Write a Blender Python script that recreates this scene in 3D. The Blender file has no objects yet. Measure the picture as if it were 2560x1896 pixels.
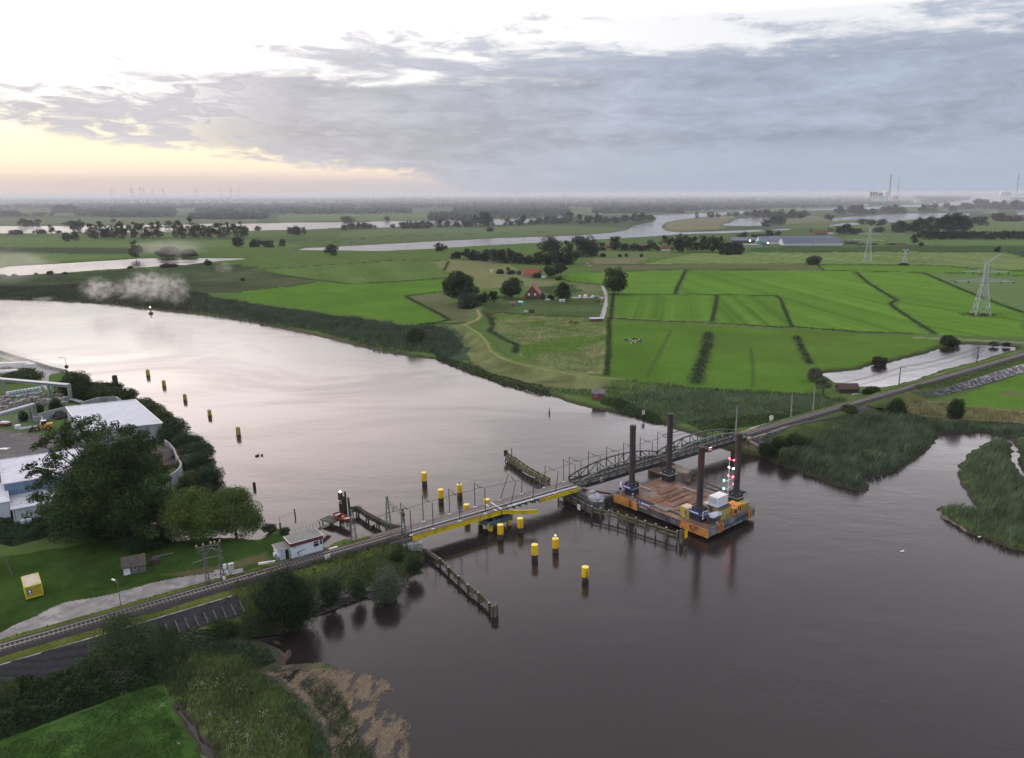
import bpy,bmesh,math,random
import numpy as np
from mathutils import Vector,Matrix
scene = bpy.context.scene
COL = scene.collection
R = math.radians
# ------------------------------------------------------------------ camera
F,CX,CY,HC = 1900.0,1420.0,948.0,86.0        # focal length and principal point in photo pixels,camera height
PITCH = math.atan((CY - 484.0) / F)
ROLL = 0.0027
cam_d = bpy.data.cameras.new("camera")
cam = bpy.data.objects.new("camera",cam_d)
COL.objects.link(cam)
cam.location = (0,0,HC)
cam.rotation_euler = (Matrix.Rotation(R(90) - PITCH,4,'X') @ Matrix.Rotation(-ROLL,4,'Z')).to_euler()
cam_d.sensor_width = 36.0
cam_d.lens = F * 36.0 / 2560.0
cam_d.shift_x = -(CX - 1280.0) / 2560.0
cam_d.clip_start = 1.0
cam_d.clip_end = 120000.0
scene.camera = cam
scene.view_settings.view_transform = 'Standard'
scene.view_settings.look = 'None'
scene.view_settings.exposure = 0.0
scene.view_settings.gamma = 1.0
scene.view_settings.use_curve_mapping = False
scene.render.film_transparent = False
cy = scene.cycles
cy.max_bounces = 6
cy.diffuse_bounces = 2
cy.glossy_bounces = 3
cy.transmission_bounces = 3
cy.volume_bounces = 1
cy.transparent_max_bounces = 8
cy.caustics_reflective = False
cy.caustics_refractive = False
cy.volume_max_steps = 256
cy.use_denoising = True
try:
 cy.denoiser = 'OPENIMAGEDENOISE'
except Exception:
 pass
# ------------------------------------------------------------------ picture geometry helpers
def ray(px,py):
 a = (px - CX) / F
 b = (py - CY) / F
 c,s = math.cos(ROLL),math.sin(ROLL)
 X = a * c - b * s
 Y = a * s + b * c
 cp,sp = math.cos(PITCH),math.sin(PITCH)
 return X,cp - Y * sp,-sp - Y * cp
def proj(p):
 x,y,z = p[0],p[1],p[2] - HC
 cp,sp = math.cos(PITCH),math.sin(PITCH)
 Zf = y * cp - z * sp
 a = x / Zf
 b = -(y * sp + z * cp) / Zf
 c,s = math.cos(ROLL),math.sin(ROLL)
 return CX + F * (a * c + b * s),CY + F * (-a * s + b * c)
ZM = {'P': (0,0,1.0),'D': (0,0,1.147467),'A': (0,400,.385477),'B': (850,400,.385477),'C': (1700,400,.385477),
   'E': (0,780,.31475),'G': (0,1280,.37296),'I': (600,1150,.33286),'J': (1240,1000,.31376),
   'K': (1800,780,.37531),'a': (0,860,.14526),'b': (0,1080,.18157),'c': (640,1200,.18157),
   'd': (960,1150,.18157),'e': (1500,1040,.18157),'f': (1640,1140,.13314),'g': (1220,1080,.15240),
   'h': (1080,640,.22411)}
def px(zm,x,y):
 ox,oy,s = ZM[zm]
 return ox + x * s,oy + y * s
def at(zm,x,y,z=0.0):
 """the point of the plane at height z that shows at this place of the photograph"""
 d = ray(*px(zm,x,y))
 t = (z - HC) / d[2]
 return Vector((d[0] * t,d[1] * t,z))
def top_z(base,zm,x,y):
 """height above the point base that shows at picture row y"""
 py = px(zm,x,y)[1]
 lo,hi = base[2],base[2] + 400
 for _ in range(50):
  m = (lo + hi) / 2
  if proj((base[0],base[1],m))[1] > py:
   lo = m
  else:
   hi = m
 return (lo + hi) / 2
def mpp(p):
 """metres per photo pixel at a point"""
 cp,sp = math.cos(PITCH),math.sin(PITCH)
 return (p[1] * cp - (p[2] - HC) * sp) / F
# ------------------------------------------------------------------ node helpers
class NG:
 def __init__(self,tree):
  self.t = tree
  self.n = tree.nodes
  self.l = tree.links
 def node(self,typ,**kw):
  nd = self.n.new(typ)
  for k,v in kw.items():
   setattr(nd,k,v)
  return nd
 def setin(self,sock,v):
  if isinstance(v,bpy.types.NodeSocket):
   self.l.new(v,sock)
  else:
   sock.default_value = v
 def m(self,op,a,b=None,c=None,clamp=False):
  nd = self.node('ShaderNodeMath',operation=op,use_clamp=clamp)
  for i,v in enumerate((a,b,c)):
   if v is not None:
    self.setin(nd.inputs[i],v)
  return nd.outputs[0]
 def sstep(self,x,lo,hi):
  nd = self.node('ShaderNodeMapRange',interpolation_type='SMOOTHSTEP')
  self.setin(nd.inputs[0],x)
  self.setin(nd.inputs[1],lo); self.setin(nd.inputs[2],hi)
  nd.inputs[3].default_value = 0; nd.inputs[4].default_value = 1
  return nd.outputs[0]
 def mix(self,f,a,b,blend='MIX'):
  nd = self.node('ShaderNodeMix',data_type='RGBA',blend_type=blend)
  self.setin(nd.inputs[0],f)
  for s,v in ((nd.inputs[6],a),(nd.inputs[7],b)):
   if isinstance(v,tuple) and len(v) == 3:
    v = (*v,1.0)
   self.setin(s,v)
  return nd.outputs[2]
 def noise(self,vec,scale,detail=4,rough=.55,dist=0.0):
  nd = self.node('ShaderNodeTexNoise')
  if vec is not None:
   self.l.new(vec,nd.inputs['Vector'])
  self.setin(nd.inputs['Scale'],scale)
  nd.inputs['Detail'].default_value = detail
  nd.inputs['Roughness'].default_value = rough
  nd.inputs['Distortion'].default_value = dist
  return nd.outputs['Fac']
 def curve(self,x,pts):
  """float curve through (x, y) points, any range"""
  xs = [p[0] for p in pts]; ys = [p[1] for p in pts]
  x0,x1,y0,y1 = min(xs),max(xs),min(ys),max(ys)
  if y1 - y0 < 1e-6:
   y1 = y0 + 1
  t = self.m('DIVIDE',self.m('SUBTRACT',x,x0),x1 - x0,clamp=True)
  nd = self.node('ShaderNodeFloatCurve')
  cu = nd.mapping.curves[0]
  q = [((a - x0) / (x1 - x0),(b - y0) / (y1 - y0)) for a,b in pts]
  cu.points[0].location = q[0]
  cu.points[1].location = q[-1]
  for a in q[1:-1]:
   cu.points.new(*a)
  nd.mapping.update()
  self.l.new(t,nd.inputs[1])
  return self.m('MULTIPLY_ADD',nd.outputs[0],y1 - y0,y0)
 def comb(self,x,y,z):
  nd = self.node('ShaderNodeCombineXYZ')
  for i,v in enumerate((x,y,z)):
   self.setin(nd.inputs[i],v)
  return nd.outputs[0]
def sky_deg(zm,x,y):
 d = ray(*px(zm,x,y))
 return math.degrees(math.atan2(d[0],d[1])),math.degrees(math.atan2(d[2],math.hypot(d[0],d[1])))
# ------------------------------------------------------------------ sky and sun
SUN_AZ,SUN_EL = -64.0,9.0        # degrees from the view direction,above the horizon
def make_world():
 w = bpy.data.worlds.new("World")
 scene.world = w
 w.use_nodes = True
 g = NG(w.node_tree)
 g.n.clear()
 out = g.node('ShaderNodeOutputWorld')
 tc = g.node('ShaderNodeTexCoord')
 sep = g.node('ShaderNodeSeparateXYZ')
 g.l.new(tc.outputs['Generated'],sep.inputs[0])
 X,Y,Z = sep.outputs
 az = g.m('MULTIPLY',g.m('ARCTAN2',X,Y),180 / math.pi)
 el = g.m('MULTIPLY',g.m('ARCSINE',Z),180 / math.pi)
 elp = g.m('MAXIMUM',el,0.0)
 q = g.comb(g.m('MULTIPLY',az,.10),g.m('MULTIPLY',elp,.42),3.1)
 warp = g.noise(q,.8,3,.5)
 q2 = g.comb(g.m('MULTIPLY_ADD',warp,1.2,g.m('MULTIPLY',az,.085)),g.m('MULTIPLY_ADD',warp,.9,g.m('MULTIPLY',elp,.50)),7.7)
 n1 = g.noise(q2,1.0,7,.6)                   # main cloud texture
 q3 = g.comb(g.m('MULTIPLY',az,.40),g.m('MULTIPLY',elp,1.45),1.3)
 n2 = g.noise(q3,1.0,6,.62,.6)              # fine streaks
 n1c = g.m('SUBTRACT',n1,.5)
 n2c = g.m('SUBTRACT',n2,.5)
 S = lambda x,y: sky_deg('D',x,y)
 up = [(-180,9),S(-200,60)[0:1] + (9.5,),S(0,150),S(250,140),S(480,135),S(620,105),S(900,118),S(1150,110),S(1400,90),S(1750,60),S(2231,5),(60,14.5),(180,11)]
 lo = [(-180,0),(-60,4.5),S(0,285),S(250,305),S(450,335),S(650,360),S(820,380),S(960,400),S(1100,430),(40,-1),(180,0)]
 eup = g.curve(az,up)
 elo = g.curve(az,lo)
 upn = g.m('ADD',g.m('MULTIPLY_ADD',n1c,9.0,eup),g.m('MULTIPLY',n2c,3.0))
 lon = g.m('ADD',g.m('MULTIPLY_ADD',n1c,-3.0,elo),g.m('MULTIPLY',n2c,-2.4))
 mu = g.sstep(g.m('SUBTRACT',upn,el),-.9,1.5)
 ml = g.sstep(g.m('SUBTRACT',el,lon),-.25,.7)
 sheet = g.m('MULTIPLY',mu,ml)
 brk = g.sstep(az,-37,-17)
 wisp = g.sstep(g.m('ADD',g.m('MULTIPLY',n2,.7),g.m('MULTIPLY',n1,.45)),.42,.62)
 sheet = g.m('MULTIPLY',sheet,g.m('MAXIMUM',brk,wisp))
 right = g.sstep(az,-26,16)
 c_sheet = g.mix(right,(.62,.595,.65),(.405,.465,.585))
 dark = g.m('MULTIPLY_ADD',g.m('ADD',n2c,g.m('MULTIPLY',n1c,1.5)),.62,1.0)
 c_sheet = g.mix(1.0,c_sheet,g.comb(dark,dark,dark),'MULTIPLY')
 tear = g.m('MULTIPLY',g.sstep(g.m('ADD',g.m('MULTIPLY',n2c,-1.0),g.m('MULTIPLY',n1c,-1.2)),.20,.38),g.m('SUBTRACT',1.0,g.sstep(az,-22,10)))
 c_sheet = g.mix(g.m('MULTIPLY',tear,.35),c_sheet,(1.0,.96,.93))
 pale = g.m('MULTIPLY',g.m('SUBTRACT',1.0,g.sstep(g.m('MULTIPLY_ADD',n1c,3.5,el),2.2,3.6)),g.sstep(az,-12,8))
 c_sheet = g.mix(g.m('MULTIPLY',pale,.75),c_sheet,(.47,.54,.65))
 left = g.m('SUBTRACT',1.0,g.sstep(az,-34,16))
 c_hi = g.mix(left,(.98,.98,1.02),(1.55,1.48,1.42))
 c_hi = g.mix(g.m('MULTIPLY',g.m('SUBTRACT',1.0,g.sstep(az,-34,-10)),g.sstep(el,8.2,11)),c_hi,(4.6,4.2,3.9))
 c_lo = g.mix(g.sstep(el,.6,3.4),(.98,.80,.71),(1.26,1.12,.80))
 c_clear = g.mix(g.sstep(el,3.0,6.5),c_lo,c_hi)
 rag = g.m('MULTIPLY',g.sstep(g.m('ADD',g.m('MULTIPLY',n2,.55),g.m('MULTIPLY',n1,.6)),.58,.72),g.sstep(az,-36,-8))
 c_clear = g.mix(g.m('MULTIPLY',rag,.72),c_clear,(.62,.61,.67))
 veil = g.m('SUBTRACT',1.0,g.sstep(g.m('MULTIPLY_ADD',n1c,.7,el),.5,1.7))
 c_veil = g.mix(g.sstep(az,-30,10),(.66,.58,.60),(.44,.52,.65))
 colr = g.mix(sheet,c_clear,c_sheet)
 colr = g.mix(g.m('MULTIPLY',veil,.80),colr,c_veil)
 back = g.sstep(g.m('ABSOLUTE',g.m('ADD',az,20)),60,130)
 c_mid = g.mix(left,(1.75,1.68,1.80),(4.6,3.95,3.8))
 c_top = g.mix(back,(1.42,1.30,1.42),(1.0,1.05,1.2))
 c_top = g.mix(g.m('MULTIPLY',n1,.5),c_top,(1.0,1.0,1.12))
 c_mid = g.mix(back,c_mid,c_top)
 band = g.m('MULTIPLY',g.m('SUBTRACT',1.0,g.sstep(el,14.5,18)),g.sstep(az,-4,10))  # unseen bright sky band above the frame, added to lighten the pond's reflection
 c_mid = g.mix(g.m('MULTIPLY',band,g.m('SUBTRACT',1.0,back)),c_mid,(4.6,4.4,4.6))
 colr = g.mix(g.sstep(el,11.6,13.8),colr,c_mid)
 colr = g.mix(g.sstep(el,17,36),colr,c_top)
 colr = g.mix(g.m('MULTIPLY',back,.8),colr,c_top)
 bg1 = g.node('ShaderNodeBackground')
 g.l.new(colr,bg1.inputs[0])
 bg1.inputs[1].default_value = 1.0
 sk = g.node('ShaderNodeTexSky',sky_type='NISHITA')
 sk.sun_disc = False
 sk.sun_elevation = R(SUN_EL)
 sk.sun_rotation = R(SUN_AZ)
 bg2 = g.node('ShaderNodeBackground')
 g.l.new(sk.outputs[0],bg2.inputs[0])
 bg2.inputs[1].default_value = .10
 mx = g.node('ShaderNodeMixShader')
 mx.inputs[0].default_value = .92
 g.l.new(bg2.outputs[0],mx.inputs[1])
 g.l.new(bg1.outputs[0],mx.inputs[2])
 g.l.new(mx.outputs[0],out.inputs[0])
 w.cycles.sampling_method = 'MANUAL'
 w.cycles.sample_map_resolution = 512
make_world()
sun_d = bpy.data.lights.new("sun",'SUN')
sun_d.energy = 0.6
sun_d.angle = R(34)
sun_d.color = (1.0,.88,.72)
sun = bpy.data.objects.new("sun",sun_d)
COL.objects.link(sun)
_sd = Vector((math.sin(R(SUN_AZ)) * math.cos(R(SUN_EL)),math.cos(R(SUN_AZ)) * math.cos(R(SUN_EL)),math.sin(R(SUN_EL))))
sun.rotation_euler = _sd.to_track_quat('Z','Y').to_euler()
sun.location = _sd * 300
# ------------------------------------------------------------------ object helpers
def tag(o,label=None,cat=None,group=None,kind=None):
 if label: o['label'] = label
 if cat: o['category'] = cat
 if group: o['group'] = group
 if kind: o['kind'] = kind
 return o
def link(name,me,parent=None,loc=None):
 o = bpy.data.objects.new(name,me)
 COL.objects.link(o)
 if parent is not None:
  o.parent = parent
 if loc is not None:
  o.location = loc
 return o
def empty(name,loc,rz=0.0,label=None,cat=None,group=None):
 o = bpy.data.objects.new(name,None)
 o.empty_display_size = .5
 COL.objects.link(o)
 o.location = loc
 o.rotation_euler = (0,0,rz)
 return tag(o,label,cat,group)
def dup(o,loc=None,rz=None,sc=None,label=None,group=None):
 """copy of a thing with copies of its parts and sub-parts"""
 c = o.copy()
 COL.objects.link(c)
 for ch in list(o.children):
  d = ch.copy(); COL.objects.link(d); d.parent = c
  for gch in list(ch.children):
   e = gch.copy(); COL.objects.link(e); e.parent = d
 if loc is not None: c.location = loc
 if rz is not None: c.rotation_euler = (0,0,rz)
 if sc is not None: c.scale = sc if hasattr(sc,'__len__') else (sc,sc,sc)
 if label: c['label'] = label
 if group: c['group'] = group
 return c
class MB:
 """collects boxes, bars, tubes and sheets into one mesh"""
 def __init__(self):
  self.v = []
  self.f = []
 def add(self,vs,fs):
  b = len(self.v)
  self.v.extend([tuple(p) for p in vs])
  self.f.extend([tuple(i + b for i in f) for f in fs])
  return self
 def box(self,c,s,rz=0.0,tilt=0.0):
  hx,hy,hz = s[0] / 2,s[1] / 2,s[2] / 2
  m = Matrix.Rotation(rz,3,'Z') @ Matrix.Rotation(tilt,3,'Y')
  vs = [Vector(c) + m @ Vector((x * hx,y * hy,z * hz)) for x in (-1,1) for y in (-1,1) for z in (-1,1)]
  return self.add(vs,[(0,1,3,2),(4,6,7,5),(0,4,5,1),(2,3,7,6),(0,2,6,4),(1,5,7,3)])
 def bar(self,p,q,w,h=None,up=(0,0,1)):
  p,q = Vector(p),Vector(q)
  h = w if h is None else h
  d = (q - p)
  if d.length < 1e-6:
   return self
  d.normalize()
  u = Vector(up)
  if abs(d.dot(u)) > .98:
   u = Vector((1,0,0))
  sd = d.cross(u).normalized()
  uu = sd.cross(d).normalized()
  vs = [e + sd * (a * w / 2) + uu * (b * h / 2) for e in (p,q) for a,b in ((-1,-1),(1,-1),(1,1),(-1,1))]
  return self.add(vs,[(0,3,2,1),(4,5,6,7),(0,1,5,4),(1,2,6,5),(2,3,7,6),(3,0,4,7)])
 def tube(self,p,q,r,n=8,r2=None,cap=True):
  p,q = Vector(p),Vector(q)
  r2 = r if r2 is None else r2
  d = (q - p).normalized()
  u = Vector((0,0,1)) if abs(d.z) < .95 else Vector((1,0,0))
  a = d.cross(u).normalized(); b = d.cross(a)
  vs = []
  for e,rr in ((p,r),(q,r2)):
   for i in range(n):
    t = 2 * math.pi * i / n
    vs.append(e + (a * math.cos(t) + b * math.sin(t)) * rr)
  fs = [(i,(i + 1) % n,n + (i + 1) % n,n + i) for i in range(n)]
  if cap:
   fs += [tuple(range(n - 1,-1,-1)),tuple(range(n,2 * n))]
  return self.add(vs,fs)
 def path(self,pts,r,n=6):
  for a,b in zip(pts[:-1],pts[1:]):
   self.tube(a,b,r,n)
  return self
 def prism(self,poly,z0,z1):
  n = len(poly)
  zf = (lambda z,i: z[i] if hasattr(z,'__len__') else z)
  vs = [(p[0],p[1],zf(z0,i)) for i,p in enumerate(poly)] + [(p[0],p[1],zf(z1,i)) for i,p in enumerate(poly)]
  fs = [tuple(range(n - 1,-1,-1)),tuple(range(n,2 * n))] + [(i,(i + 1) % n,n + (i + 1) % n,n + i) for i in range(n)]
  return self.add(vs,fs)
 def lathe(self,prof,c=(0,0,0),n=16):
  vs,fs = [],[]
  for r,z in prof:
   for i in range(n):
    t = 2 * math.pi * i / n
    vs.append((c[0] + r * math.cos(t),c[1] + r * math.sin(t),c[2] + z))
  for k in range(len(prof) - 1):
   for i in range(n):
    fs.append((k * n + i,k * n + (i + 1) % n,(k + 1) * n + (i + 1) % n,(k + 1) * n + i))
  fs.append(tuple(range(n - 1,-1,-1)))
  fs.append(tuple(range((len(prof) - 1) * n,len(prof) * n)))
  return self.add(vs,fs)
 def build(self,name,mat,parent=None,loc=None,smooth=False):
  me = bpy.data.meshes.new(name)
  me.from_pydata(self.v,[],self.f)
  bm = bmesh.new(); bm.from_mesh(me)
  bmesh.ops.recalc_face_normals(bm,faces=bm.faces)
  bm.to_mesh(me); bm.free()
  if mat is not None:
   me.materials.append(mat)
  if smooth:
   for p in me.polygons: p.use_smooth = True
  me.update()
  return link(name,me,parent,loc)
def np_mesh(name,V,Q,mat,col=None,parent=None,smooth=False,per=4):
 """mesh straight from arrays: V (n,3), Q (m,per) faces, col (n,3) point colours"""
 me = bpy.data.meshes.new(name)
 n,m = len(V),len(Q)
 me.vertices.add(n)
 me.vertices.foreach_set('co',np.asarray(V,np.float32).ravel())
 me.loops.add(m * per)
 me.loops.foreach_set('vertex_index',np.asarray(Q,np.int32).ravel())
 me.polygons.add(m)
 me.polygons.foreach_set('loop_start',np.arange(0,m * per,per,dtype=np.int32))
 me.polygons.foreach_set('loop_total',np.full(m,per,np.int32))
 if smooth:
  me.polygons.foreach_set('use_smooth',np.ones(m,bool))
 if col is not None:
  at_ = me.color_attributes.new('Col','FLOAT_COLOR','POINT')
  c4 = np.ones((n,4),np.float32); c4[:,:3] = col
  at_.data.foreach_set('color',c4.ravel())
 me.update(calc_edges=True)
 me.validate()
 if mat is not None:
  me.materials.append(mat)
 return link(name,me,parent)
# ------------------------------------------------------------------ materials
MATS = {}
def pm(name,c1,c2=None,scale=1.0,rough=.7,metal=0.0,bump=0.0,detail=5,lo=.35,hi=.65,spec=.4,c3=None,s3=.3,stretch=None,emis=None,es=0.0):
 """painted, rusty or weathered surface: two colours broken up by noise, and a third in larger patches"""
 if name in MATS:
  return MATS[name]
 m = bpy.data.materials.new(name)
 m.use_nodes = True
 g = NG(m.node_tree)
 b = g.n['Principled BSDF']
 b.inputs['Roughness'].default_value = rough
 b.inputs['Metallic'].default_value = metal
 b.inputs['Specular IOR Level'].default_value = spec
 tc = g.node('ShaderNodeTexCoord')
 vec = tc.outputs['Object']
 if stretch:
  mp = g.node('ShaderNodeMapping')
  mp.inputs['Scale'].default_value = stretch
  g.l.new(vec,mp.inputs[0]); vec = mp.outputs[0]
 if c2 is None:
  c2 = tuple(x * .72 for x in c1)
 nf = g.noise(vec,scale,detail,.6)
 col = g.mix(g.sstep(nf,lo,hi),c1,c2)
 if c3 is not None:
  n3 = g.noise(vec,s3,4,.6)
  col = g.mix(g.sstep(n3,.52,.66),col,c3)
 g.l.new(col,b.inputs['Base Color'])
 if bump:
  bp = g.node('ShaderNodeBump')
  bp.inputs['Strength'].default_value = bump
  bp.inputs['Distance'].default_value = .05
  g.l.new(nf,bp.inputs['Height'])
  g.l.new(bp.outputs[0],b.inputs['Normal'])
 if emis:
  b.inputs['Emission Color'].default_value = (*emis,1)
  b.inputs['Emission Strength'].default_value = es
 MATS[name] = m
 return m
def vcol_mat(name,rough=.8,spec=.2,noise=None,bump=0.0,bscale=1.0,transl=0.0):
 """surface coloured per plant or patch by its mesh's colour attribute"""
 m = bpy.data.materials.new(name)
 m.use_nodes = True
 g = NG(m.node_tree)
 b = g.n['Principled BSDF']
 b.inputs['Roughness'].default_value = rough
 b.inputs['Specular IOR Level'].default_value = spec
 at_ = g.node('ShaderNodeAttribute',attribute_name='Col')
 col = at_.outputs['Color']
 geo = g.node('ShaderNodeNewGeometry')
 h = None
 if noise:
  for sc,amp,det in noise:
   nf = g.noise(geo.outputs['Position'],sc,det,.62)
   k = g.m('MULTIPLY_ADD',g.m('SUBTRACT',nf,.5),amp,1.0)
   col = g.mix(1.0,col,g.comb(k,k,k),'MULTIPLY')
   h = nf
 g.l.new(col,b.inputs['Base Color'])
 if bump:
  bp = g.node('ShaderNodeBump')
  bp.inputs['Strength'].default_value = bump
  bp.inputs['Distance'].default_value = .25
  nb = g.noise(geo.outputs['Position'],bscale,5,.65)
  g.l.new(nb,bp.inputs['Height'])
  g.l.new(bp.outputs[0],b.inputs['Normal'])
 if transl:
  tr = g.node('ShaderNodeBsdfTranslucent')
  g.l.new(col,tr.inputs[0])
  mx = g.node('ShaderNodeMixShader')
  mx.inputs[0].default_value = transl
  g.l.new(b.outputs[0],mx.inputs[1]); g.l.new(tr.outputs[0],mx.inputs[2])
  g.l.new(mx.outputs[0],g.n['Material Output'].inputs[0])
 MATS[name] = m
 return m
M_GROUND = vcol_mat('ground',1.0,0.0,[(.035,.34,5),(.13,.30,4),(.6,.40,6),(3.0,.26,3)],bump=.35,bscale=1.6)
M_LEAF = vcol_mat('leaf',.75,.08,transl=.18)
M_REED = vcol_mat('reed',.75,.06,transl=.2)
M_FARLEAF = vcol_mat('far_leaf',1.0,0.0,[(.25,.7,5)])
HAZE_D = 0.000035
ZM.update({'L': (0,480,.28687),'M': (600,560,.28687),'N': (1480,620,.28687),'O': (2000,620,.26629),'Q': (0,1600,.25101),'S': (480,1560,.28687)})
rng = np.random.default_rng(7)
random.seed(5)
# ------------------------------------------------------------------ plan helpers (arrays of x,y)
def poly_at(zm,pts,z=0.0):
 out = []
 for p in pts:
  if len(p) == 3:
   zz,x,y = p
  else:
   zz,x,y = zm,p[0],p[1]
  out.append(at(zz,x,y,z)[:2])
 return np.array(out)
def inside(P,poly):
 x,y = P[:,0],P[:,1]
 r = np.zeros(len(P),bool)
 bx0,by0 = poly.min(0); bx1,by1 = poly.max(0)
 sel = np.where((x >= bx0) & (x <= bx1) & (y >= by0) & (y <= by1))[0]
 if len(sel) == 0:
  return r
 xs,ys = x[sel],y[sel]
 c = np.zeros(len(sel),bool)
 n = len(poly)
 for i in range(n):
  x0,y0 = poly[i]; x1,y1 = poly[(i + 1) % n]
  if y0 == y1:
   continue
  k = ((y0 > ys) != (y1 > ys)) & (xs < (x1 - x0) * (ys - y0) / (y1 - y0) + x0)
  c ^= k
 r[sel] = c
 return r
def dist_line(P,line,closed=False,reach=60.0):
 """distance of each point to a polyline (inf beyond reach)"""
 d = np.full(len(P),1e9)
 n = len(line)
 for i in range(n if closed else n - 1):
  a = line[i]; b = line[(i + 1) % n]
  lo = np.minimum(a,b) - reach; hi = np.maximum(a,b) + reach
  sel = np.where((P[:,0] > lo[0]) & (P[:,0] < hi[0]) & (P[:,1] > lo[1]) & (P[:,1] < hi[1]))[0]
  if len(sel) == 0:
   continue
  ab = b - a
  L2 = max(1e-9,float(ab @ ab))
  q = P[sel]
  t = np.clip(((q - a) @ ab) / L2,0,1)
  dd = np.hypot(q[:,0] - a[0] - t * ab[0],q[:,1] - a[1] - t * ab[1])
  d[sel] = np.minimum(d[sel],dd)
 return d
def smooth(x,lo,hi):
 t = np.clip((x - lo) / (hi - lo),0,1)
 return t * t * (3 - 2 * t)
_perm = rng.integers(0,1 << 30,4096)
def _h(ix,iy,seed):
 k = (ix * 73856093) ^ (iy * 19349663) ^ (seed * 83492791)
 return (_perm[k & 4095] & 0xffff) / 65535.0
def vnoise(x,y,seed=0):
 x = np.asarray(x,float); y = np.asarray(y,float)
 ix = np.floor(x).astype(np.int64); iy = np.floor(y).astype(np.int64)
 fx = x - ix; fy = y - iy
 fx = fx * fx * (3 - 2 * fx); fy = fy * fy * (3 - 2 * fy)
 a = _h(ix,iy,seed); b = _h(ix + 1,iy,seed); c = _h(ix,iy + 1,seed); d = _h(ix + 1,iy + 1,seed)
 return (a * (1 - fx) + b * fx) * (1 - fy) + (c * (1 - fx) + d * fx) * fy
def fbm(x,y,oct=4,seed=0):
 s = 0; a = .5; t = 0
 for o in range(oct):
  s = s + a * vnoise(x,y,seed + o * 17); t += a
  x = x * 2.03 + 11.3; y = y * 2.03 + 5.7; a *= .5
 return s / t
# ------------------------------------------------------------------ railway frame
RZ = 4.6                                   # height of the track bed's top
RO = at('P',1014,1329,5.0); RO = np.array([RO.x,RO.y])
RA = R(37.35)
RU = np.array([math.cos(RA),math.sin(RA)]); RV = np.array([-math.sin(RA),math.cos(RA)])
def rail(s,t,z=0.0):
 p = RO + RU * s + RV * t
 return Vector((p[0],p[1],z))
def to_rail(p):
 d = np.array([p[0],p[1]]) - RO
 return float(d @ RU),float(d @ RV)
S_W,S_E = 1.0,127.5                     # ends of the bridge along the track
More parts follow.
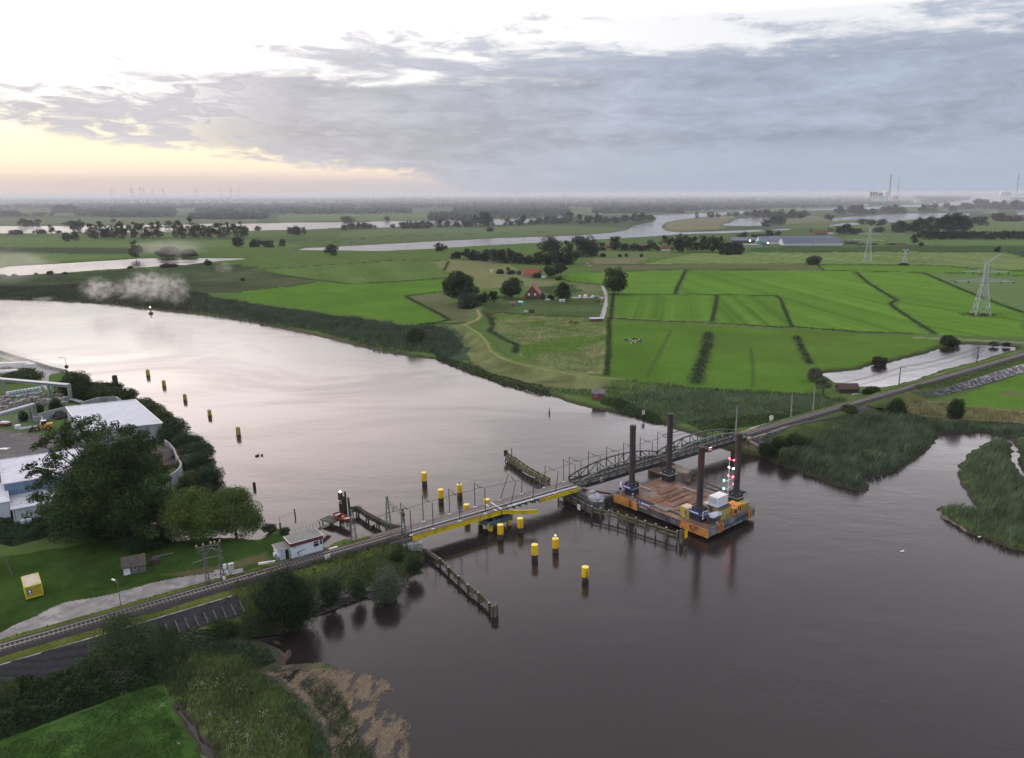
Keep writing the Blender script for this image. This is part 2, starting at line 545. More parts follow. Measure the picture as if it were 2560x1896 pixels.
# ------------------------------------------------------------------ water outlines
WATER = [
 poly_at('D',[(-260,640),(0,653),(100,656),(230,663),(330,675),(420,685),(480,690),(560,705),(640,722),(700,735),(760,748),(830,766),(880,775),(940,782),(960,785),
   (1000,802),(1050,820),(1100,838),(1150,850),(1200,862),(1250,880),(1290,890),(1330,896),(1390,908),(1440,923),(1480,937),(1540,955),
   ('K',-330,905),('K',0,905),('K',280,975),('K',330,1000),('K',520,1060),('K',700,1130),('K',850,1180),('K',985,1207),('K',1005,1190),('K',975,1130),('K',970,1108),
   ('K',1100,1085),('K',1160,1063),('K',1210,1042),('K',1300,985),('K',1380,922),('K',1440,850),('K',1480,810),('K',1600,805),('K',1750,808),('K',1850,820),('K',1910,840),
   ('K',1960,860),('K',1985,930),('K',1970,990),('K',2020,1060),('K',2120,1130),('K',2112,1150),('K',2000,1080),('K',1945,990),('K',1952,930),('K',1935,880),('K',1900,853),
   ('K',1850,850),('K',1760,880),('K',1700,920),('K',1650,960),('K',1600,1020),('K',1580,1080),('K',1605,1150),('K',1650,1215),('K',1720,1295),('K',1725,1322),
   ('K',1650,1315),('K',1560,1303),('K',1490,1293),('K',1455,1312),('K',1450,1342),('K',1480,1365),('K',1560,1415),('K',1650,1465),('K',1760,1505),('K',1850,1540),('K',1940,1575),('K',2025,1600),
   (2600,1330),(2900,2200),(700,2200),('S',1880,1250),('S',1860,1171),('S',1850,1100),('S',1800,1000),('S',1740,900),('S',1640,840),('S',1560,750),('S',1500,690),('S',1600,640),('S',1700,540),('S',1600,500),('S',1450,470),('S',1380,420),('S',1250,380),('S',1100,345),('S',950,355),('S',800,375),('S',790,330),('S',850,280),('S',870,210),('S',740,160),('S',680,130),('S',800,70),
   ('I',380,1250),('I',480,1205),('I',560,1165),('I',640,1138),('I',780,1090),('I',850,1058),('I',950,1032),('I',1050,1040),('I',1200,1000),('I',1235,960),('I',1250,880),('I',1370,850),('I',1375,720),
   ('d',470,1240),('d',300,1010),('d',230,985),('d',130,985),('d',0,1010),
   ('c',1640,770),('c',1480,815),('c',1400,835),('c',1310,820),('c',1180,830),('c',1110,860),('c',1000,925),('c',945,945),('c',800,840),('c',470,745),
   ('G',1930,135),('G',1840,110),('G',1740,195),('G',1400,180),('G',1110,215),('G',890,160),('E',1150,1560),('E',1350,1470),
   ('E',1500,1400),('E',1690,1330),('E',1690,1270),('E',1620,1200),('E',1610,1120),('E',1580,1060),('E',1500,1000),('E',1420,940),('E',1330,860),('E',1240,780),('E',1150,730),('E',1060,705),('E',1020,680),('E',960,640),('E',880,620),
   ('a',1850,720),('a',1640,680),('a',1500,650),('a',1350,560),('a',1230,500),('a',1150,448),('a',870,392),('a',400,242),('a',0,122),(-300,660)]),
 poly_at('L',[(-300,690),(0,668),(80,650),(480,628),(900,602),(1200,582),(1450,576),(1700,575),(2130,580),(2140,590),(1950,600),(1780,615),(1600,640),(1380,650),(1100,668),(850,682),(500,712),(300,720),(110,735),(0,722),(-300,730)]),
 poly_at('B',[('M',490,226),('M',560,212),('M',740,203),('M',1100,185),('M',1700,152),('M',2231,126),(1000,508),(1400,496),(1600,487),(1800,468),(1870,452),(1900,430),(2040,397),(2055,378),(2020,358),('C',0,352),('C',440,332),('C',430,345),('C',330,356),('C',180,366),('C',0,388),
   (2180,392),(2110,408),(2085,430),(2090,443),(2115,462),('C',0,470),('C',400,458),('C',700,445),('C',740,452),('C',400,472),('C',0,483),(2000,498),(1830,508),(1640,518),(1400,532),(1200,542),(1000,552),(700,570),(500,582),('M',1580,222),('M',1340,232),('M',1200,238),('M',900,232),('M',700,232),('M',560,230)]),
 poly_at('A',[(-250,432),(0,430),(470,430),(900,423),(1600,412),(2231,405),('B',300,400),('B',580,396),('B',850,390),('B',1060,384),('B',1300,380),('B',1460,364),('B',1780,362),('B',1810,372),('B',1600,385),('B',1300,402),('B',1060,420),('B',850,418),('B',600,424),('B',330,438),('B',0,440),(2000,452),(1700,458),(1500,462),(1000,470),(500,474),(400,476),(0,476),(-250,478)]),
 poly_at('C',[(265,421),(330,408),(345,395),(380,380),(480,375),(590,374),(592,392),(560,400),(590,418),(690,420),(600,428),(430,431),(300,428)]),
 poly_at('C',[(930,390),(1000,375),(1280,358),(1480,345),(1880,345),(1880,360),(1640,378),(1560,385),(1480,388),(1390,406),(1280,402),(1240,384),(1000,395)]),
 poly_at('C',[(960,425),(1050,411),(1190,404),(1195,420),(1090,425),(970,430)]),
 poly_at('C',[(720,322),(950,317),(1200,306),(1400,298),(1500,292),(1680,285),(1850,265),(1915,248),(1880,236),(1960,228),(2060,238),(2160,244),(2140,262),(2000,280),(1700,302),(1420,307),(1200,324),(950,326),(860,328)]),
 poly_at('C',[(1700,328),(1930,328),(1925,336),(1700,336)]),
 poly_at('C',[(1950,338),(2070,336),(2060,343),(1960,344)]),
 poly_at('C',[(2150,330),(2240,326),(2240,358),(2180,360),(2190,345)]),
 poly_at('O',[(215,1185),(235,1172),(330,1165),(440,1160),(540,1145),(690,1100),(850,1080),(930,1055),(1130,1010),(1280,955),(1400,925),(1480,908),(1620,905),(1750,910),(2030,930),(2030,955),(1900,990),(1650,1070),(1330,1150),(1100,1230),(900,1285),(780,1312),(560,1305),(480,1275),(330,1270),(260,1230)]),
 poly_at('h',[(600,655),(630,655),(665,715),(650,718)]),
 poly_at('Q',[(1755,690),(1775,685),(1840,760),(1945,870),(1985,980),(2060,1060),(2130,1180),(2250,1330),(2210,1330),(2090,1180),(2000,1060),(1945,980),(1920,900),(1840,800)]),
]
NARROW = {len(WATER) - 1,len(WATER) - 2}
# ------------------------------------------------------------------ the ground: one sheet of even picture density
G_STEP = 2.3
cols = np.arange(-620,3180,G_STEP)
rows = np.concatenate([[486.6,487.3,488.1,489.0,490.2,491.6],np.arange(493,2080,G_STEP)])
gx,gy = np.meshgrid(cols,rows)
_a = (gx - CX) / F; _b = (gy - CY) / F
_cp,_sp = math.cos(PITCH),math.sin(PITCH)
_d0,_d1,_d2 = _a,_cp - _b * _sp,-_sp - _b * _cp
_t = (1.0 - HC) / np.minimum(_d2,-1e-4)
GP = np.stack([(_d0 * _t).ravel(),(_d1 * _t).ravel()],1)
NG_ = len(GP)
RNG_ = np.hypot(GP[:,0],GP[:,1])
wat = np.zeros(NG_,bool)
dsh = np.full(NG_,1e9)
for i,w in enumerate(WATER):
 wat |= inside(GP,w)
 dsh = np.minimum(dsh,dist_line(GP,w,True,reach=40.0 if i else 60.0))
jag = (fbm(GP[:,0] / 3.0,GP[:,1] / 3.0,3,3) - .5) * 3.0
sd = np.where(wat,-dsh,dsh)
sdj = sd + jag * np.clip(RNG_ / 250,.25,1.0)
cell = np.clip(RNG_ / 150.0,.6,12.0)
Zg = -0.9 + 2.1 * smooth(sdj,-1.5 * cell,1.8 * cell)      # -0.9 under water,1.2 on land
narrow = np.zeros(NG_,bool)
for i in NARROW:
 narrow |= inside(GP,WATER[i])
Zg = np.where(narrow,-.35,Zg)
def raise_line(line,half,top,slope):
 """embankment or dyke along a polyline"""
 global Zg
 d = dist_line(GP,line,False,reach=half + slope + 4)
 k = 1 - smooth(d,half,half + slope)
 Zg = np.where(d < half + slope,np.maximum(Zg,Zg * (1 - k) + top * k),Zg)
DYKE = poly_at('h',[(330,775),(470,850),(590,950),(640,1020),(680,1080),(800,1150),(950,1205),(1200,1265),(1500,1320),(1900,1375),(2240,1400),('N',700,1230),('N',1100,1265),('N',1700,1290),('N',1950,1300)],3.0)
raise_line(DYKE,1.5,3.6,7.0)
DYKE2 = poly_at('h',[(330,775),(480,720),(540,670),(510,600),(700,480),(900,360),(1300,350),(1500,320),(1850,330)],3.0)
raise_line(DYKE2,1.5,3.2,8.0)
ss = np.array([-330.0,S_W - 9.5])
emb1 = np.array([RO + RU * s for s in ss])
emb2 = np.array([RO + RU * s for s in (S_E + 10.5,700.0)])
for e in (emb1,emb2):
 raise_line(e,3.4,RZ,7.5)
WORKS = poly_at('E',[(-700,1900),(-700,300),(0,310),(360,440),(560,560),(680,690),(960,690),(1080,690),(1310,960),(1400,1100),(1450,1200),(1390,1300),(1250,1400),(700,1500),(250,1600),(100,1850),(-200,1950)],2.0)
kw = inside(GP,WORKS)
Zg = np.where(kw,np.maximum(Zg,2.2 - 1.0 * (1 - smooth(dist_line(GP,WORKS,True,12),0,6))),Zg)
FLAT = poly_at('S',[(600,430),(790,385),(950,350),(1100,335),(1380,390),(1700,470),(1790,560),(1600,690),(1920,850),(1900,1350),(1320,1350),(1210,1100),(1060,790),(850,600),(650,480)],.1)
FLAT2 = poly_at('S',[(340,165),(420,105),(560,75),(830,50),(760,130),(900,190),(870,310),(780,345),(700,250),(560,185),(430,185)],.1)
n_fl = fbm(GP[:,0] / 3.5,GP[:,1] / 3.5,4,19)
for fl in (FLAT,FLAT2):
 kf = inside(GP,fl)
 df = dist_line(GP,fl,True,12)
 zt_ = .08 + (n_fl - .45) * .30 - .34 * (1 - smooth(sd,-1,9))
 Zg = np.where(kf,Zg * (1 - smooth(df,0,2.0)) * (Zg > zt_) + zt_ * np.where(Zg > zt_,smooth(df,0,2.0),1),Zg)
Zg += np.where((Zg > .5) & ~kw,(fbm(GP[:,0] / 9,GP[:,1] / 9,3,9) - .5) * .35,0)
# ------------------------------------------------------------------ what grows or lies where (base colours)
def c3(*c): return np.array(c,float)
GRASS,LUSH,PALE,OLIVE,MARSH = c3(.085,.135,.040),c3(.092,.180,.030),c3(.150,.190,.075),c3(.110,.125,.060),c3(.060,.085,.042)
DARK,MUD,TAN,GRAVEL,ASPH,STRAW = c3(.035,.055,.025),c3(.14,.105,.085),c3(.24,.20,.12),c3(.30,.28,.26),c3(.095,.09,.092),c3(.30,.235,.14)
C = np.tile(GRASS,(NG_,1))
n_big = fbm(GP[:,0] / 140,GP[:,1] / 140,4,21)
n_mid = fbm(GP[:,0] / 30,GP[:,1] / 30,4,31)
n_sm = fbm(GP[:,0] / 6,GP[:,1] / 6,4,41)
n_lr = fbm(GP[:,0] / 900,GP[:,1] / 350,4,51)
far = smooth(RNG_,900,2500)
C = C * (1 - far[:,None]) + (MARSH * .9 + (PALE - MARSH) * smooth(n_lr,.4,.7)[:,None] * .55) * far[:,None]
GPJ = GP + np.stack([(fbm(GP[:,0] / 7,GP[:,1] / 7,3,131) - .5),(fbm(GP[:,0] / 7,GP[:,1] / 7,3,141) - .5)],1) * np.clip(cell * 3.0,1.5,40)[:,None]
def paint(poly,colour,f=1.0,edge=0.0,nz=None,amp=.25,stripe=None):
 """cover one parcel of land: colour, an uneven growth pattern, and mowing swaths along a direction (degrees, width)"""
 k = inside(GPJ,poly)
 i = np.where(k)[0]
 if len(i) == 0:
  return
 w = np.full(len(i),f)
 col = np.tile(colour,(len(i),1))
 if nz is not None:
  col = col * (1 + (nz[i] - .5) * 2 * amp)[:,None]
 if stripe:
  ang,wid,a = stripe
  q = GP[i,0] * math.cos(R(ang)) + GP[i,1] * math.sin(R(ang))
  s = vnoise(q / wid,GP[i,0] * 0,77) + .5 * vnoise(q / wid * 2.7,GP[i,0] * 0,78) - .75
  ok = smooth(wid / (cell[i] * 1.2),.5,1.2)
  col = col * (1 + a * 2 * s * ok)[:,None]
 if edge:
  w = w * smooth(dist_line(GP[i],poly,True,edge * 2),0,edge)
 C[i] = C[i] * (1 - w[:,None]) + col * w[:,None]
def strip(line,half,colour,f=1.0,soft=.6):
 d = dist_line(GP,line,False,reach=half * 2 + 5) + (n_sm - .5) * half * .8
 k = (1 - smooth(d,half * (1 - soft),half * (1 + soft * .5) + cell * .25)) * f
 i = np.where(k > 0)[0]
 C[i] = C[i] * (1 - k[i,None]) + colour * k[i,None]
NP = lambda pts,z=1.2: poly_at('N',pts,z)
OP = lambda pts,z=1.2: poly_at('O',pts,z)
MP = lambda pts,z=1.2: poly_at('M',pts,z)
paint(poly_at('L',[(-400,760),(300,725),(850,690),(1400,655),(1700,620),(2230,640),('M',0,370),('M',160,370),('M',120,400),('M',640,500),('M',420,545),('M',0,585),(2300,870),(1800,890),(1700,1000),(1600,1040),(700,970),(0,940),(-400,920)],1.2),c3(.050,.072,.034),nz=n_mid,amp=.5)
paint(MP([(0,370),(160,370),(140,400),(640,495),(420,545),(0,580),('L',1700,880),('L',1720,720)]),c3(.064,.078,.040),nz=n_mid,amp=.45)
paint(MP([(100,400),(1450,312),(1560,275),(1500,262),(860,270),(300,300),(0,325),(0,370),(160,372)]),GRASS * 1.0,nz=n_mid,amp=.15)
paint(MP([(200,410),(330,388),(1000,345),(1450,312),(1820,325),(1790,400),(1800,475),(1200,512),(940,522),(720,495),(640,478)]),GRASS * 1.12,nz=n_mid,amp=.14,stripe=(20,11.2,.13))
paint(MP([(0,590),(400,550),(700,508),(940,528),(1250,515),(1790,485),(1770,590),(1480,620),(1440,640),(1560,700),(1810,835),(1700,860),(1480,870),(1050,805),(830,775),(400,715),(100,680),(0,645)]),LUSH * .92,nz=n_mid,amp=.22)
paint(MP([(1480,625),(1770,592),(1840,690),(2060,745),(2090,800),(1990,860),(1900,870),(1700,760)]),OLIVE * .95,nz=n_mid,amp=.3)
paint(MP([(1840,320),(2231,310),(2231,560),(2080,575),(2085,500),(1960,400),(1800,400)]),c3(.135,.150,.075),nz=n_mid,amp=.2)
paint(poly_at('h',[(0,50),(200,60),(560,50),(880,110),(1020,180),(1030,240),(1400,290),(1360,330),(1000,340),(780,350),(530,375),(430,220),(150,180)],1.2),c3(.150,.165,.075),nz=n_mid,amp=.18)
paint(poly_at('h',[(1440,260),(1540,195),(1900,185),(1910,290),(1600,290)],1.2),LUSH * .95,nz=n_mid,amp=.12)
paint(poly_at('h',[(900,130),(1240,100),(1660,105),(2231,90),(2231,20),(1700,30),(1660,90)],1.2),c3(.105,.120,.060),nz=n_mid,amp=.25)
paint(poly_at('h',[(540,600),(760,480),(1050,490),(1550,480),(1890,480),(1900,600),(1860,690),(1300,670),(640,630)],1.2),c3(.070,.105,.040),nz=n_mid,amp=.35)
paint(poly_at('h',[(1290,330),(1560,300),(1880,345),(1910,450),(1560,460),(1690,380)],1.2),c3(.115,.135,.065),nz=n_mid,amp=.3)
paint(poly_at('h',[(1030,345),(1300,335),(1560,330),(1690,380),(1560,420),(1380,420),(1200,400)],2.0),DARK * 1.1,f=.8,nz=n_mid)
PADDOCK = poly_at('h',[(640,640),(1300,680),(1760,700),(1950,770),(1930,1000),(1900,1310),(1560,1315),(1250,1240),(1050,1200),(1010,1100),(960,980),(900,930),(800,880),(690,830),(680,720)],1.2)
paint(PADDOCK,c3(.135,.165,.066),nz=n_sm,amp=.4)
kk = np.where(inside(GP,PADDOCK))[0]
m_ = smooth(n_mid[kk],.50,.62)[:,None]
C[kk] = C[kk] * (1 - m_) + LUSH * .85 * m_
m_ = (smooth(fbm(GP[kk,0] / 14,GP[kk,1] / 14,3,88),.58,.72) * .4)[:,None]
C[kk] = C[kk] * (1 - m_) + STRAW * 1.0 * m_
paint(poly_at('h',[(150,760),(330,780),(470,860),(590,970),(680,1100),(950,1220),(1500,1330),(1900,1390),(2231,1410),('N',200,1180),('N',0,1260),('N',0,1300),(1700,1500),(1200,1480),(800,1400),(400,1230),(380,1150),(400,1080),(300,950)],1.2),c3(.125,.145,.062),nz=n_sm,amp=.45)
paint(poly_at('h',[(0,800),(150,770),(330,900),(400,1080),(390,1160),(240,1180),(0,1100)],1.2),c3(.050,.075,.045),nz=n_sm,amp=.4)
PAST = NP([(150,640),(600,655),(1100,685),(1600,715),(2231,745),('O',1320,850),('O',1400,900),('O',1130,1000),('O',690,1095),('O',230,1170),('O',220,1200),(2010,1150),(1920,1290),(1700,1285),(1100,1260),(700,1225),(120,1130),(150,900)])
paint(PAST,LUSH * .84,nz=n_mid,amp=.2)
kk = np.where(inside(GP,PAST))[0]
m_ = (smooth(n_big[kk],.45,.62) * .18)[:,None]
C[kk] = C[kk] * (1 - m_) + c3(.115,.135,.045) * m_
paint(NP([(190,420),(1070,415),(1040,640),(860,650),(180,600)]),LUSH * 1.02,nz=n_big,amp=.12,stripe=(-8,4.4,.23))
paint(NP([(1095,418),(1600,420),(1640,440),(1720,680),(1150,660),(1070,640)]),LUSH * .98,nz=n_big,amp=.12,stripe=(-3,4.4,.23))
paint(NP([(0,215),(800,195),(720,400),(250,400),(0,310)]),LUSH * 1.12,nz=n_big,amp=.12,stripe=(88,5.0,.26))
paint(NP([(830,192),(2231,200),('O',500,230),('O',870,480),('O',850,520),('O',1210,810),('O',0,750),(1745,680),(1650,420),(760,402)]),LUSH * 1.05,nz=n_big,amp=.14,stripe=(10,6.2,.23))
paint(OP([(540,235),(1160,240),(2103,610),(2103,840),(1300,820),(890,560),(930,495)]),LUSH * 1.0,nz=n_big,amp=.14,stripe=(25,7.5,.20))
paint(OP([(1200,238),(2103,270),(2300,300),(2300,650),(2103,590),(1560,400)]),c3(.105,.160,.065),nz=n_big,amp=.12)
paint(OP([(160,165),(920,165),(1450,175),(2103,225),(2300,240),(2300,300),(1900,255),(600,225),(230,210)]),LUSH * 1.0,nz=n_big,amp=.12)
paint(NP([(0,145),(1850,140),(2020,198),(800,190),(0,212)]),OLIVE * .92,nz=n_big,amp=.2)
paint(NP([(450,140),(900,45),(1330,40),(1900,45),(2231,35),('O',1080,40),('O',1240,155),('O',920,160),(1990,140),(1850,135)]),c3(.125,.180,.062),nz=n_big,amp=.12,stripe=(35,10.0,.26))
paint(OP([(1110,45),(1900,45),(2300,150),(2300,220),(1460,170),(1250,158)]),c3(.130,.180,.066),nz=n_big,amp=.12,stripe=(20,10.0,.20))
paint(NP([(0,85),(500,90),(380,140),(0,140)]),c3(.150,.145,.085),nz=n_big,amp=.15)
paint(NP([(0,25),(700,35),(600,85),(0,80)]),c3(.110,.150,.060),nz=n_big,amp=.15)
paint(NP([(1400,0),(2231,-5),('O',2200,0),('O',2200,40),('O',900,35),(2231,30),(1350,35)]),c3(.045,.085,.032),nz=n_big,amp=.2)
paint(OP([(1880,10),(2300,20),(2300,140),(2000,60)]),c3(.035,.065,.03))
paint(poly_at('C',[(650,555),(1100,565),(1500,555),(2231,560),(2300,590),(1000,600),(620,600)],1.2),c3(.045,.080,.032),nz=n_big,amp=.2)
paint(poly_at('C',[(1060,490),(1500,480),(1500,540),(1060,545)],1.2),c3(.095,.150,.055),nz=n_big,amp=.15)
paint(poly_at('C',[(1560,520),(2300,515),(2300,555),(1560,555)],1.2),c3(.095,.155,.055),nz=n_big,amp=.15)
paint(poly_at('C',[(1860,420),(2010,400),(2300,400),(2300,470),(1860,470)],1.2),c3(.110,.160,.062),nz=n_big,amp=.15)
paint(poly_at('C',[(0,390),(180,368),(390,365),(265,421),(300,440),(0,466),('B',2115,460),('B',2090,440),('B',2110,410)],1.2),c3(.160,.155,.090),nz=n_big,amp=.25)
paint(poly_at('C',[(600,372),(900,365),(990,395),(930,392),(700,418),(600,410)],1.2),c3(.150,.150,.090),nz=n_big,amp=.25)
paint(poly_at('B',[(0,560),(300,548),(1000,505),(1400,495),(1850,466),(1880,440),(1300,425),(1000,440),(300,440),(0,470)],1.2),c3(.100,.140,.062),nz=n_lr,amp=.25)
paint(poly_at('L',[(-300,395),(560,400),(2231,420),('M',560,200),(1900,480),(1200,485),(-300,482)],1.2),c3(.105,.160,.055),nz=n_lr,amp=.15)
paint(poly_at('L',[(-300,482),(1100,488),(1300,500),(1200,540),(-300,532)],1.2),c3(.050,.065,.036),nz=n_lr,amp=.2)
paint(poly_at('L',[(-300,538),(800,545),(1150,560),(900,585),(0,640),(-300,640)],1.2),c3(.105,.160,.055),nz=n_lr,amp=.15)
paint(poly_at('L',[(-300,225),(1500,245),(2231,235),(2231,270),(-300,295)],1.2),c3(.110,.130,.065),nz=n_lr,amp=.25)
paint(poly_at('B',[(-400,355),(590,355),(590,392),(-400,402)],1.2),c3(.110,.150,.065),nz=n_lr,amp=.2)
DITCHES = []
def ditch(zm,pts,half=1.4,colour=DARK,tall=1.0):
 ln = poly_at(zm,pts,1.2)
 strip(ln,half,colour,.95)
 DITCHES.append((ln,half,tall))
ditch('N',[(150,410),(720,405),(1070,410),(1600,418),(1640,440),(1700,590),(1745,690)],1.3)
ditch('N',[(820,190),(790,250),(740,350),(725,400)],1.6)
ditch('N',[(1090,415),(1075,520),(1045,640)],1.5)
ditch('N',[(130,610),(400,630),(860,650),(1150,665),(1480,685),(1600,695),(1760,690),(2231,725),('O',500,790),('O',1060,805)],1.5)
ditch('N',[(185,400),(165,600),(150,640),(145,900),(130,1110)],1.6)
ditch('N',[(0,150),(800,145),(1850,138)],1.0)
ditch('N',[(0,212),(820,190),(2000,197),('O',230,212),('O',600,218),('O',1100,230),('O',1600,240),('O',2103,265)],1.6)
ditch('O',[(530,235),(640,330),(870,470),(910,490),(850,520),(880,560),(1080,690),(1270,805)],1.8)
ditch('O',[(1160,235),(1400,340),(1640,440),(1900,540),(2103,610)],2.4)
ditch('O',[(160,165),(225,208)],1.2)
ditch('O',[(170,158),(900,162),(1300,165),(1450,178),(1650,205),(2103,220)],2.2)
ditch('O',[(0,35),(850,32),(1200,40),(1900,38)],2.4)
ditch('M',[(130,402),(340,388),(700,362),(1000,345),(1450,312)],1.6)
ditch('M',[(1480,312),(1820,325),(1780,405)],1.4)
ditch('M',[(200,420),(640,490),(740,498),(930,522),(1250,512),(1800,475)],2.0)
ditch('M',[(0,585),(420,548),(660,505)],1.5)
ditch('M',[(1780,592),(1600,608),(1440,632),(1560,695),(1700,765),(1830,838),(1700,860),(1560,875)],1.8)
ditch('M',[(1560,880),(1720,870),(1880,870),(1950,890)],1.6)
ditch('h',[(0,260),(160,245)],1.5)
ditch('h',[(640,630),(960,650),(1300,672),(1750,690)],1.0)
ditch('h',[(1440,255),(1560,290),(1800,310),(1930,330)],1.8)
ditch('h',[(650,700),(680,780),(640,840),(800,930),(940,990),(930,1080)],2.4,c3(.045,.075,.045))
ditch('M',[(900,135),(1400,100),(1850,90)],3.0)
ditch('M',[(0,140),(550,140),(1000,165)],3.0)
ditch('B',[(0,520),(700,485),(1400,465)],3.0)
ditch('C',[(1900,490),(2231,495)],3.0)
for pts,hw in ((((1020,740),(1000,850),(960,980),(930,1060),(905,1180)),4.0),(((1780,775),(1830,880),(1900,1010)),2.6)):
 ditch('N',pts,hw,c3(.050,.080,.032),1.5)
for pts in (((690,720),(570,950),(475,1140)),((1380,870),(1400,1000),(1403,1205))):
 strip(NP(pts),.8,GRASS * .7,.8)
strip(DYKE,1.3,LUSH * .95,.9)
strip(poly_at('h',[(370,780),(540,890),(620,990),(650,1070),(800,1165),(1000,1225),(1500,1325),(2231,1405)],3.0),.5,STRAW * .9,.7)
strip(poly_at('h',[(505,600),(520,640),(540,670),(500,715),(350,775)],3.2),.7,STRAW * .95,.9)
strip(NP([(150,598),(500,625),(860,650),(1480,690),(1600,700)]),.8,STRAW * .8,.55)
strip(OP([(1080,840),(1500,860),(2103,890)]),1.1,GRAVEL * .9,.9)
paint(NP([(120,1360),(300,1280),(700,1235),(1700,1300),(2000,1310),(2231,1320),(2231,1360),(1700,1480),(1300,1534),(600,1534),(430,1480)]),c3(.065,.100,.050),nz=n_sm,amp=.4)
paint(OP([(900,1300),(1330,1165),(1650,1090),(2103,960),(2300,900),(2300,960),(2103,1010),(1650,1120),(900,1330)],2.0),TAN * .75,nz=n_sm,amp=.45)
paint(OP([(1500,1400),(2103,1170),(2400,1080),(2400,1560),(2103,1520),(1560,1480)]),LUSH * .95,nz=n_mid,amp=.15)
paint(OP([(1000,1430),(1500,1440),(1560,1480),(2103,1530),(2400,1560),(2400,1700),(1560,1640),(1000,1560)]),c3(.155,.150,.070),nz=n_sm,amp=.5)
paint(OP([(1920,1355),(2000,1340),(2060,1385),(1980,1390)]),MUD,.9,edge=1.0)
paint(poly_at('K',[(280,960),(500,840),(900,700),(1090,660),(1500,720),(2200,760),(2200,840),(1480,800),(1380,920),(1100,1090),(1005,1200),(700,1130)],1.0),c3(.035,.050,.028))
paint(poly_at('Q',[(-200,1040),(0,1010),(300,900),(600,780),(1000,640),(1300,500),(1600,420),(1750,680),(1900,900),(2100,1200),(2100,1400),(-300,1400)],1.2),c3(.050,.105,.024),nz=n_sm,amp=.5)
paint(poly_at('S',[(0,0),(350,130),(780,330),(600,420),(900,600),(1050,780),(1200,1171),(1250,1400),(300,1400),(100,1171),(0,900),(-170,600)],1.2),c3(.105,.130,.050),nz=n_sm,amp=.5)
paint(poly_at('S',[(600,430),(800,375),(1100,345),(1380,400),(1700,480),(1780,560),(1600,680),(1900,850),(1880,1300),(1250,1300),(1200,1100),(1050,780),(800,560),(650,470)],.6),c3(.088,.078,.066),nz=n_sm,amp=.35)
paint(poly_at('S',[(340,150),(420,110),(560,85),(800,60),(700,130),(880,190),(850,300),(770,330),(600,200),(430,180)],.5),MUD * 1.05,nz=n_sm,amp=.3)
strip(np.vstack([FLAT,FLAT[:1]]),1.0,c3(.060,.062,.042),.9)
strip(np.vstack([FLAT2,FLAT2[:1]]),1.0,c3(.055,.055,.040),.9)
paint(poly_at('S',[(480,330),(800,330),(840,380),(640,470),(520,420)],.6),c3(.05,.06,.035))
paint(poly_at('G',[(-300,600),(0,300),(700,200),(1000,180),(1750,190),(1850,130),(1950,180),(2050,100),(2145,300),(1750,400),(900,640),(0,880),(-300,980)],1.3),c3(.038,.074,.017),nz=n_sm,amp=.6)
paint(poly_at('G',[(1000,420),(1440,350),(1800,260),(1830,330),(1500,400),(1200,440)],1.3),c3(.13,.105,.06),f=.7,edge=1.5,nz=n_sm,amp=.4)
paint(poly_at('I',[(-100,1080),(170,880),(600,830),(1200,640),(1370,660),(1380,860),(1230,980),(950,1040),(560,1170),(250,1290),(0,1330)],1.5),c3(.062,.078,.032),f=.95,nz=n_sm,amp=.7)
paint(poly_at('I',[(560,1040),(780,1000),(950,960),(1230,900),(1380,850),(1230,990),(950,1050),(640,1150),(560,1175)],.8),c3(.085,.080,.074),f=.8,nz=n_sm,amp=.7)
RS_ = (GP - RO) @ RU
kmud = 1 - smooth(np.where(wat,0,sdj),.3 * cell,1.5 * cell)
kmud = np.where(RNG_ > 700,kmud * .35,kmud)
C = C * (1 - kmud[:,None] * .85) + np.where((RS_ > 100)[:,None],c3(.045,.042,.032),MUD * .6) * kmud[:,None] * .85
C = np.where((Zg < -.3)[:,None],c3(.05,.04,.03),C)
RS = (GP - RO) @ RU; RT = (GP - RO) @ RV
on_land = (RS < S_W - 1.0) | (RS > S_E + 3.0)
kb = on_land & (np.abs(RT + .3) < 2.9)
C[kb] = c3(.036,.033,.032) * (1 + (n_sm[kb,None] - .5) * .6)
kb2 = on_land & (np.abs(RT) >= 2.9) & (np.abs(RT) < 10) & (RS > S_E)
C[kb2] = C[kb2] * .4 + c3(.072,.090,.032) * .6 * (1 + (n_sm[kb2,None] - .5) * .8)
kv = (RS < S_W - 9) & (((RT < -2.9) & (RT > -5.4)) | ((RT > 2.9) & (RT < 4.6)))
C[kv] = c3(.095,.118,.030) * (1 + (n_sm[kv,None] - .5) * .9)
C = np.clip(C * .90,.008,.6)
def build_ground():
 nr,nc = gx.shape
 idx = np.arange(nr * nc).reshape(nr,nc)
 Q = np.stack([idx[1:,:-1],idx[1:,1:],idx[:-1,1:],idx[:-1,:-1]],-1).reshape(-1,4)
 deep = (Zg < -.6)
 keep = ~(deep[Q].all(1) & (dsh[Q].min(1) > 25))
 V = np.column_stack([GP,Zg])
 o = np_mesh('ground',V,Q[keep],M_GROUND,C,smooth=True)
 tag(o,'flat green marsh farmland with ditches, dykes and river banks',kind='structure')
build_ground()
def gz(x,y):
 """height of the ground sheet at a place in plan"""
 cp,sp = _cp,_sp
 z = 1.0 - HC
 Zf = y * cp - z * sp
 u = CX + F * x / Zf
 v = CY + F * -(y * sp + z * cp) / Zf
 j = int(np.clip(np.searchsorted(cols,u),0,len(cols) - 1)); i = int(np.clip(np.searchsorted(rows,v),0,len(rows) - 1))
 return float(Zg[i * len(cols) + j])
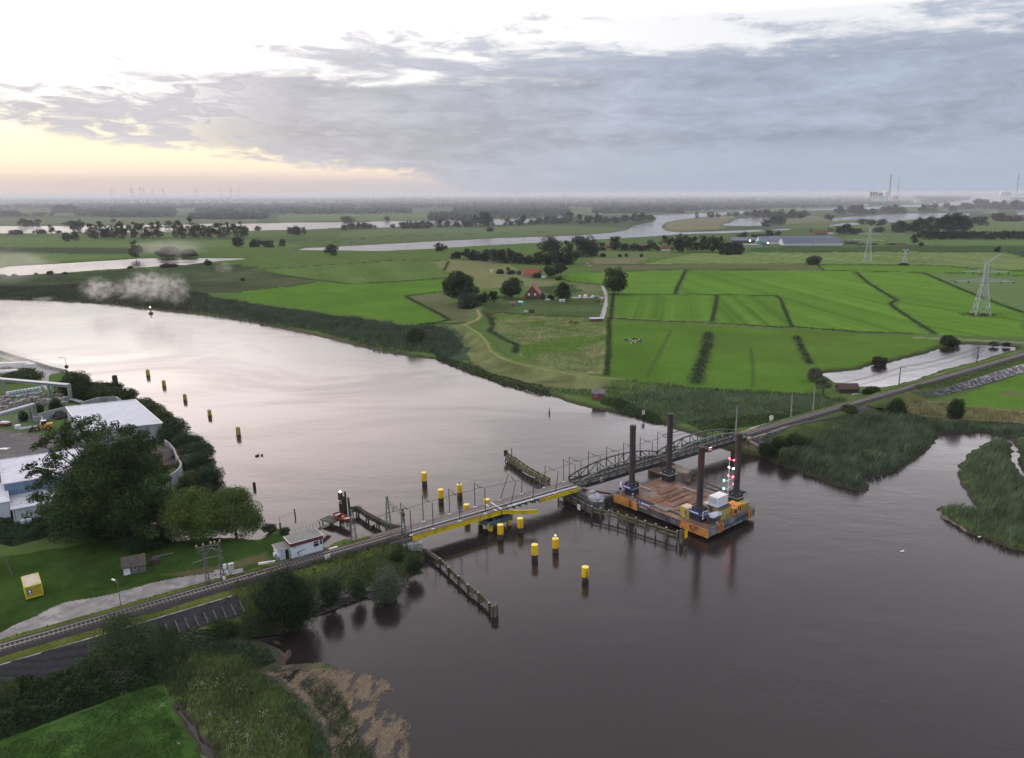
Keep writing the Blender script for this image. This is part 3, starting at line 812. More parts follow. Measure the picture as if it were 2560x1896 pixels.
def gza(P):
 z = 1.0 - HC
 Zf = P[:,1] * _cp - z * _sp
 u = CX + F * P[:,0] / Zf
 v = CY + F * -(P[:,1] * _sp + z * _cp) / Zf
 j = np.clip(np.searchsorted(cols,u),0,len(cols) - 1); i = np.clip(np.searchsorted(rows,v),0,len(rows) - 1)
 return Zg[i * len(cols) + j]
# ------------------------------------------------------------------ water
def make_water():
 m = bpy.data.materials.new('water')
 m.use_nodes = True
 g = NG(m.node_tree)
 b = g.n['Principled BSDF']
 b.inputs['Base Color'].default_value = (.019,.015,.014,1)
 b.inputs['IOR'].default_value = 1.333
 b.inputs['Specular IOR Level'].default_value = .5
 geo = g.node('ShaderNodeNewGeometry')
 P = geo.outputs['Position']
 mp = g.node('ShaderNodeMapping')
 mp.inputs['Scale'].default_value = (.55,1.0,1.0)
 mp.inputs['Rotation'].default_value = (0,0,R(25))
 g.l.new(P,mp.inputs[0])
 big = g.noise(mp.outputs[0],.016,4,.55,1.2)       # wind patches
 patch = g.sstep(big,.40,.62)
 w1 = g.noise(mp.outputs[0],.9,3,.6)
 w2 = g.noise(mp.outputs[0],.16,3,.55)
 w3 = g.noise(mp.outputs[0],.05,4,.6,.8)
 hgt = g.m('ADD',g.m('MULTIPLY_ADD',w2,2.2,g.m('MULTIPLY',w1,.40)),g.m('MULTIPLY',w3,1.6))
 bp = g.node('ShaderNodeBump')
 bp.inputs['Distance'].default_value = .10
 g.l.new(g.m('MULTIPLY_ADD',patch,.34,.12),bp.inputs['Strength'])
 g.l.new(hgt,bp.inputs['Height'])
 g.l.new(bp.outputs[0],b.inputs['Normal'])
 g.l.new(g.m('MULTIPLY_ADD',patch,.09,.125),b.inputs['Roughness'])
 s = 60000.0
 mb = MB().add([(-s,-s,0),(s,-s,0),(s,s,0),(-s,s,0)],[(0,1,2,3)])
 o = mb.build('river_water',m)
 tag(o,'brown tidal river reflecting the pale dawn sky',kind='structure')
make_water()
# ------------------------------------------------------------------ foliage
def cards(P,size,colour,up=.35,aspect=1.0,sub=None,n=None):
 """leaf clumps: one small bent-free quad at each point, turned at random, tilted a little to the light"""
 N = len(P)
 size = np.broadcast_to(size,(N,))
 nrm = rng.normal(size=(N,3))
 nrm /= np.linalg.norm(nrm,axis=1,keepdims=True) + 1e-9
 if n is not None:
  nrm = nrm * .8 + n
 nrm[:,2] += up
 nrm /= np.linalg.norm(nrm,axis=1,keepdims=True) + 1e-9
 r = rng.normal(size=(N,3))
 a = np.cross(nrm,r); a /= np.linalg.norm(a,axis=1,keepdims=True) + 1e-9
 b = np.cross(nrm,a)
 h = (size / 2)[:,None]
 V = np.stack([P - a * h * aspect,P - b * h * .7,P + a * h * aspect,P + b * h * .7],1).reshape(-1,3)
 Q = np.arange(4 * N).reshape(N,4)
 Cc = np.repeat(colour,4,axis=0)
 return V,Q,Cc
def blobs_cloud(blobs,dens,size,base,var=.25,bvar=.22,fill=.55,hue=.12):
 """leaf points on and inside a set of ellipsoidal limb clusters; each cluster has its own shade of green"""
 Ps,Cs,Ns = [],[],[]
 for (x,y,z,rx,ry,rz) in blobs:
  area = 4 * math.pi * ((rx * ry) ** 1.6 / 3 + (rx * rz) ** 1.6 / 3 + (ry * rz) ** 1.6 / 3) ** (1 / 1.6)
  n = max(6,int(area * dens))
  d = rng.normal(size=(n,3)); d /= np.linalg.norm(d,axis=1,keepdims=True)
  rr = (1 - fill * rng.random(n) ** 2.2)
  rr *= 1 + .22 * (vnoise(d[:,0] * 2.6 + x,d[:,1] * 2.6 + d[:,2] * 3.1 + y,5) - .5) * 2
  p = d * rr[:,None] * np.array([rx,ry,rz]) + np.array([x,y,z])
  k = 1 + (rng.random() - .5) * 2 * bvar
  hu = (rng.random() - .5) * 2 * hue
  c = np.tile(base * .74 * k * np.array([1 + hu,1,1 - hu * .5]),(n,1)) * (1 + (rng.random(n) - .5) * 2 * var)[:,None]
  Ps.append(p); Cs.append(c); Ns.append(d * .8)
 return np.concatenate(Ps),np.concatenate(Cs),np.concatenate(Ns)
def crown_blobs(w,h,z0,nb=26,flat=1.0,round_=1.0,depth=None):
 """limb clusters that together make a crown of width w from z0 up to h"""
 out = []
 hh = (h - z0)
 for i in range(nb):
  u = rng.random(); th = rng.random() * 2 * math.pi
  zc = z0 + hh * (.12 + .76 * u)
  prof = math.sin(math.pi * min(1,max(0,.16 + .80 * u)) ** flat) ** .62
  rad = (w / 2) * prof * (.30 + .52 * math.sqrt(rng.random()))
  s = (w / 2) * (.26 + .18 * rng.random()) * (.75 + .35 * prof)
  out.append((rad * math.cos(th),rad * math.sin(th) * (depth or 1),zc,s,s,s * .8 * round_))
 out.append((0,0,z0 + hh * .45,w * .27,w * .27,hh * .33))
 return out
def trunk_mb(h,r,limbs=0,spread=3.0,z0=0.0):
 mb = MB()
 pts = [Vector((0,0,z0))]
 for i in range(1,5):
  pts.append(Vector((rng.normal() * .04 * h * i / 4,rng.normal() * .04 * h * i / 4,z0 + h * i / 4)))
 for i in range(4):
  mb.tube(pts[i],pts[i + 1],r * (1 - .2 * i),7,r * (1 - .2 * (i + 1)),False)
 for k in range(limbs):
  i = int(rng.integers(1,4))
  t = rng.random() * 6.28
  e = pts[i] + Vector((math.cos(t) * spread,math.sin(t) * spread,h * (.2 + .25 * rng.random())))
  m = (pts[i] + e) / 2 + Vector((0,0,-.06 * h))
  mb.tube(pts[i],m,r * .42,5,r * .3,False)
  mb.tube(m,e,r * .3,5,r * .1,False)
 return mb
M_BARK = pm('bark',(.055,.045,.036),(.03,.026,.022),3.0,.9,bump=.4)
def make_tree(name,loc,w,h,z0,base,label,cat='tree',group=None,dens=3.0,size=.4,nb=26,flat=1.0,trunk_r=.35,limbs=6,var=.25,bvar=.25,depth=None,rz=0.0,trunk=True,up=.35,hue=.12,blobs=None,aspect=1.0):
 """a tree with a tapered trunk and a crown of many leaf clumps"""
 e = empty(name,loc,rz,label,cat,group)
 bl = blobs or crown_blobs(w,h,z0,nb,flat,depth=depth)
 P,Cc,Nn = blobs_cloud(bl,dens,size,base,var,bvar,hue=hue)
 P[:,2] = np.maximum(P[:,2],.15)
 V,Q,C4 = cards(P,size * (.7 + .7 * rng.random(len(P))),Cc,up,aspect,n=Nn)
 np_mesh('crown',V,Q,M_LEAF,C4,e)
 if trunk:
  trunk_mb(z0 + (h - z0) * .62,trunk_r,limbs,w * .33).build('trunk',M_BARK,e)
 return e
def make_bush(name,loc,w,h,base,label,cat='bush',group=None,dens=4.0,size=.35,nb=14,d=None,rz=0.0,var=.25,bvar=.22,aspect=1.0,hue=.12):
 """a bush: leaf clumps down to the ground over a few stems"""
 e = empty(name,loc,rz,label,cat,group)
 d = d or w
 bl = []
 for i in range(nb):
  t = rng.random() * 6.28; q = math.sqrt(rng.random())
  zc = h * (.18 + .58 * rng.random() * (1 - .45 * q))
  s = .17 + .10 * rng.random()
  bl.append((math.cos(t) * q * w * .34,math.sin(t) * q * d * .34,zc,w * s,d * s,h * (s + .05)))
 bl.append((0,0,h * .42,w * .40,d * .40,h * .42))
 P,Cc,Nn = blobs_cloud(bl,dens,size,base,var,bvar,fill=.4,hue=hue)
 P[:,2] = np.maximum(P[:,2],.05)
 V,Q,C4 = cards(P,size * (.7 + .7 * rng.random(len(P))),Cc,.3,aspect,n=Nn)
 np_mesh('crown',V,Q,M_LEAF,C4,e)
 mb = MB()
 for k in range(5):
  t = rng.random() * 6.28
  mb.tube((math.cos(t) * .15,math.sin(t) * .15,-.2),(math.cos(t) * w * .22,math.sin(t) * d * .22,h * .55),.07,5,.03,False)
 mb.build('stem',M_BARK,e)
 return e
def at_g(zm,x,y,z0=1.2):
 """the point of the ground sheet at this place of the photograph"""
 p = at(zm,x,y,z0)
 for _ in range(4):
  p = at(zm,x,y,gz(p.x,p.y))
 return p
def pic_tree(fn,name,zm,x,ytop,ybase,wpx,*a,**k):
 """tree or bush whose foot, top and width are read off the photograph"""
 loc = at_g(zm,x,ybase)
 h = top_z(loc,zm,x,ytop) - loc.z
 w = wpx * ZM[zm][2] * mpp(loc)
 return fn(name,loc,w,h,*a,**k)
def T(zm,x,yt,yb,w,base,label,cat='tree',frac=.18,name='tree',**k):
 loc = at_g(zm,x,yb)
 h = top_z(loc,zm,x,yt) - loc.z
 W = w * ZM[zm][2] * mpp(loc)
 pxm = mpp(loc) * 2.5
 k.setdefault('size',max(.28,min(pxm * 1.3,W * .16)))
 s = k['size']
 k.setdefault('dens',min(6.0,1.25 / (s * s)))
 return make_tree(name,loc,W,h,h * frac,np.array(base),label,cat,**k)
def Bu(zm,x,yt,yb,w,base,label,cat='bush',name='bush',**k):
 loc = at_g(zm,x,yb)
 h = top_z(loc,zm,x,yt) - loc.z
 W = w * ZM[zm][2] * mpp(loc)
 pxm = mpp(loc) * 2.5
 k.setdefault('size',max(.25,min(pxm * 1.25,W * .16)))
 s = k['size']
 k.setdefault('dens',min(8.0,1.3 / (s * s)))
 return make_bush(name,loc,W,h,np.array(base),label,cat,**k)
G_OAK,G_DARK,G_MID,G_WILLOW,G_GREY,G_YEL = (.052,.092,.028),(.023,.044,.018),(.048,.086,.029),(.125,.180,.045),(.110,.140,.085),(.120,.145,.030)
# --- big oak by the works and the willows behind it
oak_loc = at_g('E',900,1790,2.0)
oak_h = top_z(oak_loc,'E',900,835) - oak_loc.z
oak_w = 1130 * .31475 * mpp(oak_loc)
def oak():
 e = empty('oak_tree',oak_loc,0,'huge dark broad oak in front of the works, overhanging the white roofs','tree')
 cl = [(620,890,62),(745,872,60),(860,905,72),(985,935,66),(1090,985,72),(1175,1040,66),(500,930,60),(410,985,52),(320,1045,48),(225,1215,42),(310,1235,50),(410,1190,58),(290,1360,58),(285,1460,64),(345,1560,78),(405,1660,88),(470,1120,60),(240,1290,34),(380,1290,60),
    (560,1040,92),(690,1000,100),(830,1040,110),(980,1080,112),(1120,1130,100),(1240,1160,70),(1320,1240,46),(1290,1330,60),(600,1200,80),(760,1190,120),(920,1230,118),(1080,1270,112),(1220,1300,84),(480,1420,104),(620,1430,110),(780,1400,128),(960,1430,130),(1130,1430,116),(1240,1440,84),(540,1600,122),(700,1620,130),(880,1620,134),(1050,1600,124),(1190,1560,104),(480,1730,90),(650,1740,100),(830,1740,108),(1010,1720,100),(1150,1690,84),(700,1320,60),(1010,1350,60)]
 bl = []; mbk = MB()
 pxm = mpp(oak_loc) * .31475
 tb = [Vector((0,0,0)),Vector((.3,0,4.5)),Vector((-.4,.3,9.5)),Vector((.5,0,14.5)),Vector((.2,.2,18))]
 for i in range(4): mbk.tube(tb[i],tb[i + 1],.95 - .2 * i,9,.75 - .2 * i,False)
 for x,y,r_ in cl:
  d = ray(*px('E',x,y))
  w = 1 - min(1,abs(x - 800) / 620)
  yy = oak_loc.y + rng.normal() * 5.0 * w - 1.5
  t = yy / d[1]
  q = Vector((d[0] * t - oak_loc.x,yy - oak_loc.y,HC + d[2] * t - oak_loc.z))
  q.z = max(q.z,1.6)
  rr = r_ * pxm * .92
  for _ in range(5):
   o_ = rng.normal(size=3) * rr * .50
   k = .50 + .38 * rng.random()
   bl.append((q.x + o_[0],q.y + o_[1],q.z + o_[2] * .8,rr * k,rr * k,rr * k * .72))
  a_ = tb[int(np.clip(q.z / 5,0,3))]
  m_ = a_.lerp(q,.5) + Vector((0,0,-.8))
  mbk.tube(a_,m_,.30,5,.2,False); mbk.tube(m_,q,.2,5,.07,False)
 for q in crown_blobs(26,25,2,46): bl.append(q)
 P,Cc,Nn = blobs_cloud(bl,6.0,.42,np.array(G_OAK),.38,.42,fill=.45,hue=.2)
 P[:,2] = np.maximum(P[:,2],.3)
 V,Q,C4 = cards(P,.42 * (.6 + .9 * rng.random(len(P))),Cc,.4,1.1,n=Nn)
 np_mesh('crown',V,Q,M_LEAF,C4,e)
 mbk.build('trunk',M_BARK,e)
oak()
T('E',1300,1440,1790,420,G_DARK,'dark low tree between the huge oak and the willows',frac=.05,nb=26,limbs=5,bvar=.3)
T('E',1560,1415,1800,480,G_WILLOW,'yellow-green weeping willow beside the dark oak',frac=.04,name='willow_tree',nb=60,dens=7.0,bvar=.28,limbs=6,hue=.2)
T('E',1880,1385,1795,420,(.10,.155,.045),'yellow-green weeping willow at the water, right-hand one of the pair',frac=.04,name='willow_tree',nb=54,dens=7.0,bvar=.26,limbs=6,hue=.18)
Bu('G',1000,90,225,330,G_DARK,'dark undergrowth bush under the willows beside the water gap')
Bu('c',190,600,710,240,(.045,.075,.04),'tuft of reeds and willow scrub left of the lone bank lamp')
Bu('c',390,635,745,170,(.055,.09,.045),'tuft of reeds and scrub right of the lone bank lamp')
# --- bushes below the track,left bank
Bu('I',360,800,1225,420,G_DARK,'huge round dark green bush on the bank below the track',size=.3,dens=9,nb=34,bvar=.3)
Bu('I',690,815,1085,190,(.040,.068,.034),'dark green bush on the bank right of the huge round one',nb=18)
Bu('I',875,835,1040,150,(.040,.075,.030),'smaller green bush between the dark bush and the silvery one')
Bu('I',1110,770,1050,260,G_GREY,'silvery grey-green willow bush hanging over the water',nb=22,bvar=.18)
Bu('I',1310,690,860,150,(.036,.066,.028),'dark green bush at the water beneath the abutment',nb=16)
Bu('I',1190,615,760,120,(.055,.09,.032),'leafy bush at the foot of the lattice portal leg')
Bu('I',960,690,800,190,(.06,.08,.035),'low olive scrub on the slope above the silvery bush')
Bu('I',320,1190,1262,90,(.10,.13,.035),'yellow-green tuft at the foot of the huge round bush')
Bu('I',120,1160,1290,260,(.040,.065,.028),'low dark bramble at the mud inlet')
Bu('G',1500,690,850,200,(.045,.068,.024),'dark rounded bush with a yellow side by the black sheeting',nb=18)
Bu('G',1585,705,800,80,G_YEL,'yellow-green side shoots against the dark rounded bush')
T('G',860,665,1110,380,(.058,.090,.036),'tall bushy green tree over the black sheeting',frac=.05,nb=44,bvar=.28,trunk_r=.22)
Bu('G',840,890,1130,270,(.115,.145,.095),'grey-green willow bush in front of the tall bushy tree',nb=18,bvar=.16)
Bu('G',600,930,1190,200,(.05,.085,.03),'leafy bush left of the grey-green willow')
Bu('G',1010,930,1100,190,(.036,.062,.03),'dark bush right of the grey-green willow')
Bu('G',50,1075,1330,190,(.085,.115,.045),'pale green bush at the left edge of the bramble thicket')
# --- works,left bank
for i,(x,yt,yb,w,c) in enumerate([(620,455,690,300,(.045,.065,.025)),(800,560,690,220,(.065,.09,.035)),(930,590,690,170,(.07,.095,.04)),(1010,600,700,190,(.06,.085,.035)),(1130,670,770,210,(.05,.08,.035)),
   (1210,705,850,240,(.055,.085,.035)),(1290,755,920,220,(.075,.095,.035)),(1390,820,1030,280,(.042,.07,.03)),(1500,930,1110,250,(.045,.075,.032)),(1570,1010,1190,250,(.05,.08,.036)),
   (1500,1110,1250,200,(.10,.125,.075)),(1610,1080,1250,230,(.04,.07,.032)),(1660,1190,1380,250,(.036,.066,.03)),(1510,1240,1390,180,(.08,.10,.035)),(1560,1330,1440,260,(.045,.07,.032)),(780,540,640,220,(.035,.06,.025)),(890,545,640,180,(.04,.065,.03))]):
 nm = ['small dark tree at the quay end, first of the bank scrub','green scrub bush on the factory bank just below the small dark tree','rounded scrub bush on the factory bank in line with the dark pile','bush at the bend of the factory bank behind the grey-roofed hall','dense bank bush level with the far corner of the grey-roofed hall','bank bush beside the right edge of the grey roof','olive-yellow bank bush beside the front of the grey roof','large dark bank bush by the corner of the grey-roofed hall','dark bank bush outside the top of the curved wall','bank bush at the middle of the curved wall','pale silvery bush against the outside of the curved wall','dark bush leaning over the water by the curved wall','darkest bush at the foot of the factory bank','yellowish bush low outside the curved wall','low bush between the curved wall and the willows','dark hedge bush behind the quay tree','dark hedge bush nearest the dark pile'][i]
 Bu('E',x,yt,yb,w,c,nm,group='scrub along the factory bank',nb=16,bvar=.3)
Bu('a',960,900,1145,220,(.032,.055,.024),'dark cone-shaped conifer beside the bale stack',name='conifer')
Bu('a',700,1010,1200,140,(.032,.055,.024),'small dark conifer near the end of the lower pipe',name='conifer')
Bu('a',415,1120,1330,150,(.028,.050,.022),'dark round conifer on the lawn under the lower pipe',name='conifer')
Bu('a',380,440,620,620,(.06,.085,.03),'green hedge behind the upper pipe bridge')
Bu('E',45,430,470,100,(.07,.09,.04),'low scrub by the stacked trailers')
# --- right bank and pasture bushes,farm trees
Bu('M',1525,880,1040,190,(.068,.092,.038),'round solitary willow bush on the reedy river bank',nb=18)
T('h',300,155,540,330,(.046,.072,.034),'tall dark tree left of the farmhouse, biggest of its group',frac=.08,nb=40,bvar=.25)
T('h',440,250,560,180,(.052,.078,.036),'dark tree on the right flank of the tallest farm tree',frac=.1)
Bu('h',420,370,575,280,(.075,.098,.065),'grey-green willow in front of the tallest farm tree',nb=20)
T('h',580,395,555,120,(.042,.062,.032),'small dark orchard tree by the grey-green willow',frac=.2)
T('h',690,395,530,130,(.042,.062,.032),'small dark orchard tree, the one nearer the farmhouse',frac=.25)
T('h',900,235,480,250,(.046,.072,.034),'rounded tree immediately left of the farmhouse',frac=.12,nb=34)
T('h',1460,285,500,190,(.030,.048,.026),'dark conifer-like tree right of the farmhouse',frac=.06,nb=30)
Bu('h',1330,420,490,100,(.034,.054,.028),'dark bush under the conifer-like farm tree')
T('h',2040,115,430,290,(.050,.074,.034),'lone tree with a gap in its crown beside the lane',frac=.12,nb=34,bvar=.3)
T('h',1310,105,245,150,(.048,.074,.036),'round tree right of the red barn',frac=.1)
T('h',1430,62,230,160,(.042,.066,.034),'taller tree behind the round tree by the red barn',frac=.1)
Bu('h',1170,175,245,110,(.036,.058,.030),'dark bush in front of the red barn roof')
Bu('h',1410,220,270,90,(.07,.09,.06),'grey bush at the foot of the round tree')
Bu('h',1090,440,485,60,(.05,.075,.03),'shrub at the farmhouse gable')
for i,(x,yt,yb,w) in enumerate([(760,140,200,90),(880,150,205,110),(975,155,210,60),(850,120,160,50)]):
 Bu('h',x,yt,yb,w,(.060,.085,.050),'grey-green shrub in the row left of the red barn',group='shrubs left of the red barn')
Bu('N',1935,50,145,155,(.055,.072,.050),'lone rounded bush between the mown fields')
Bu('O',1405,805,915,170,(.034,.055,.025),'round dark bush at the top corner of the pond')
Bu('O',750,1005,1110,140,(.042,.055,.030),'round brown-green bush reflected in the pond')
Bu('O',140,1105,1250,150,(.115,.130,.095),'pale grey willow at the narrow end of the pond',nb=18)
T('O',215,1235,1370,170,(.085,.115,.055),'small leaning willow beside the wooden hut',frac=.3,nb=14)
Bu('O',680,1290,1375,170,(.05,.075,.028),'low green bush between hut and track')
Bu('O',1820,870,920,90,(.045,.065,.028),'low bush on the pond bank by the far track')
Bu('O',1940,880,925,80,(.045,.065,.028),'smaller low bush on the pond bank by the far track')
Bu('O',905,1395,1580,200,(.034,.055,.024),'dark thicket bush at the end of the short plastic sheet',nb=18)
Bu('O',1460,1400,1600,180,(.040,.062,.028),'dark pointed tree-like bush in the rough grass at the creek',nb=18)
Bu('O',450,1465,1560,190,(.060,.075,.030),'olive bush on the track bank before the plastic sheet')
Bu('K',320,850,960,130,(.030,.048,.022),'dark bush beside the right-hand abutment',nb=16)
Bu('K',400,810,930,130,(.045,.066,.026),'green bush behind the dark abutment bush')
Bu('K',510,800,890,150,(.042,.064,.026),'green bush on the slope above the reed bed')
Bu('K',450,890,990,150,(.095,.110,.055),'pale olive bush in front of the abutment bushes')
Bu('K',60,740,800,70,(.05,.075,.03),'bush at the foot of the catenary mast past the bridge')
for i,(x,yt,yb,w) in enumerate([(95,40,78,50),(240,48,80,36),(300,42,78,36),(430,45,80,34)]):
 Bu('N',x,yt,yb,w,(.042,.060,.036),'small dark bush in a loose row on the far meadow',group='small bushes on the far meadow')
T('N',1165,0,60,110,(.044,.064,.036),'rounded bush at the edge of the barn wood, left of two',frac=.0)
T('N',1260,5,55,100,(.040,.058,.034),'rounded bush at the edge of the barn wood, right of two',frac=.0)
Bu('L',2115,745,775,40,(.04,.055,.03),'tiny lone bush on the brown marsh')
# --- trees by the inlet and along the far channel
def rowtree(zm,x,yt,yb,w,base,label,group,nm='tree'):
 return T(zm,x,yt - (yb - yt) * .10,yb,w * 1.22,base,label,frac=.0,name=nm,group=group,nb=14,limbs=3,bvar=.3)
POP = [(590,345,430,70),(650,350,428,70),(690,240,350,90),(640,250,345,70),(790,280,415,70),(830,285,418,70),(885,258,415,80),(930,300,415,60),(970,295,415,70),(1015,290,418,60),(1060,258,415,85),(1085,300,410,60),(1180,270,408,95),(1130,285,350,60),(1260,272,412,80),(1290,300,412,50),(1330,268,410,70),(1390,255,405,65),(1375,300,410,55),
    (1470,250,330,60),(1550,250,408,95),(1590,280,410,70),(1680,225,405,100),(1740,270,410,80),(1790,290,410,70),(1840,300,412,70),(1900,270,408,80),(1940,275,405,60),(1990,265,400,70),(2050,265,405,75),(2110,260,400,75),(2140,290,395,60)]
for x,yt,yb,w in POP:
 rowtree('L',x,yt,yb,w,(.040,.058,.034),'tall loose tree in the row along the left meadow','row of tall trees on the left meadow')
T('L',1190,410,600,110,(.040,.056,.032),'single tree standing in mist on the inlet shore',frac=.1,nb=18)
T('L',2080,390,480,110,(.042,.060,.038),'tree at the right end of the tall row, before a puddle',frac=.05)
for x,yt,yb,w in [(1480,458,560,170),(1640,490,560,140),(1400,500,545,90)]:
 Bu('L',x,yt,yb,w,(.042,.060,.038),'dark scrub in mist behind the inlet',group='scrub in mist behind the inlet')
for x,yt,yb,w in [(1815,585,640,70),(1460,618,660,110),(1520,620,655,70),(1135,642,670,50),(440,685,720,60),(315,700,725,40),(130,710,740,60),(570,695,718,50),(20,715,745,80)]:
 Bu('L',x,yt,yb,w,(.034,.048,.028),'low dark bush on the near shore of the inlet',group='bushes on the near shore of the inlet')
for x,yt,yb,w in [(210,240,300,70),(260,250,300,60),(330,245,298,60),(450,285,360,55),(350,335,365,90),(130,350,370,120),(990,240,270,45),(515,340,362,40)]:
 rowtree('L',x,yt,yb,w,(.040,.055,.038),'tree on the banks of the far left channel','trees on the banks of the far left channel')
for x,yt,yb,w in [(800,178,275,100),(160,22,60,55),(480,28,100,110),(560,25,105,40),(140,135,200,100),(220,150,205,60),(265,145,205,70),(375,132,195,65),(1750,170,240,90)]:
 rowtree('M',x,yt,yb,w,(.040,.058,.038),'tree beside the narrow middle channel','trees beside the narrow middle channel')
ISL = [(30,420,458,38),(70,412,450,50),(115,408,448,50),(160,410,448,45),(195,415,446,35),(228,425,444,22),(343,415,444,30),(405,405,446,50),(450,398,446,55),(500,402,446,55),(545,400,444,50),(580,398,444,50),(650,395,440,50),(700,402,438,50),(760,400,436,50),(810,395,434,55),(850,390,434,45),(880,358,430,50),(935,338,428,85),(965,350,428,55),(992,405,428,22),
    (1080,380,425,40),(1110,400,424,40),(1185,358,422,40),(1165,390,424,55),(1245,390,420,40),(1290,375,418,50),(1340,372,418,55),(1390,370,416,60),(1440,365,416,60),(1490,340,412,65),(1550,360,414,60),(1610,358,412,65),(1670,352,412,65),(1730,362,410,60),(1790,366,410,55),(1850,358,408,60),(1910,350,404,65),(1960,352,402,60),(2010,360,396,50),(300,365,395,35),(50,370,402,70),(975,440,465,40)]
for x,yt,yb,w in ISL:
 rowtree('B',x,yt,yb,w,(.038,.056,.038),'tree in the belt on the island between the channels','belt of trees on the island between the channels')
for x,yt,yb,w in [(750,600,640,70),(830,580,645,80),(880,590,650,80),(950,590,655,90),(1020,578,665,100),(1080,580,668,100),(1150,605,670,80),(1175,600,675,60),(1230,625,675,70),(1290,600,675,80),(1370,592,678,110),(1440,590,678,110),(1510,602,678,100)]:
 rowtree('B',x,yt,yb,w,(.034,.050,.036),'dark tree in the wood beyond the farm','wood beyond the farm')
for x,yt,yb,w,l in [(1355,510,618,130,'pale hazy tree, left one of three tall ones beyond the farm'),(1480,522,615,70,'slender hazy tree, middle one of three beyond the farm'),(1580,498,625,160,'broadest hazy tree of the three beyond the farm')]:
 rowtree('B',x,yt,yb,w,(.042,.056,.044),l,'three tall trees beyond the farm')
VIL = [('B',1700,540,590,50),('B',1780,490,585,85),('B',1850,545,590,60),('B',1910,545,592,60),('B',1960,560,592,50),('B',2020,520,590,60),('B',2060,560,590,40),('B',2120,490,560,70),('B',2190,520,598,80),('B',2220,480,570,70),('C',10,490,600,70),('C',80,500,600,80),('C',150,495,598,80),('C',210,500,600,80),('C',260,500,600,70),('C',320,520,605,80),('C',380,535,605,70),('C',410,470,520,60),('C',500,485,510,70),('C',580,455,495,50),('C',635,465,495,35)]
for zm,x,yt,yb,w in VIL:
 rowtree(zm,x,yt,yb,w,(.034,.050,.032),'dark tree among the red-roofed houses along the lane','trees among the red-roofed houses')
RT_ = [(1070,418,485,80),(1040,430,485,60),(1130,445,485,60),(850,445,475,20),(1240,395,425,60),(1300,388,425,70),(1180,385,420,50),(1150,450,470,50),(1290,440,470,60),(1420,400,470,100),(1500,395,468,90),(1560,380,468,90),(1640,372,468,100),(1720,360,470,110),(1790,350,470,120),(1840,365,468,80),(1890,370,430,50),(1955,368,425,80),(2060,350,400,80),(2130,365,400,80),(2200,370,400,70),(1525,475,540,50),(1562,535,560,30),(2060,565,600,40),
    (620,370,420,70),(650,362,415,60),(555,392,432,55),(108,338,380,30),(195,338,375,45),(240,345,372,35),(318,342,365,30),(360,335,368,45),(430,335,365,40),(490,328,370,60),(560,325,372,70),(640,325,378,70),(720,328,380,80),(800,335,378,60),(970,355,390,50),(1040,300,355,70),(1120,300,350,60),(1160,300,352,80),(1250,320,350,60),(1340,305,345,70),(1380,295,345,80),(1440,310,345,50),(1570,290,340,55),(1630,285,335,70),(1725,285,312,50),(1770,300,335,50),(1850,285,320,80),(1945,262,315,100),(2020,275,320,80),(2100,270,325,90),(2170,268,325,80),(2225,275,325,60)]
for x,yt,yb,w in RT_:
 rowtree('C',x,yt,yb,w,(.036,.052,.036),'hazy tree around the lagoons and barns on the right','trees around the lagoons and barns')
for x in range(1570,2300,34):
 rowtree('C',x,462 + (x * 7 % 5),516,52,(.026,.042,.026),'dark tree in the straight shelter belt behind the right-hand field','straight shelter belt')
# --- woods on the horizon: far too many trees to count
def far_wood(regions,name,label,n_each):
 Vs,Qs,Cs,b = [],[],[],0
 bm = bmesh.new(); bmesh.ops.create_icosphere(bm,subdivisions=1,radius=1.0)
 bm.verts.ensure_lookup_table()
 V0 = np.array([v.co[:] for v in bm.verts]); Q0 = np.array([[v.index for v in f.verts] for f in bm.faces]); bm.free()
 for (poly,dens,hgt) in regions:
  pl = np.array([px(*p) for p in poly])
  (x0,y0),(x1,y1) = pl.min(0),pl.max(0)
  n = int((x1 - x0) * (y1 - y0) * dens)
  q = np.stack([x0 + rng.random(n) * (x1 - x0),y0 + rng.random(n) * (y1 - y0)],1)
  q = q[inside(q,pl)]
  for u,v in q:
   p = at('P',u,max(v,487.0),1.2)
   h = hgt * (.7 + .6 * rng.random()); w = h * (.5 + .5 * rng.random())
   k = V0 * (1 + rng.normal(size=(len(V0),1)) * .16) * np.array([w,w,h * .55]) + np.array([p.x,p.y,1.0 + h * .45])
   Vs.append(k); Qs.append(Q0 + b); b += len(V0)
   Cs.append(np.tile(np.array([.028,.042,.034]) * (.7 + .6 * rng.random()),(len(V0),1)))
 o = np_mesh(name,np.concatenate(Vs),np.concatenate(Qs),M_FARLEAF,np.concatenate(Cs),per=3)
 tag(o,label,kind='stuff')
AA = lambda *p: [('A',x,y) for x,y in p]
BB = lambda *p: [('B',x,y) for x,y in p]
CC_ = lambda *p: [('C',x,y) for x,y in p]
far_wood([(AA((-120,340),(130,340),(130,368),(-120,368)),.12,13),(AA((362,320),(470,320),(470,345),(362,345)),.25,26),(AA((480,330),(780,322),(1130,350),(1120,376),(700,372),(500,362)),.12,15),(AA((700,305),(1150,305),(1140,345),(700,335)),.10,18),(AA((1240,368),(1720,368),(1720,386),(1240,386)),.2,14),(AA((1280,325),(2231,325),(2231,352),(1280,352)),.14,16),
    (AA((0,290),(2231,282),(2231,318),(0,320)),.08,18),(AA((0,240),(2231,236),(2231,275),(0,280)),.10,20),(AA((150,355),(360,352),(360,366),(150,370)),.04,9),(AA((400,405),(470,405),(470,425),(400,425)),.05,8)],'far_wood','hazy woods and hedges on the left half of the horizon',0)
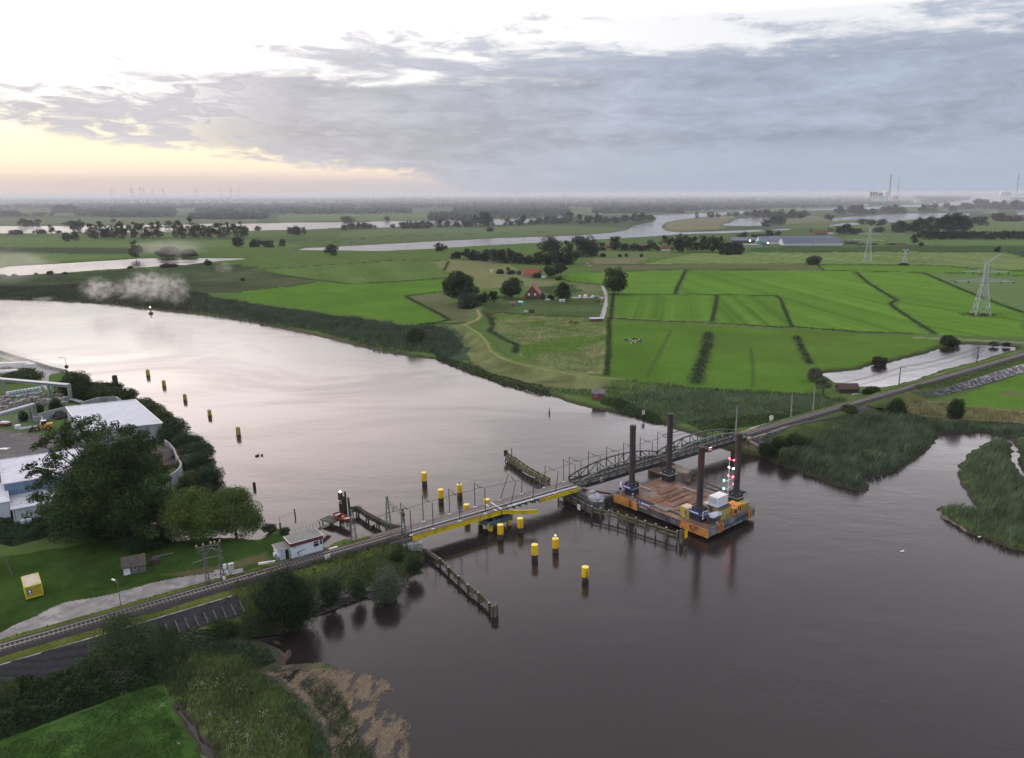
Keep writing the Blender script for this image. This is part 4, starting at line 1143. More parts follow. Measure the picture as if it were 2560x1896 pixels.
far_wood([(BB((0,330),(460,318),(460,348),(0,350)),.14,15),(BB((590,350),(840,345),(840,390),(580,392)),.10,13),(BB((740,310),(1480,315),(1480,358),(1100,368),(740,345)),.13,15),(BB((0,240),(2231,235),(2231,275),(0,280)),.10,20),(BB((0,278),(2231,278),(2231,310),(0,315)),.09,17),(BB((1640,300),(2231,300),(2231,345),(1640,350)),.12,17),(BB((840,350),(1480,362),(1480,372),(840,380)),.06,9)],'far_wood','hazy woods and villages in the middle of the horizon',0)
far_wood([(CC_((0,230),(1230,228),(1230,275),(0,290)),.11,20),(CC_((0,285),(1200,275),(1200,303),(720,315),(0,335)),.12,16),(CC_((1560,240),(1880,240),(1870,262),(1680,278),(1560,270)),.22,26),(CC_((1200,275),(1480,275),(1480,288),(1200,300)),.10,14),(CC_((1240,226),(2231,222),(2231,232),(1240,238)),.05,22),(CC_((2140,250),(2231,245),(2231,262),(2140,265)),.12,18)],'far_wood','hazy woods behind the power station on the right',0)
# ------------------------------------------------------------------ reeds,grass and herbs (nobody could count the stems)
def blades(poly,dens,h,w,base,name,label,lean=(0.25,.1),tip=None,zmin=-5,clump=5.0,hv=.35,mat=None,excl=None,cv=.35,maxn=120000,nbl=1,edge=1.0):
 (x0,y0),(x1,y1) = poly.min(0),poly.max(0)
 n = int(min(maxn * 3,(x1 - x0) * (y1 - y0) * dens))
 P = np.stack([x0 + rng.random(n) * (x1 - x0),y0 + rng.random(n) * (y1 - y0)],1)
 P = P[inside(P,poly)]
 de = dist_line(P,poly,True,30)
 k = de > (vnoise(P[:,0] / (clump * .8),P[:,1] / (clump * .8),23) ** 2) * clump * .55 * edge
 P,de = P[k],de[k]
 if excl is not None:
  for e in excl:
   k = ~inside(P,e); P,de = P[k],de[k]
 z = gza(P)
 k = z > zmin
 P,z,de = P[k],z[k],de[k]
 P,z = P[:maxn],z[:maxn]
 n = len(P)
 hn = fbm(P[:,0] / clump,P[:,1] / clump,3,61)
 cn = fbm(P[:,0] / (clump * 1.8) + 9,P[:,1] / (clump * 1.8),3,71)
 H = h * (1 + (hn - .5) * 2.6 * hv) * (.65 + .6 * rng.random(n))
 ang = rng.random(n) * math.pi
 H = H * (.30 + .70 * smooth(de[:n] if len(de) >= n else 9,0,h * 1.6)) if edge else H
 dx,dy = np.cos(ang) * w * .5,np.sin(ang) * w * .5
 lx = H * (lean[0] + rng.normal(size=n) * .16); ly = H * (lean[1] + rng.normal(size=n) * .16)
 B = np.stack([P[:,0],P[:,1],z - .1],1)
 a = B + np.stack([-dx,-dy,0 * dx],1); b = B + np.stack([dx,dy,0 * dx],1)
 m = B + np.stack([lx * .35,ly * .35,H * .6],1); t = B + np.stack([lx,ly,H],1)
 V = np.stack([a,b,m + np.stack([dx,dy,0 * dx],1) * .9,t,m - np.stack([dx,dy,0 * dx],1) * .9],1).reshape(-1,3)
 Q = np.arange(5 * n).reshape(n,5)
 c = np.array(base) * (1 + (cn - .5) * 2.4 * cv)[:,None] * (1 + (hn - .5) * 1.2)[:,None] * (.65 + .7 * rng.random(n))[:,None]
 c = np.repeat(c,5,axis=0).reshape(n,5,3)
 if tip is not None:
  f = (.25 + rng.random(n) * .75)[:,None]
  c[:,3] = c[:,3] * (1 - f) + np.array(tip) * f
 o = np_mesh(name,V,Q,mat or M_REED,c.reshape(-1,3),per=5)
 return tag(o,label,kind='stuff')
REED = (.098,.142,.078)
RB1 = poly_at('K',[(285,975),(400,930),(560,880),(700,790),(900,720),(1090,680),(1250,690),(1480,730),(1600,745),(1750,770),(2120,800),(2120,850),(1850,818),(1750,806),(1600,803),(1480,808),(1440,848),(1380,920),(1300,983),(1210,1040),(1100,1083),(970,1106),(980,1140),(1005,1190),(985,1207),(850,1180),(700,1130),(520,1060)],.8)
blades(RB1,6.0,2.3,.13,REED,'reed_bed','dense dark reed bed behind the right-hand bank of the creek',(.22,-.05),(.15,.17,.115),.1,3.6,.5,maxn=110000)
RB2 = poly_at('K',[(1905,853),(1940,885),(1950,930),(1942,990),(2000,1082),(2140,1180),(2300,1250),(2300,1700),(2025,1600),(1850,1540),(1650,1465),(1560,1415),(1480,1365),(1450,1342),(1455,1312),(1490,1293),(1560,1303),(1650,1315),(1725,1322),(1720,1295),(1650,1215),(1605,1150),(1580,1080),(1600,1020),(1650,960),(1760,880),(1850,850)],.8)
blades(RB2,6.5,2.3,.12,(.102,.148,.082),'reed_bed','reed bed on the curved spit at the right edge',(.22,-.05),(.16,.18,.125),.1,3.2,.5,maxn=110000)
RB2b = poly_at('K',[(1975,850),(2200,830),(2300,1150),(2130,1130),(2025,1060),(1975,990),(1990,930)],.8)
blades(RB2b,6.0,2.3,.13,REED,'reed_bed','reed bed behind the narrow creek at the right edge',(.22,-.05),(.15,.17,.115),.1,3.6,.5,maxn=40000)
RB3 = poly_at('M',[(-300,640),(0,685),(400,745),(830,808),(1050,832),(1300,874),(1480,892),(1700,900),(1850,940),(1960,1080),(1920,1130),(1800,1200),(1690,1150),(1620,1135),(1330,1125),(1100,1070),(680,950),(400,905),(0,840),(-300,810)],.8)
blades(RB3,1.7,2.2,.26,(.056,.084,.052),'reed_bed','long dark reed belt along the far river bank',(.2,0),(.10,.125,.085),.1,6,.65,maxn=80000)
RB4 = poly_at('L',[(-300,830),(300,830),(800,800),(1500,840),(1850,905),(1830,1090),(1640,1065),(1100,1020),(700,985),(0,940),(-300,930)],.8)
blades(RB4,.8,2.0,.42,(.050,.066,.042),'reed_bed','brown-green reed marsh opposite the works under drifting mist',(.2,0),(.10,.10,.065),.1,9,.7,maxn=60000)
RB5 = poly_at('h',[(420,1180),(800,1380),(1200,1470),(1700,1500),('N',0,1250),('N',200,1190),('N',700,1240),('N',1700,1310),('N',2000,1320),('N',2231,1310),('N',2231,1350),('N',1700,1470),('N',1300,1534),('N',600,1534),('N',430,1490),('N',200,1400),('N',0,1330),(1500,1560),(1150,1500),(800,1420),(550,1330),(300,1215)],.8)
blades(RB5,1.8,1.3,.24,(.070,.105,.050),'bank_reeds','green reeds and herbs on the bank left of the bridge end',(.2,0),(.13,.14,.08),.1,5,.6,maxn=60000)
blades(poly_at('I',[(-100,1060),(170,890),(600,850),(900,750),(1200,650),(1360,640),(1370,740),(1250,860),(1000,960),(800,1010),(560,1080),(300,1200),(0,1260)],1.5),9,.9,.14,(.068,.090,.036),'bank_grass','rough grass and herbs on the slope below the track',(.25,-.1),(.14,.15,.07),.3,3,.7,maxn=30000,cv=.6)
for t0,t1 in ((-5.15,-2.95),(2.95,4.4)):
 blades(np.array([rail(x_,t_).xy[:] for x_,t_ in ((-125,t0),(-12,t0),(-12,t1),(-125,t1))]),13,.42,.11,(.088,.110,.030),'verge_grass','yellowish grass verge beside the left-hand track',(.2,-.1),(.17,.17,.06),.3,2.5,.7,maxn=14000,cv=.6,edge=.0)
blades(poly_at('G',[(-200,640),(0,560),(300,330),(700,210),(1100,210),(1750,200),(1930,150),(2040,230),(1700,330),(1420,370),(1000,430),(700,520),(300,620),(0,790),(-200,840)],1.8),5,.28,.13,(.040,.080,.018),'bank_lawn','uneven green grass of the left bank around shed and container',(.2,0),(.08,.13,.04),.3,4,.8,maxn=60000,cv=.6)
blades(poly_at('Q',[(1450,330),(1700,330),(1800,600),(1960,860),(1900,880),(1760,700),(1640,560),(1500,450)],1.2),14,.8,.12,(.062,.105,.032),'tall_herbs','green herbs along the meadow ditch',(.2,.1),(.14,.16,.08),.2,3,.6,maxn=16000,cv=.5)
blades(poly_at('Q',[(1430,-60),(1800,-80),(1950,40),(1930,300),(1880,560),(1930,760),(1880,760),(1760,680),(1640,520),(1480,440),(1400,200)],1.2),16,1.5,.13,(.052,.085,.034),'tall_herbs','dark rank growth between thicket and herbs',(.2,.1),(.11,.13,.07),.3,3,.6,maxn=24000,cv=.5)
def riprap():
 poly = poly_at('I',[(560,1060),(700,1040),(800,1010),(950,980),(1230,900),(1370,800),(1380,860),(1240,985),(1050,1045),(950,1040),(800,1085),(640,1145),(560,1175)],.6)
 bm = bmesh.new(); bmesh.ops.create_icosphere(bm,subdivisions=1,radius=1.0); bm.verts.ensure_lookup_table()
 V0 = np.array([v.co[:] for v in bm.verts]); Q0 = np.array([[v.index for v in f.verts] for f in bm.faces]); bm.free()
 P = np.stack([poly[:,0].min() + rng.random(4000) * np.ptp(poly[:,0]),poly[:,1].min() + rng.random(4000) * np.ptp(poly[:,1])],1)
 P = P[inside(P,poly)][:1300]; z = gza(P)
 Vs,Qs,Cs = [],[],[]
 for i,(p,zz) in enumerate(zip(P,z)):
  s = .18 + .35 * rng.random() ** 2
  Vs.append(V0 * (1 + rng.normal(size=(len(V0),1)) * .18) * np.array([s * 1.3,s,s * .7]) + np.array([p[0],p[1],zz + s * .3])); Qs.append(Q0 + i * len(V0)); Cs.append(np.tile(np.array([.105,.10,.095]) * (.5 + rng.random()),(len(V0),1)))
 tag(np_mesh('riprap',np.concatenate(Vs),np.concatenate(Qs),M_FARLEAF,np.concatenate(Cs),per=3),'grey stones along the water below the track',kind='stuff')
riprap()
for k,(ln,half,tall) in enumerate([d_ for d_ in DITCHES if np.hypot(*d_[0][0]) < 1100]):
 d = np.diff(ln,axis=0)
 L = np.hypot(d[:,0],d[:,1])
 nrm = np.stack([-d[:,1],d[:,0]],1) / L[:,None]
 Ps = []
 for i in range(len(d)):
  m = int(L[i] * min(7.0,900 / np.hypot(*ln[i])) * half)
  t = rng.random(m)
  Ps.append(ln[i] + d[i] * t[:,None] + nrm[i] * (rng.normal(size=m) * half * .36)[:,None])
 P = np.concatenate(Ps)
 z = gza(P); n = len(P)
 H = tall * .75 * (.5 + .7 * rng.random(n)) * (.7 + .6 * vnoise(P[:,0] / 9,P[:,1] / 9,3))
 pts = np.stack([P[:,0],P[:,1],z + H * .5],1)
 cc = np.array([.048,.066,.030]) * (.6 + .8 * rng.random(n))[:,None] * (1 + .5 * (vnoise(P[:,0] / 14,P[:,1] / 14,8) - .5))[:,None]
 V,Q,C4 = cards(pts,np.minimum(.9 * H + .25,.25 + np.hypot(P[:,0],P[:,1]) / 550),cc,.1)
 tag(np_mesh('ditch_growth',V,Q,M_REED,C4),'rank growth along a field ditch',kind='stuff')
MEAD = poly_at('Q',[(-250,1080),(0,1020),(280,920),(600,800),(1000,650),(1300,520),(1600,440),(1700,600),(1760,700),(1900,900),(1990,1080),(2100,1230),(2150,1350),(-300,1350)],1.2)
blades(MEAD,22,.45,.10,(.054,.100,.028),'meadow_grass','fresh green meadow grass laid over in waves',(.35,.25),(.085,.19,.045),.2,3.0,.7,maxn=90000,cv=.4)
HERB = poly_at('S',[(-20,60),(250,120),(600,300),(600,420),(850,600),(1050,790),(1180,1000),(1280,1300),(300,1300),(100,1171),(0,880),(-100,700),(-190,420)],1.2)
blades(HERB,16,1.0,.12,(.072,.118,.036),'tall_herbs','tall mixed herbs and grasses on the left bank',(.25,.1),(.20,.17,.10),.2,3.5,.6,maxn=70000,cv=.55)
blades(poly_at('S',[(600,400),(760,520),(950,640),(1080,800),(1210,1000),(1320,1300),(1000,1300),(900,900),(700,650),(500,480)],1.0),14,1.6,.10,(.060,.105,.055),'reed_fringe','blue-green reed fringe along the mud',(.3,.05),(.10,.13,.08),.1,3,.4,maxn=40000)
blades(poly_at('S',[(0,60),(150,160),(420,170),(600,190),(770,300),(790,340),(700,390),(560,420),(350,330),(100,250),(-80,180)],1.0),18,2.1,.10,(.058,.092,.048),'reed_fringe','dark reed clump at the mud inlet',(.3,.02),(.10,.12,.08),.1,3,.35,maxn=40000)
DRIFT = poly_at('S',[(620,440),(800,380),(1100,345),(1380,400),(1700,480),(1760,560),(1600,680),(1900,850),(1880,1300),(1250,1300),(1200,1100),(1050,780),(800,560),(680,480)],.4)
def drift():
 P = np.stack([DRIFT[:,0].min() + rng.random(90000) * np.ptp(DRIFT[:,0]),DRIFT[:,1].min() + rng.random(90000) * np.ptp(DRIFT[:,1])],1)
 P = P[inside(P,DRIFT)]
 k = fbm(P[:,0] / 1.3,P[:,1] / 2.6,3,91) + .35 * (rng.random(len(P)) - .5) > .54
 P = P[k]; P = P[dist_line(P,DRIFT,True,20) > rng.random(len(P)) ** 2 * 4.0][:13000]
 n = len(P)
 z = np.maximum(gza(P),0) + .04 + rng.random(n) * .12
 a = R(70) + rng.normal(size=n) * .6
 L = .5 + rng.random(n) * .9
 d = np.stack([np.cos(a) * L,np.sin(a) * L,rng.normal(size=n) * .06],1) / 2
 s = np.stack([-np.sin(a),np.cos(a),0 * a],1) * .024
 B = np.stack([P[:,0],P[:,1],z],1)
 V = np.stack([B - d - s,B - d + s,B + d + s,B + d - s],1).reshape(-1,3)
 c = np.repeat(np.array([.29,.235,.16]) * (.35 + .9 * rng.random(n))[:,None],4,axis=0)
 tag(np_mesh('reed_drift',V,np.arange(4 * n).reshape(n,4),M_REED,c),'drift of dead straw-coloured reed stems washed up on the mud',kind='stuff')
drift()
blades(poly_at('S',[(900,500),(1000,460),(1180,420),(1350,620),(1430,800),(1540,1000),(1750,1300),(1250,1300),(1150,900),(1000,700)],.6),22,.9,.09,(.060,.105,.040),'mud_sedge','green sedge growing through the dead reed',(.3,.1),(.15,.16,.08),-.2,2.5,.6,maxn=22000)
def flowers():
 P = []
 for x,y in [(165,795),(390,878),(270,965),(480,980),(610,800),(715,990),(770,1010),(320,1100),(490,1100),(440,580),(220,510),(500,1030),(640,795)]:
  c = at('S',x,y,1.9)
  for _ in range(16):
   P.append((c.x + rng.normal() * .5,c.y + rng.normal() * .6,gz(c.x,c.y) + 1.0 + rng.random() * .35))
 for x,y in [(1775,1048),(1620,655),(1230,530),(2090,750),(1890,220)]:
  c = at('Q',x,y,1.9)
  for _ in range(14):
   P.append((c.x + rng.normal() * .3,c.y + rng.normal() * .3,gz(c.x,c.y) + .7 + rng.random() * .35))
 P = np.array(P)
 V,Q,C4 = cards(P,np.full(len(P),.13),np.tile([.55,.55,.46],(len(P),1)),2.0)
 tag(np_mesh('white_umbels',V,Q,M_REED,C4),'white flower heads scattered through the herbs',kind='stuff')
flowers()
def thicket(poly,n,h,base,name,label,size=.5,flat=.5):
 P = np.stack([poly[:,0].min() + rng.random(n * 4) * np.ptp(poly[:,0]),poly[:,1].min() + rng.random(n * 4) * np.ptp(poly[:,1])],1)
 P = P[inside(P,poly)][:n]
 n = len(P)
 H = h * (.25 + 1.0 * fbm(P[:,0] / 4,P[:,1] / 4,3,33)) * smooth(dist_line(P,poly,True,20),-.3,2.2)
 u = rng.random(n) ** .5
 pts = np.stack([P[:,0],P[:,1],gza(P) + H * u],1)
 c = np.array(base) * (.6 + .8 * fbm(P[:,0] / 2.5,P[:,1] / 2.5,2,44))[:,None] * (.7 + .6 * rng.random(n))[:,None]
 V,Q,C4 = cards(pts,size * (.6 + .8 * rng.random(n)),c,flat)
 return tag(np_mesh(name,V,Q,M_LEAF,C4),label,kind='stuff')
thicket(poly_at('Q',[(-300,600),(0,535),(160,480),(400,410),(700,350),(830,240),(1050,130),(1300,60),(1520,120),(1700,250),(1690,400),(1500,450),(1300,500),(1000,620),(600,760),(250,890),(0,980),(-300,1030)],1.5),64000,3.4,(.032,.058,.022),'bramble_thicket','dense bramble and knotweed thicket under the track bank',.45)
thicket(poly_at('G',[(1120,880),(1300,800),(1450,800),(1600,850),(1560,900),(1800,920),(1850,1000),(1700,1060),(1500,960),(1250,1000)],1.2),14000,1.8,(.050,.082,.040),'bramble_thicket','low growth between the black sheeting and the reeds',.35)
thicket(poly_at('E',[(-100,1580),(60,1560),(280,1480),(420,1560),(420,1760),(100,1840),(-200,1830),(-200,1640)],2.0),24000,2.2,(.042,.075,.036),'bramble_thicket','bramble thicket in front of the white halls',.42)
thicket(poly_at('N',[(70,1340),(250,1320),(420,1400),(600,1480),(640,1520),(560,1534),(430,1480),(200,1400),(80,1370)],1.0),5000,1.6,(.045,.08,.028),'bank_scrub','low scrub at the water by the brick hut',.5)
thicket(poly_at('h',[(30,1090),(300,1180),(700,1330),(1000,1410),(1250,1470),(1350,1540),(1150,1510),(800,1430),(500,1310),(240,1225),(40,1150)],1.0),9000,2.0,(.046,.066,.028),'bank_scrub','dark scrub along the waterline below the dyke',.6)
thicket(poly_at('N',[(800,1520),(1300,1470),(1660,1440),(1900,1420),(2231,1330),(2231,1350),(1900,1440),(1500,1534),(1000,1600)],1.5),9000,1.6,(.050,.085,.030),'bank_scrub','bramble strip along the foot of the right-hand railway bank',.5)
thicket(poly_at('K',[(520,890),(600,840),(760,790),(950,740),(1090,690),(1130,700),(900,770),(700,860),(560,920)],1.5),9000,2.2,(.046,.070,.030),'bramble_thicket','bramble strip between the plastic sheet and the reeds',.45)
thicket(poly_at('O',[(1010,1350),(1300,1300),(1600,1220),(2103,1060),(2200,1040),(2103,1090),(1640,1250),(1400,1330),(1100,1380)],2.5),9000,1.2,(.050,.082,.030),'bank_scrub','green growth on the railway bank above the long plastic sheet',.5)
blades(poly_at('O',[(1000,1440),(1500,1450),(1560,1490),(2103,1540),(2300,1560),(2300,1680),(1560,1620),(1000,1570)],1.2),2.2,1.1,.2,(.15,.15,.075),'rough_grass','pale rough grass behind the creek',(.2,0),(.28,.25,.14),.2,5,.5,maxn=20000,cv=.5)
blades(PADDOCK,.9,.7,.28,(.115,.155,.060),'rough_grass','uneven straw-coloured grass of the farm paddock',(.25,0),(.22,.215,.11),.2,8,.5,maxn=30000,cv=.5)
# ------------------------------------------------------------------ paints and metals
M_YEL = pm('yellow_paint',(.53,.42,.012),(.42,.33,.012),.8,.55,lo=.4,hi=.75,c3=(.30,.22,.04),s3=.5)
M_YELB = pm('bright_yellow_paint',(.72,.47,.010),(.60,.38,.010),1.6,.55,stretch=(1,1,.3),c3=(.48,.30,.03),s3=.9)
M_RUSTB = pm('rusty_pile',(.085,.040,.028),(.055,.028,.022),2.0,.85,stretch=(1,1,.35),c3=(.035,.022,.02),s3=.6)
M_STEEL = pm('grey_steel',(.20,.21,.22),(.14,.145,.15),1.2,.55,.3)
M_STEELD = pm('dark_steel',(.060,.066,.075),(.036,.040,.046),1.2,.6,.3,c3=(.075,.055,.045),s3=.7)
M_TRUSS = pm('truss_steel',(.085,.098,.100),(.055,.062,.066),1.1,.65,.2,c3=(.095,.075,.055),s3=.5)
M_TRUSSG = pm('mossy_steel',(.13,.165,.14),(.085,.105,.095),.8,.7,.1,c3=(.15,.19,.15),s3=.4)
M_GALV = pm('galvanised',(.36,.37,.38),(.28,.29,.30),2.0,.45,.4)
M_RAIL = pm('rail_steel',(.30,.27,.25),(.22,.19,.175),4.0,.38,.6)
M_SLEEP = pm('sleeper',(.16,.145,.135),(.10,.09,.084),2.5,.9)
M_BALL = pm('ballast',(.042,.038,.037),(.020,.019,.018),7.0,.95,bump=1.0,detail=8,c3=(.032,.028,.026),s3=.35)
M_BOARD = pm('walkway_boards',(.155,.125,.112),(.11,.09,.082),1.6,.85,stretch=(.3,4,1))
M_GRATE = pm('grating',(.34,.35,.37),(.27,.28,.30),3.0,.6,.3)
M_CONC = pm('concrete',(.33,.32,.30),(.23,.22,.205),.9,.9,c3=(.16,.155,.145),s3=.45,bump=.2)
M_CONCT = pm('tan_concrete',(.24,.195,.14),(.165,.135,.10),.7,.9,c3=(.10,.085,.07),s3=.35,stretch=(1,1,.6))
M_CONCD = pm('dark_masonry',(.095,.095,.098),(.065,.065,.067),.9,.9,c3=(.15,.15,.15),s3=.4)
M_WHITE = pm('white_paint',(.72,.72,.71),(.60,.60,.60),.8,.6,c3=(.50,.49,.47),s3=.6)
M_TIMB = pm('mossy_timber',(.120,.118,.055),(.070,.064,.036),1.4,.9,c3=(.17,.18,.085),s3=.8,bump=.3)
M_TIMBD = pm('wet_timber',(.050,.044,.036),(.030,.027,.024),1.8,.85,c3=(.075,.07,.045),s3=.8,bump=.3)
M_TIMBG = pm('grey_timber',(.135,.13,.112),(.08,.078,.066),2.0,.9,c3=(.07,.075,.05),s3=.8)
M_BLACK = pm('black_rubber',(.02,.02,.022),(.013,.013,.014),2.0,.6)
M_GLASS = pm('dark_glass',(.03,.035,.04),(.02,.024,.028),.5,.12,spec=.7)
M_WIRE = pm('wire',(.055,.052,.05),(.04,.038,.036),4.0,.5,.5)
M_BLUE = pm('blue_sign',(.022,.045,.24),(.018,.035,.20),.7,.45)
M_RED = pm('red_paint',(.42,.045,.04),(.32,.035,.03),.8,.5)
M_TEXT = pm('white_lettering',(.80,.80,.80),(.74,.74,.74),1.0,.5)
M_SHEET = None
def lamp_mat(name,colour,strength):
 m = bpy.data.materials.new(name); m.use_nodes = True
 b = m.node_tree.nodes['Principled BSDF']
 b.inputs['Base Color'].default_value = (*colour,1)
 b.inputs['Emission Color'].default_value = (*colour,1)
 b.inputs['Emission Strength'].default_value = strength
 return m
L_RED = lamp_mat('red_light',(1.0,.06,.10),14)
L_GREEN = lamp_mat('green_light',(.25,1.0,.62),9)
L_WHITE = lamp_mat('white_light',(1.0,.95,.95),9)
L_WARM = lamp_mat('warm_light',(1.0,.62,.25),6)
FONT = {'A': 'v',}
def lettering(text,size,mat,name='lettering',depth=.012):
 """raised letters as a mesh, standing in the local XZ plane, centred"""
 cu = bpy.data.curves.new(name,'FONT')
 cu.body = text; cu.size = size; cu.align_x = 'CENTER'; cu.align_y = 'CENTER'; cu.extrude = depth
 cu.resolution_u = 2
 o = bpy.data.objects.new(name,cu); COL.objects.link(o)
 dg = bpy.context.evaluated_depsgraph_get()
 me = bpy.data.meshes.new_from_object(o.evaluated_get(dg))
 COL.objects.unlink(o); bpy.data.objects.remove(o); bpy.data.curves.remove(cu)
 me.materials.clear(); me.materials.append(mat)
 return me
# ------------------------------------------------------------------ railway: ballast,track
def ballast(s0,s1,name,label):
 e = MB()
 prof = [(-2.75,RZ - .05),(-1.75,RZ + .36),(1.75,RZ + .36),(2.75,RZ - .05)]
 n = max(2,int((s1 - s0) / 3))
 vs,fs = [],[]
 for i in range(n + 1):
  s = s0 + (s1 - s0) * i / n
  for t,z in prof:
   vs.append(rail(s,t + .12 * (vnoise(s / 3,t,4) - .5),z + .05 * (vnoise(s / 2,t * 3,6) - .5)))
 for i in range(n):
  for k in range(3):
   fs.append((i * 4 + k,i * 4 + k + 1,i * 4 + 5 + k,i * 4 + 4 + k))
 e.add(vs,fs)
 return tag(e.build(name,M_BALL),label,kind='structure')
ballast(-330,S_W - .9,'ballast','dark stone ballast under the track on the left bank')
ballast(S_E + .6,700,'ballast','dark stone ballast under the track on the right bank')
def rail_section(s0,s1,t,z,parent=None):
 mb = MB()
 mb.box(((s0 + s1) / 2,t,z + .13),(s1 - s0,.16,.07))
 mb.box(((s0 + s1) / 2,t,z + .055),(s1 - s0,.05,.11))
 mb.box(((s0 + s1) / 2,t,z + .012),(s1 - s0,.20,.024))
 return mb.build('rail',M_RAIL,parent)
def track(s0,s1,name,label,nsl):
 e = empty(name,rail(0,0,0),RA,label,'railway track','railway track either side of the bridge')
 for t in (-.75,.75):
  rail_section(s0,s1,t,RZ + .42,e)
 sl = MB().box((0,0,0),(.34,2.6,.18)).build('sleeper',M_SLEEP,e,(0,0,0))
 first = True
 rest = MB()
 n = int((s1 - s0) / .75)
 near = sorted(range(n),key=lambda i: (rail(s0 + .4 + i * .75,0).xy - Vector((0,0))).length if True else 0)
 vis = [i for i in near if proj(rail(s0 + .4 + i * .75,0,5))[0] > -40][:100]
 vs = set(vis)
 for i in range(n):
  s = s0 + .4 + i * .75
  if i in vs:
   if first:
    sl.location = (s,0,RZ + .35); first = False
   else:
    c = sl.copy(); COL.objects.link(c); c.parent = e; c.location = (s,0,RZ + .35)
  else:
   rest.box((s,0,RZ + .35),(.34,2.6,.18))
 if rest.v:
  o = rest.build('sleepers_beyond',M_SLEEP,e); o['kind'] = 'stuff'
 return e
track(-200,S_W + .2,'railway_track','railway track with concrete sleepers on the left bank',0)
track(S_E - .2,480,'railway_track','railway track climbing away past the pond on the right bank',0)
# ------------------------------------------------------------------ the yellow girder bridge
def post(mb,x,y,z0,z1,r=.06):
 mb.tube((x,y,z0),(x,y,z1),r,6)
def railing(s0,s1,t,z,step=3.2,h=1.1,mat=M_STEEL,parent=None,bars=2,name='railing',r=.03):
 mb = MB()
 n = max(1,int(round((s1 - s0) / step)))
 for i in range(n + 1):
  post(mb,s0 + (s1 - s0) * i / n,t,z,z + h,r * 1.3)
 for k in range(1,bars + 1):
  mb.tube((s0,t,z + h * k / bars),(s1,t,z + h * k / bars),r,5)
 return mb.build(name,mat,parent)
GB = empty('girder_bridge',rail(0,0,0),RA,'yellow plate girder railway bridge with one torn, bent side girder','bridge')
def girder(s0,s1,t,z0,z1,mat=M_YEL,out=-1,label=None):
 mb = MB()
 mb.box(((s0 + s1) / 2,t,(z0 + z1) / 2),(s1 - s0,.06,z1 - z0))
 for z in (z0 + .03,z1 - .03):
  mb.box(((s0 + s1) / 2,t,z),(s1 - s0,.34,.055))
 n = int((s1 - s0) / 3.2)
 for i in range(n + 1):
  mb.box((s0 + .1 + (s1 - s0 - .2) * i / max(1,n),t + out * .09,(z0 + z1) / 2),(.05,.15,z1 - z0 - .12))
 o = mb.build('girder',mat,GB)
 if label: o['label'] = label
 return o
girder(.2,25.9,-2.98,3.55,4.66)
girder(38.4,52.3,-2.92,3.55,4.60,label='short yellow girder beyond the gap')
girder(.2,52.3,2.98,3.55,4.66,out=1)
def bent():
 pts = [Vector((26.1,-3.0,4.12)),Vector((27.6,-3.9,4.14)),Vector((29.4,-5.3,4.10)),Vector((31.4,-6.95,4.16)),Vector((33.7,-8.7,4.28))]
 mb = MB()
 for a,b in zip(pts[:-1],pts[1:]):
  mb.bar(a,b,.06,1.02)
  for dz in (-.49,.49):
   mb.bar(a + Vector((0,0,dz)),b + Vector((0,0,dz)),.34,.055)
 o = mb.build('girder',M_YEL,GB)
 o['label'] = 'bent yellow girder torn off and swung out over the water'
bent()
mb = MB()
mb.box((26.2,2.05,4.80),(52.0,1.75,.10))
mb.box((14.2,-2.15,4.80),(28.0,1.60,.10))
mb.build('walkway',M_BOARD,GB)
mb = MB()
mb.box((40.4,-2.0,4.80),(23.6,1.1,.08))
mb.box((26.2,0,4.80),(52.0,.86,.06))
mb.build('grating_walkway',M_GRATE,GB)
mb = MB()
for t in (-.75,.75):
 mb.box((26.2,t,4.62),(52.0,.42,.44))
for k in range(27):
 mb.box((.6 + k * 1.98,0,4.25),(.3,5.8,.5))
mb.box((26.2,-2.62,4.62),(52,.14,.30)); mb.box((26.2,2.6,4.4),(52,.14,.3))
mb.build('cross_beam',M_STEELD,GB)
for t in (-.75,.75):
 rail_section(.2,52.6,t,4.84,GB)
for t in (-.5,.5):
 MB().box((26.3,t,4.93),(52.2,.09,.12)).build('guard_rail',M_RAIL,GB)
railing(.4,52.2,2.9,4.85,3.3,1.15,M_GALV,GB,r=.022)
railing(.4,25.6,-2.9,4.85,3.3,1.15,M_GALV,GB,r=.025)
railing(36.8,52.0,-2.5,4.85,3.0,1.15,M_GALV,GB,r=.022)
mb = MB()
mb.bar((28.6,-2.6,5.0),(31.0,-3.1,5.4),.12); mb.bar((26.2,-2.7,4.95),(26.2,2.7,4.95),.22,.10); mb.bar((29.0,-2.2,4.95),(30.6,-2.9,4.95),.3,.12)
for s in (24.6,26.4):
 mb.box((s,1.9,4.9),(.25,2.0,.12)); mb.box((s,-2.2,4.9),(.22,1.3,.12))
o = mb.build('white_strut',M_WHITE,GB); o['label'] = 'white painted cross strut over the pier'
MB().box((17.0,2.35,4.98),(.7,.5,.25)).build('blue_tarp',M_BLUE,GB)
mb = MB(); mb.box((37.0,-2.75,4.45),(.5,.25,1.1)); mb.box((27.0,-2.9,4.1),(.35,.5,1.2))
mb.build('bracket',M_STEELD,GB)
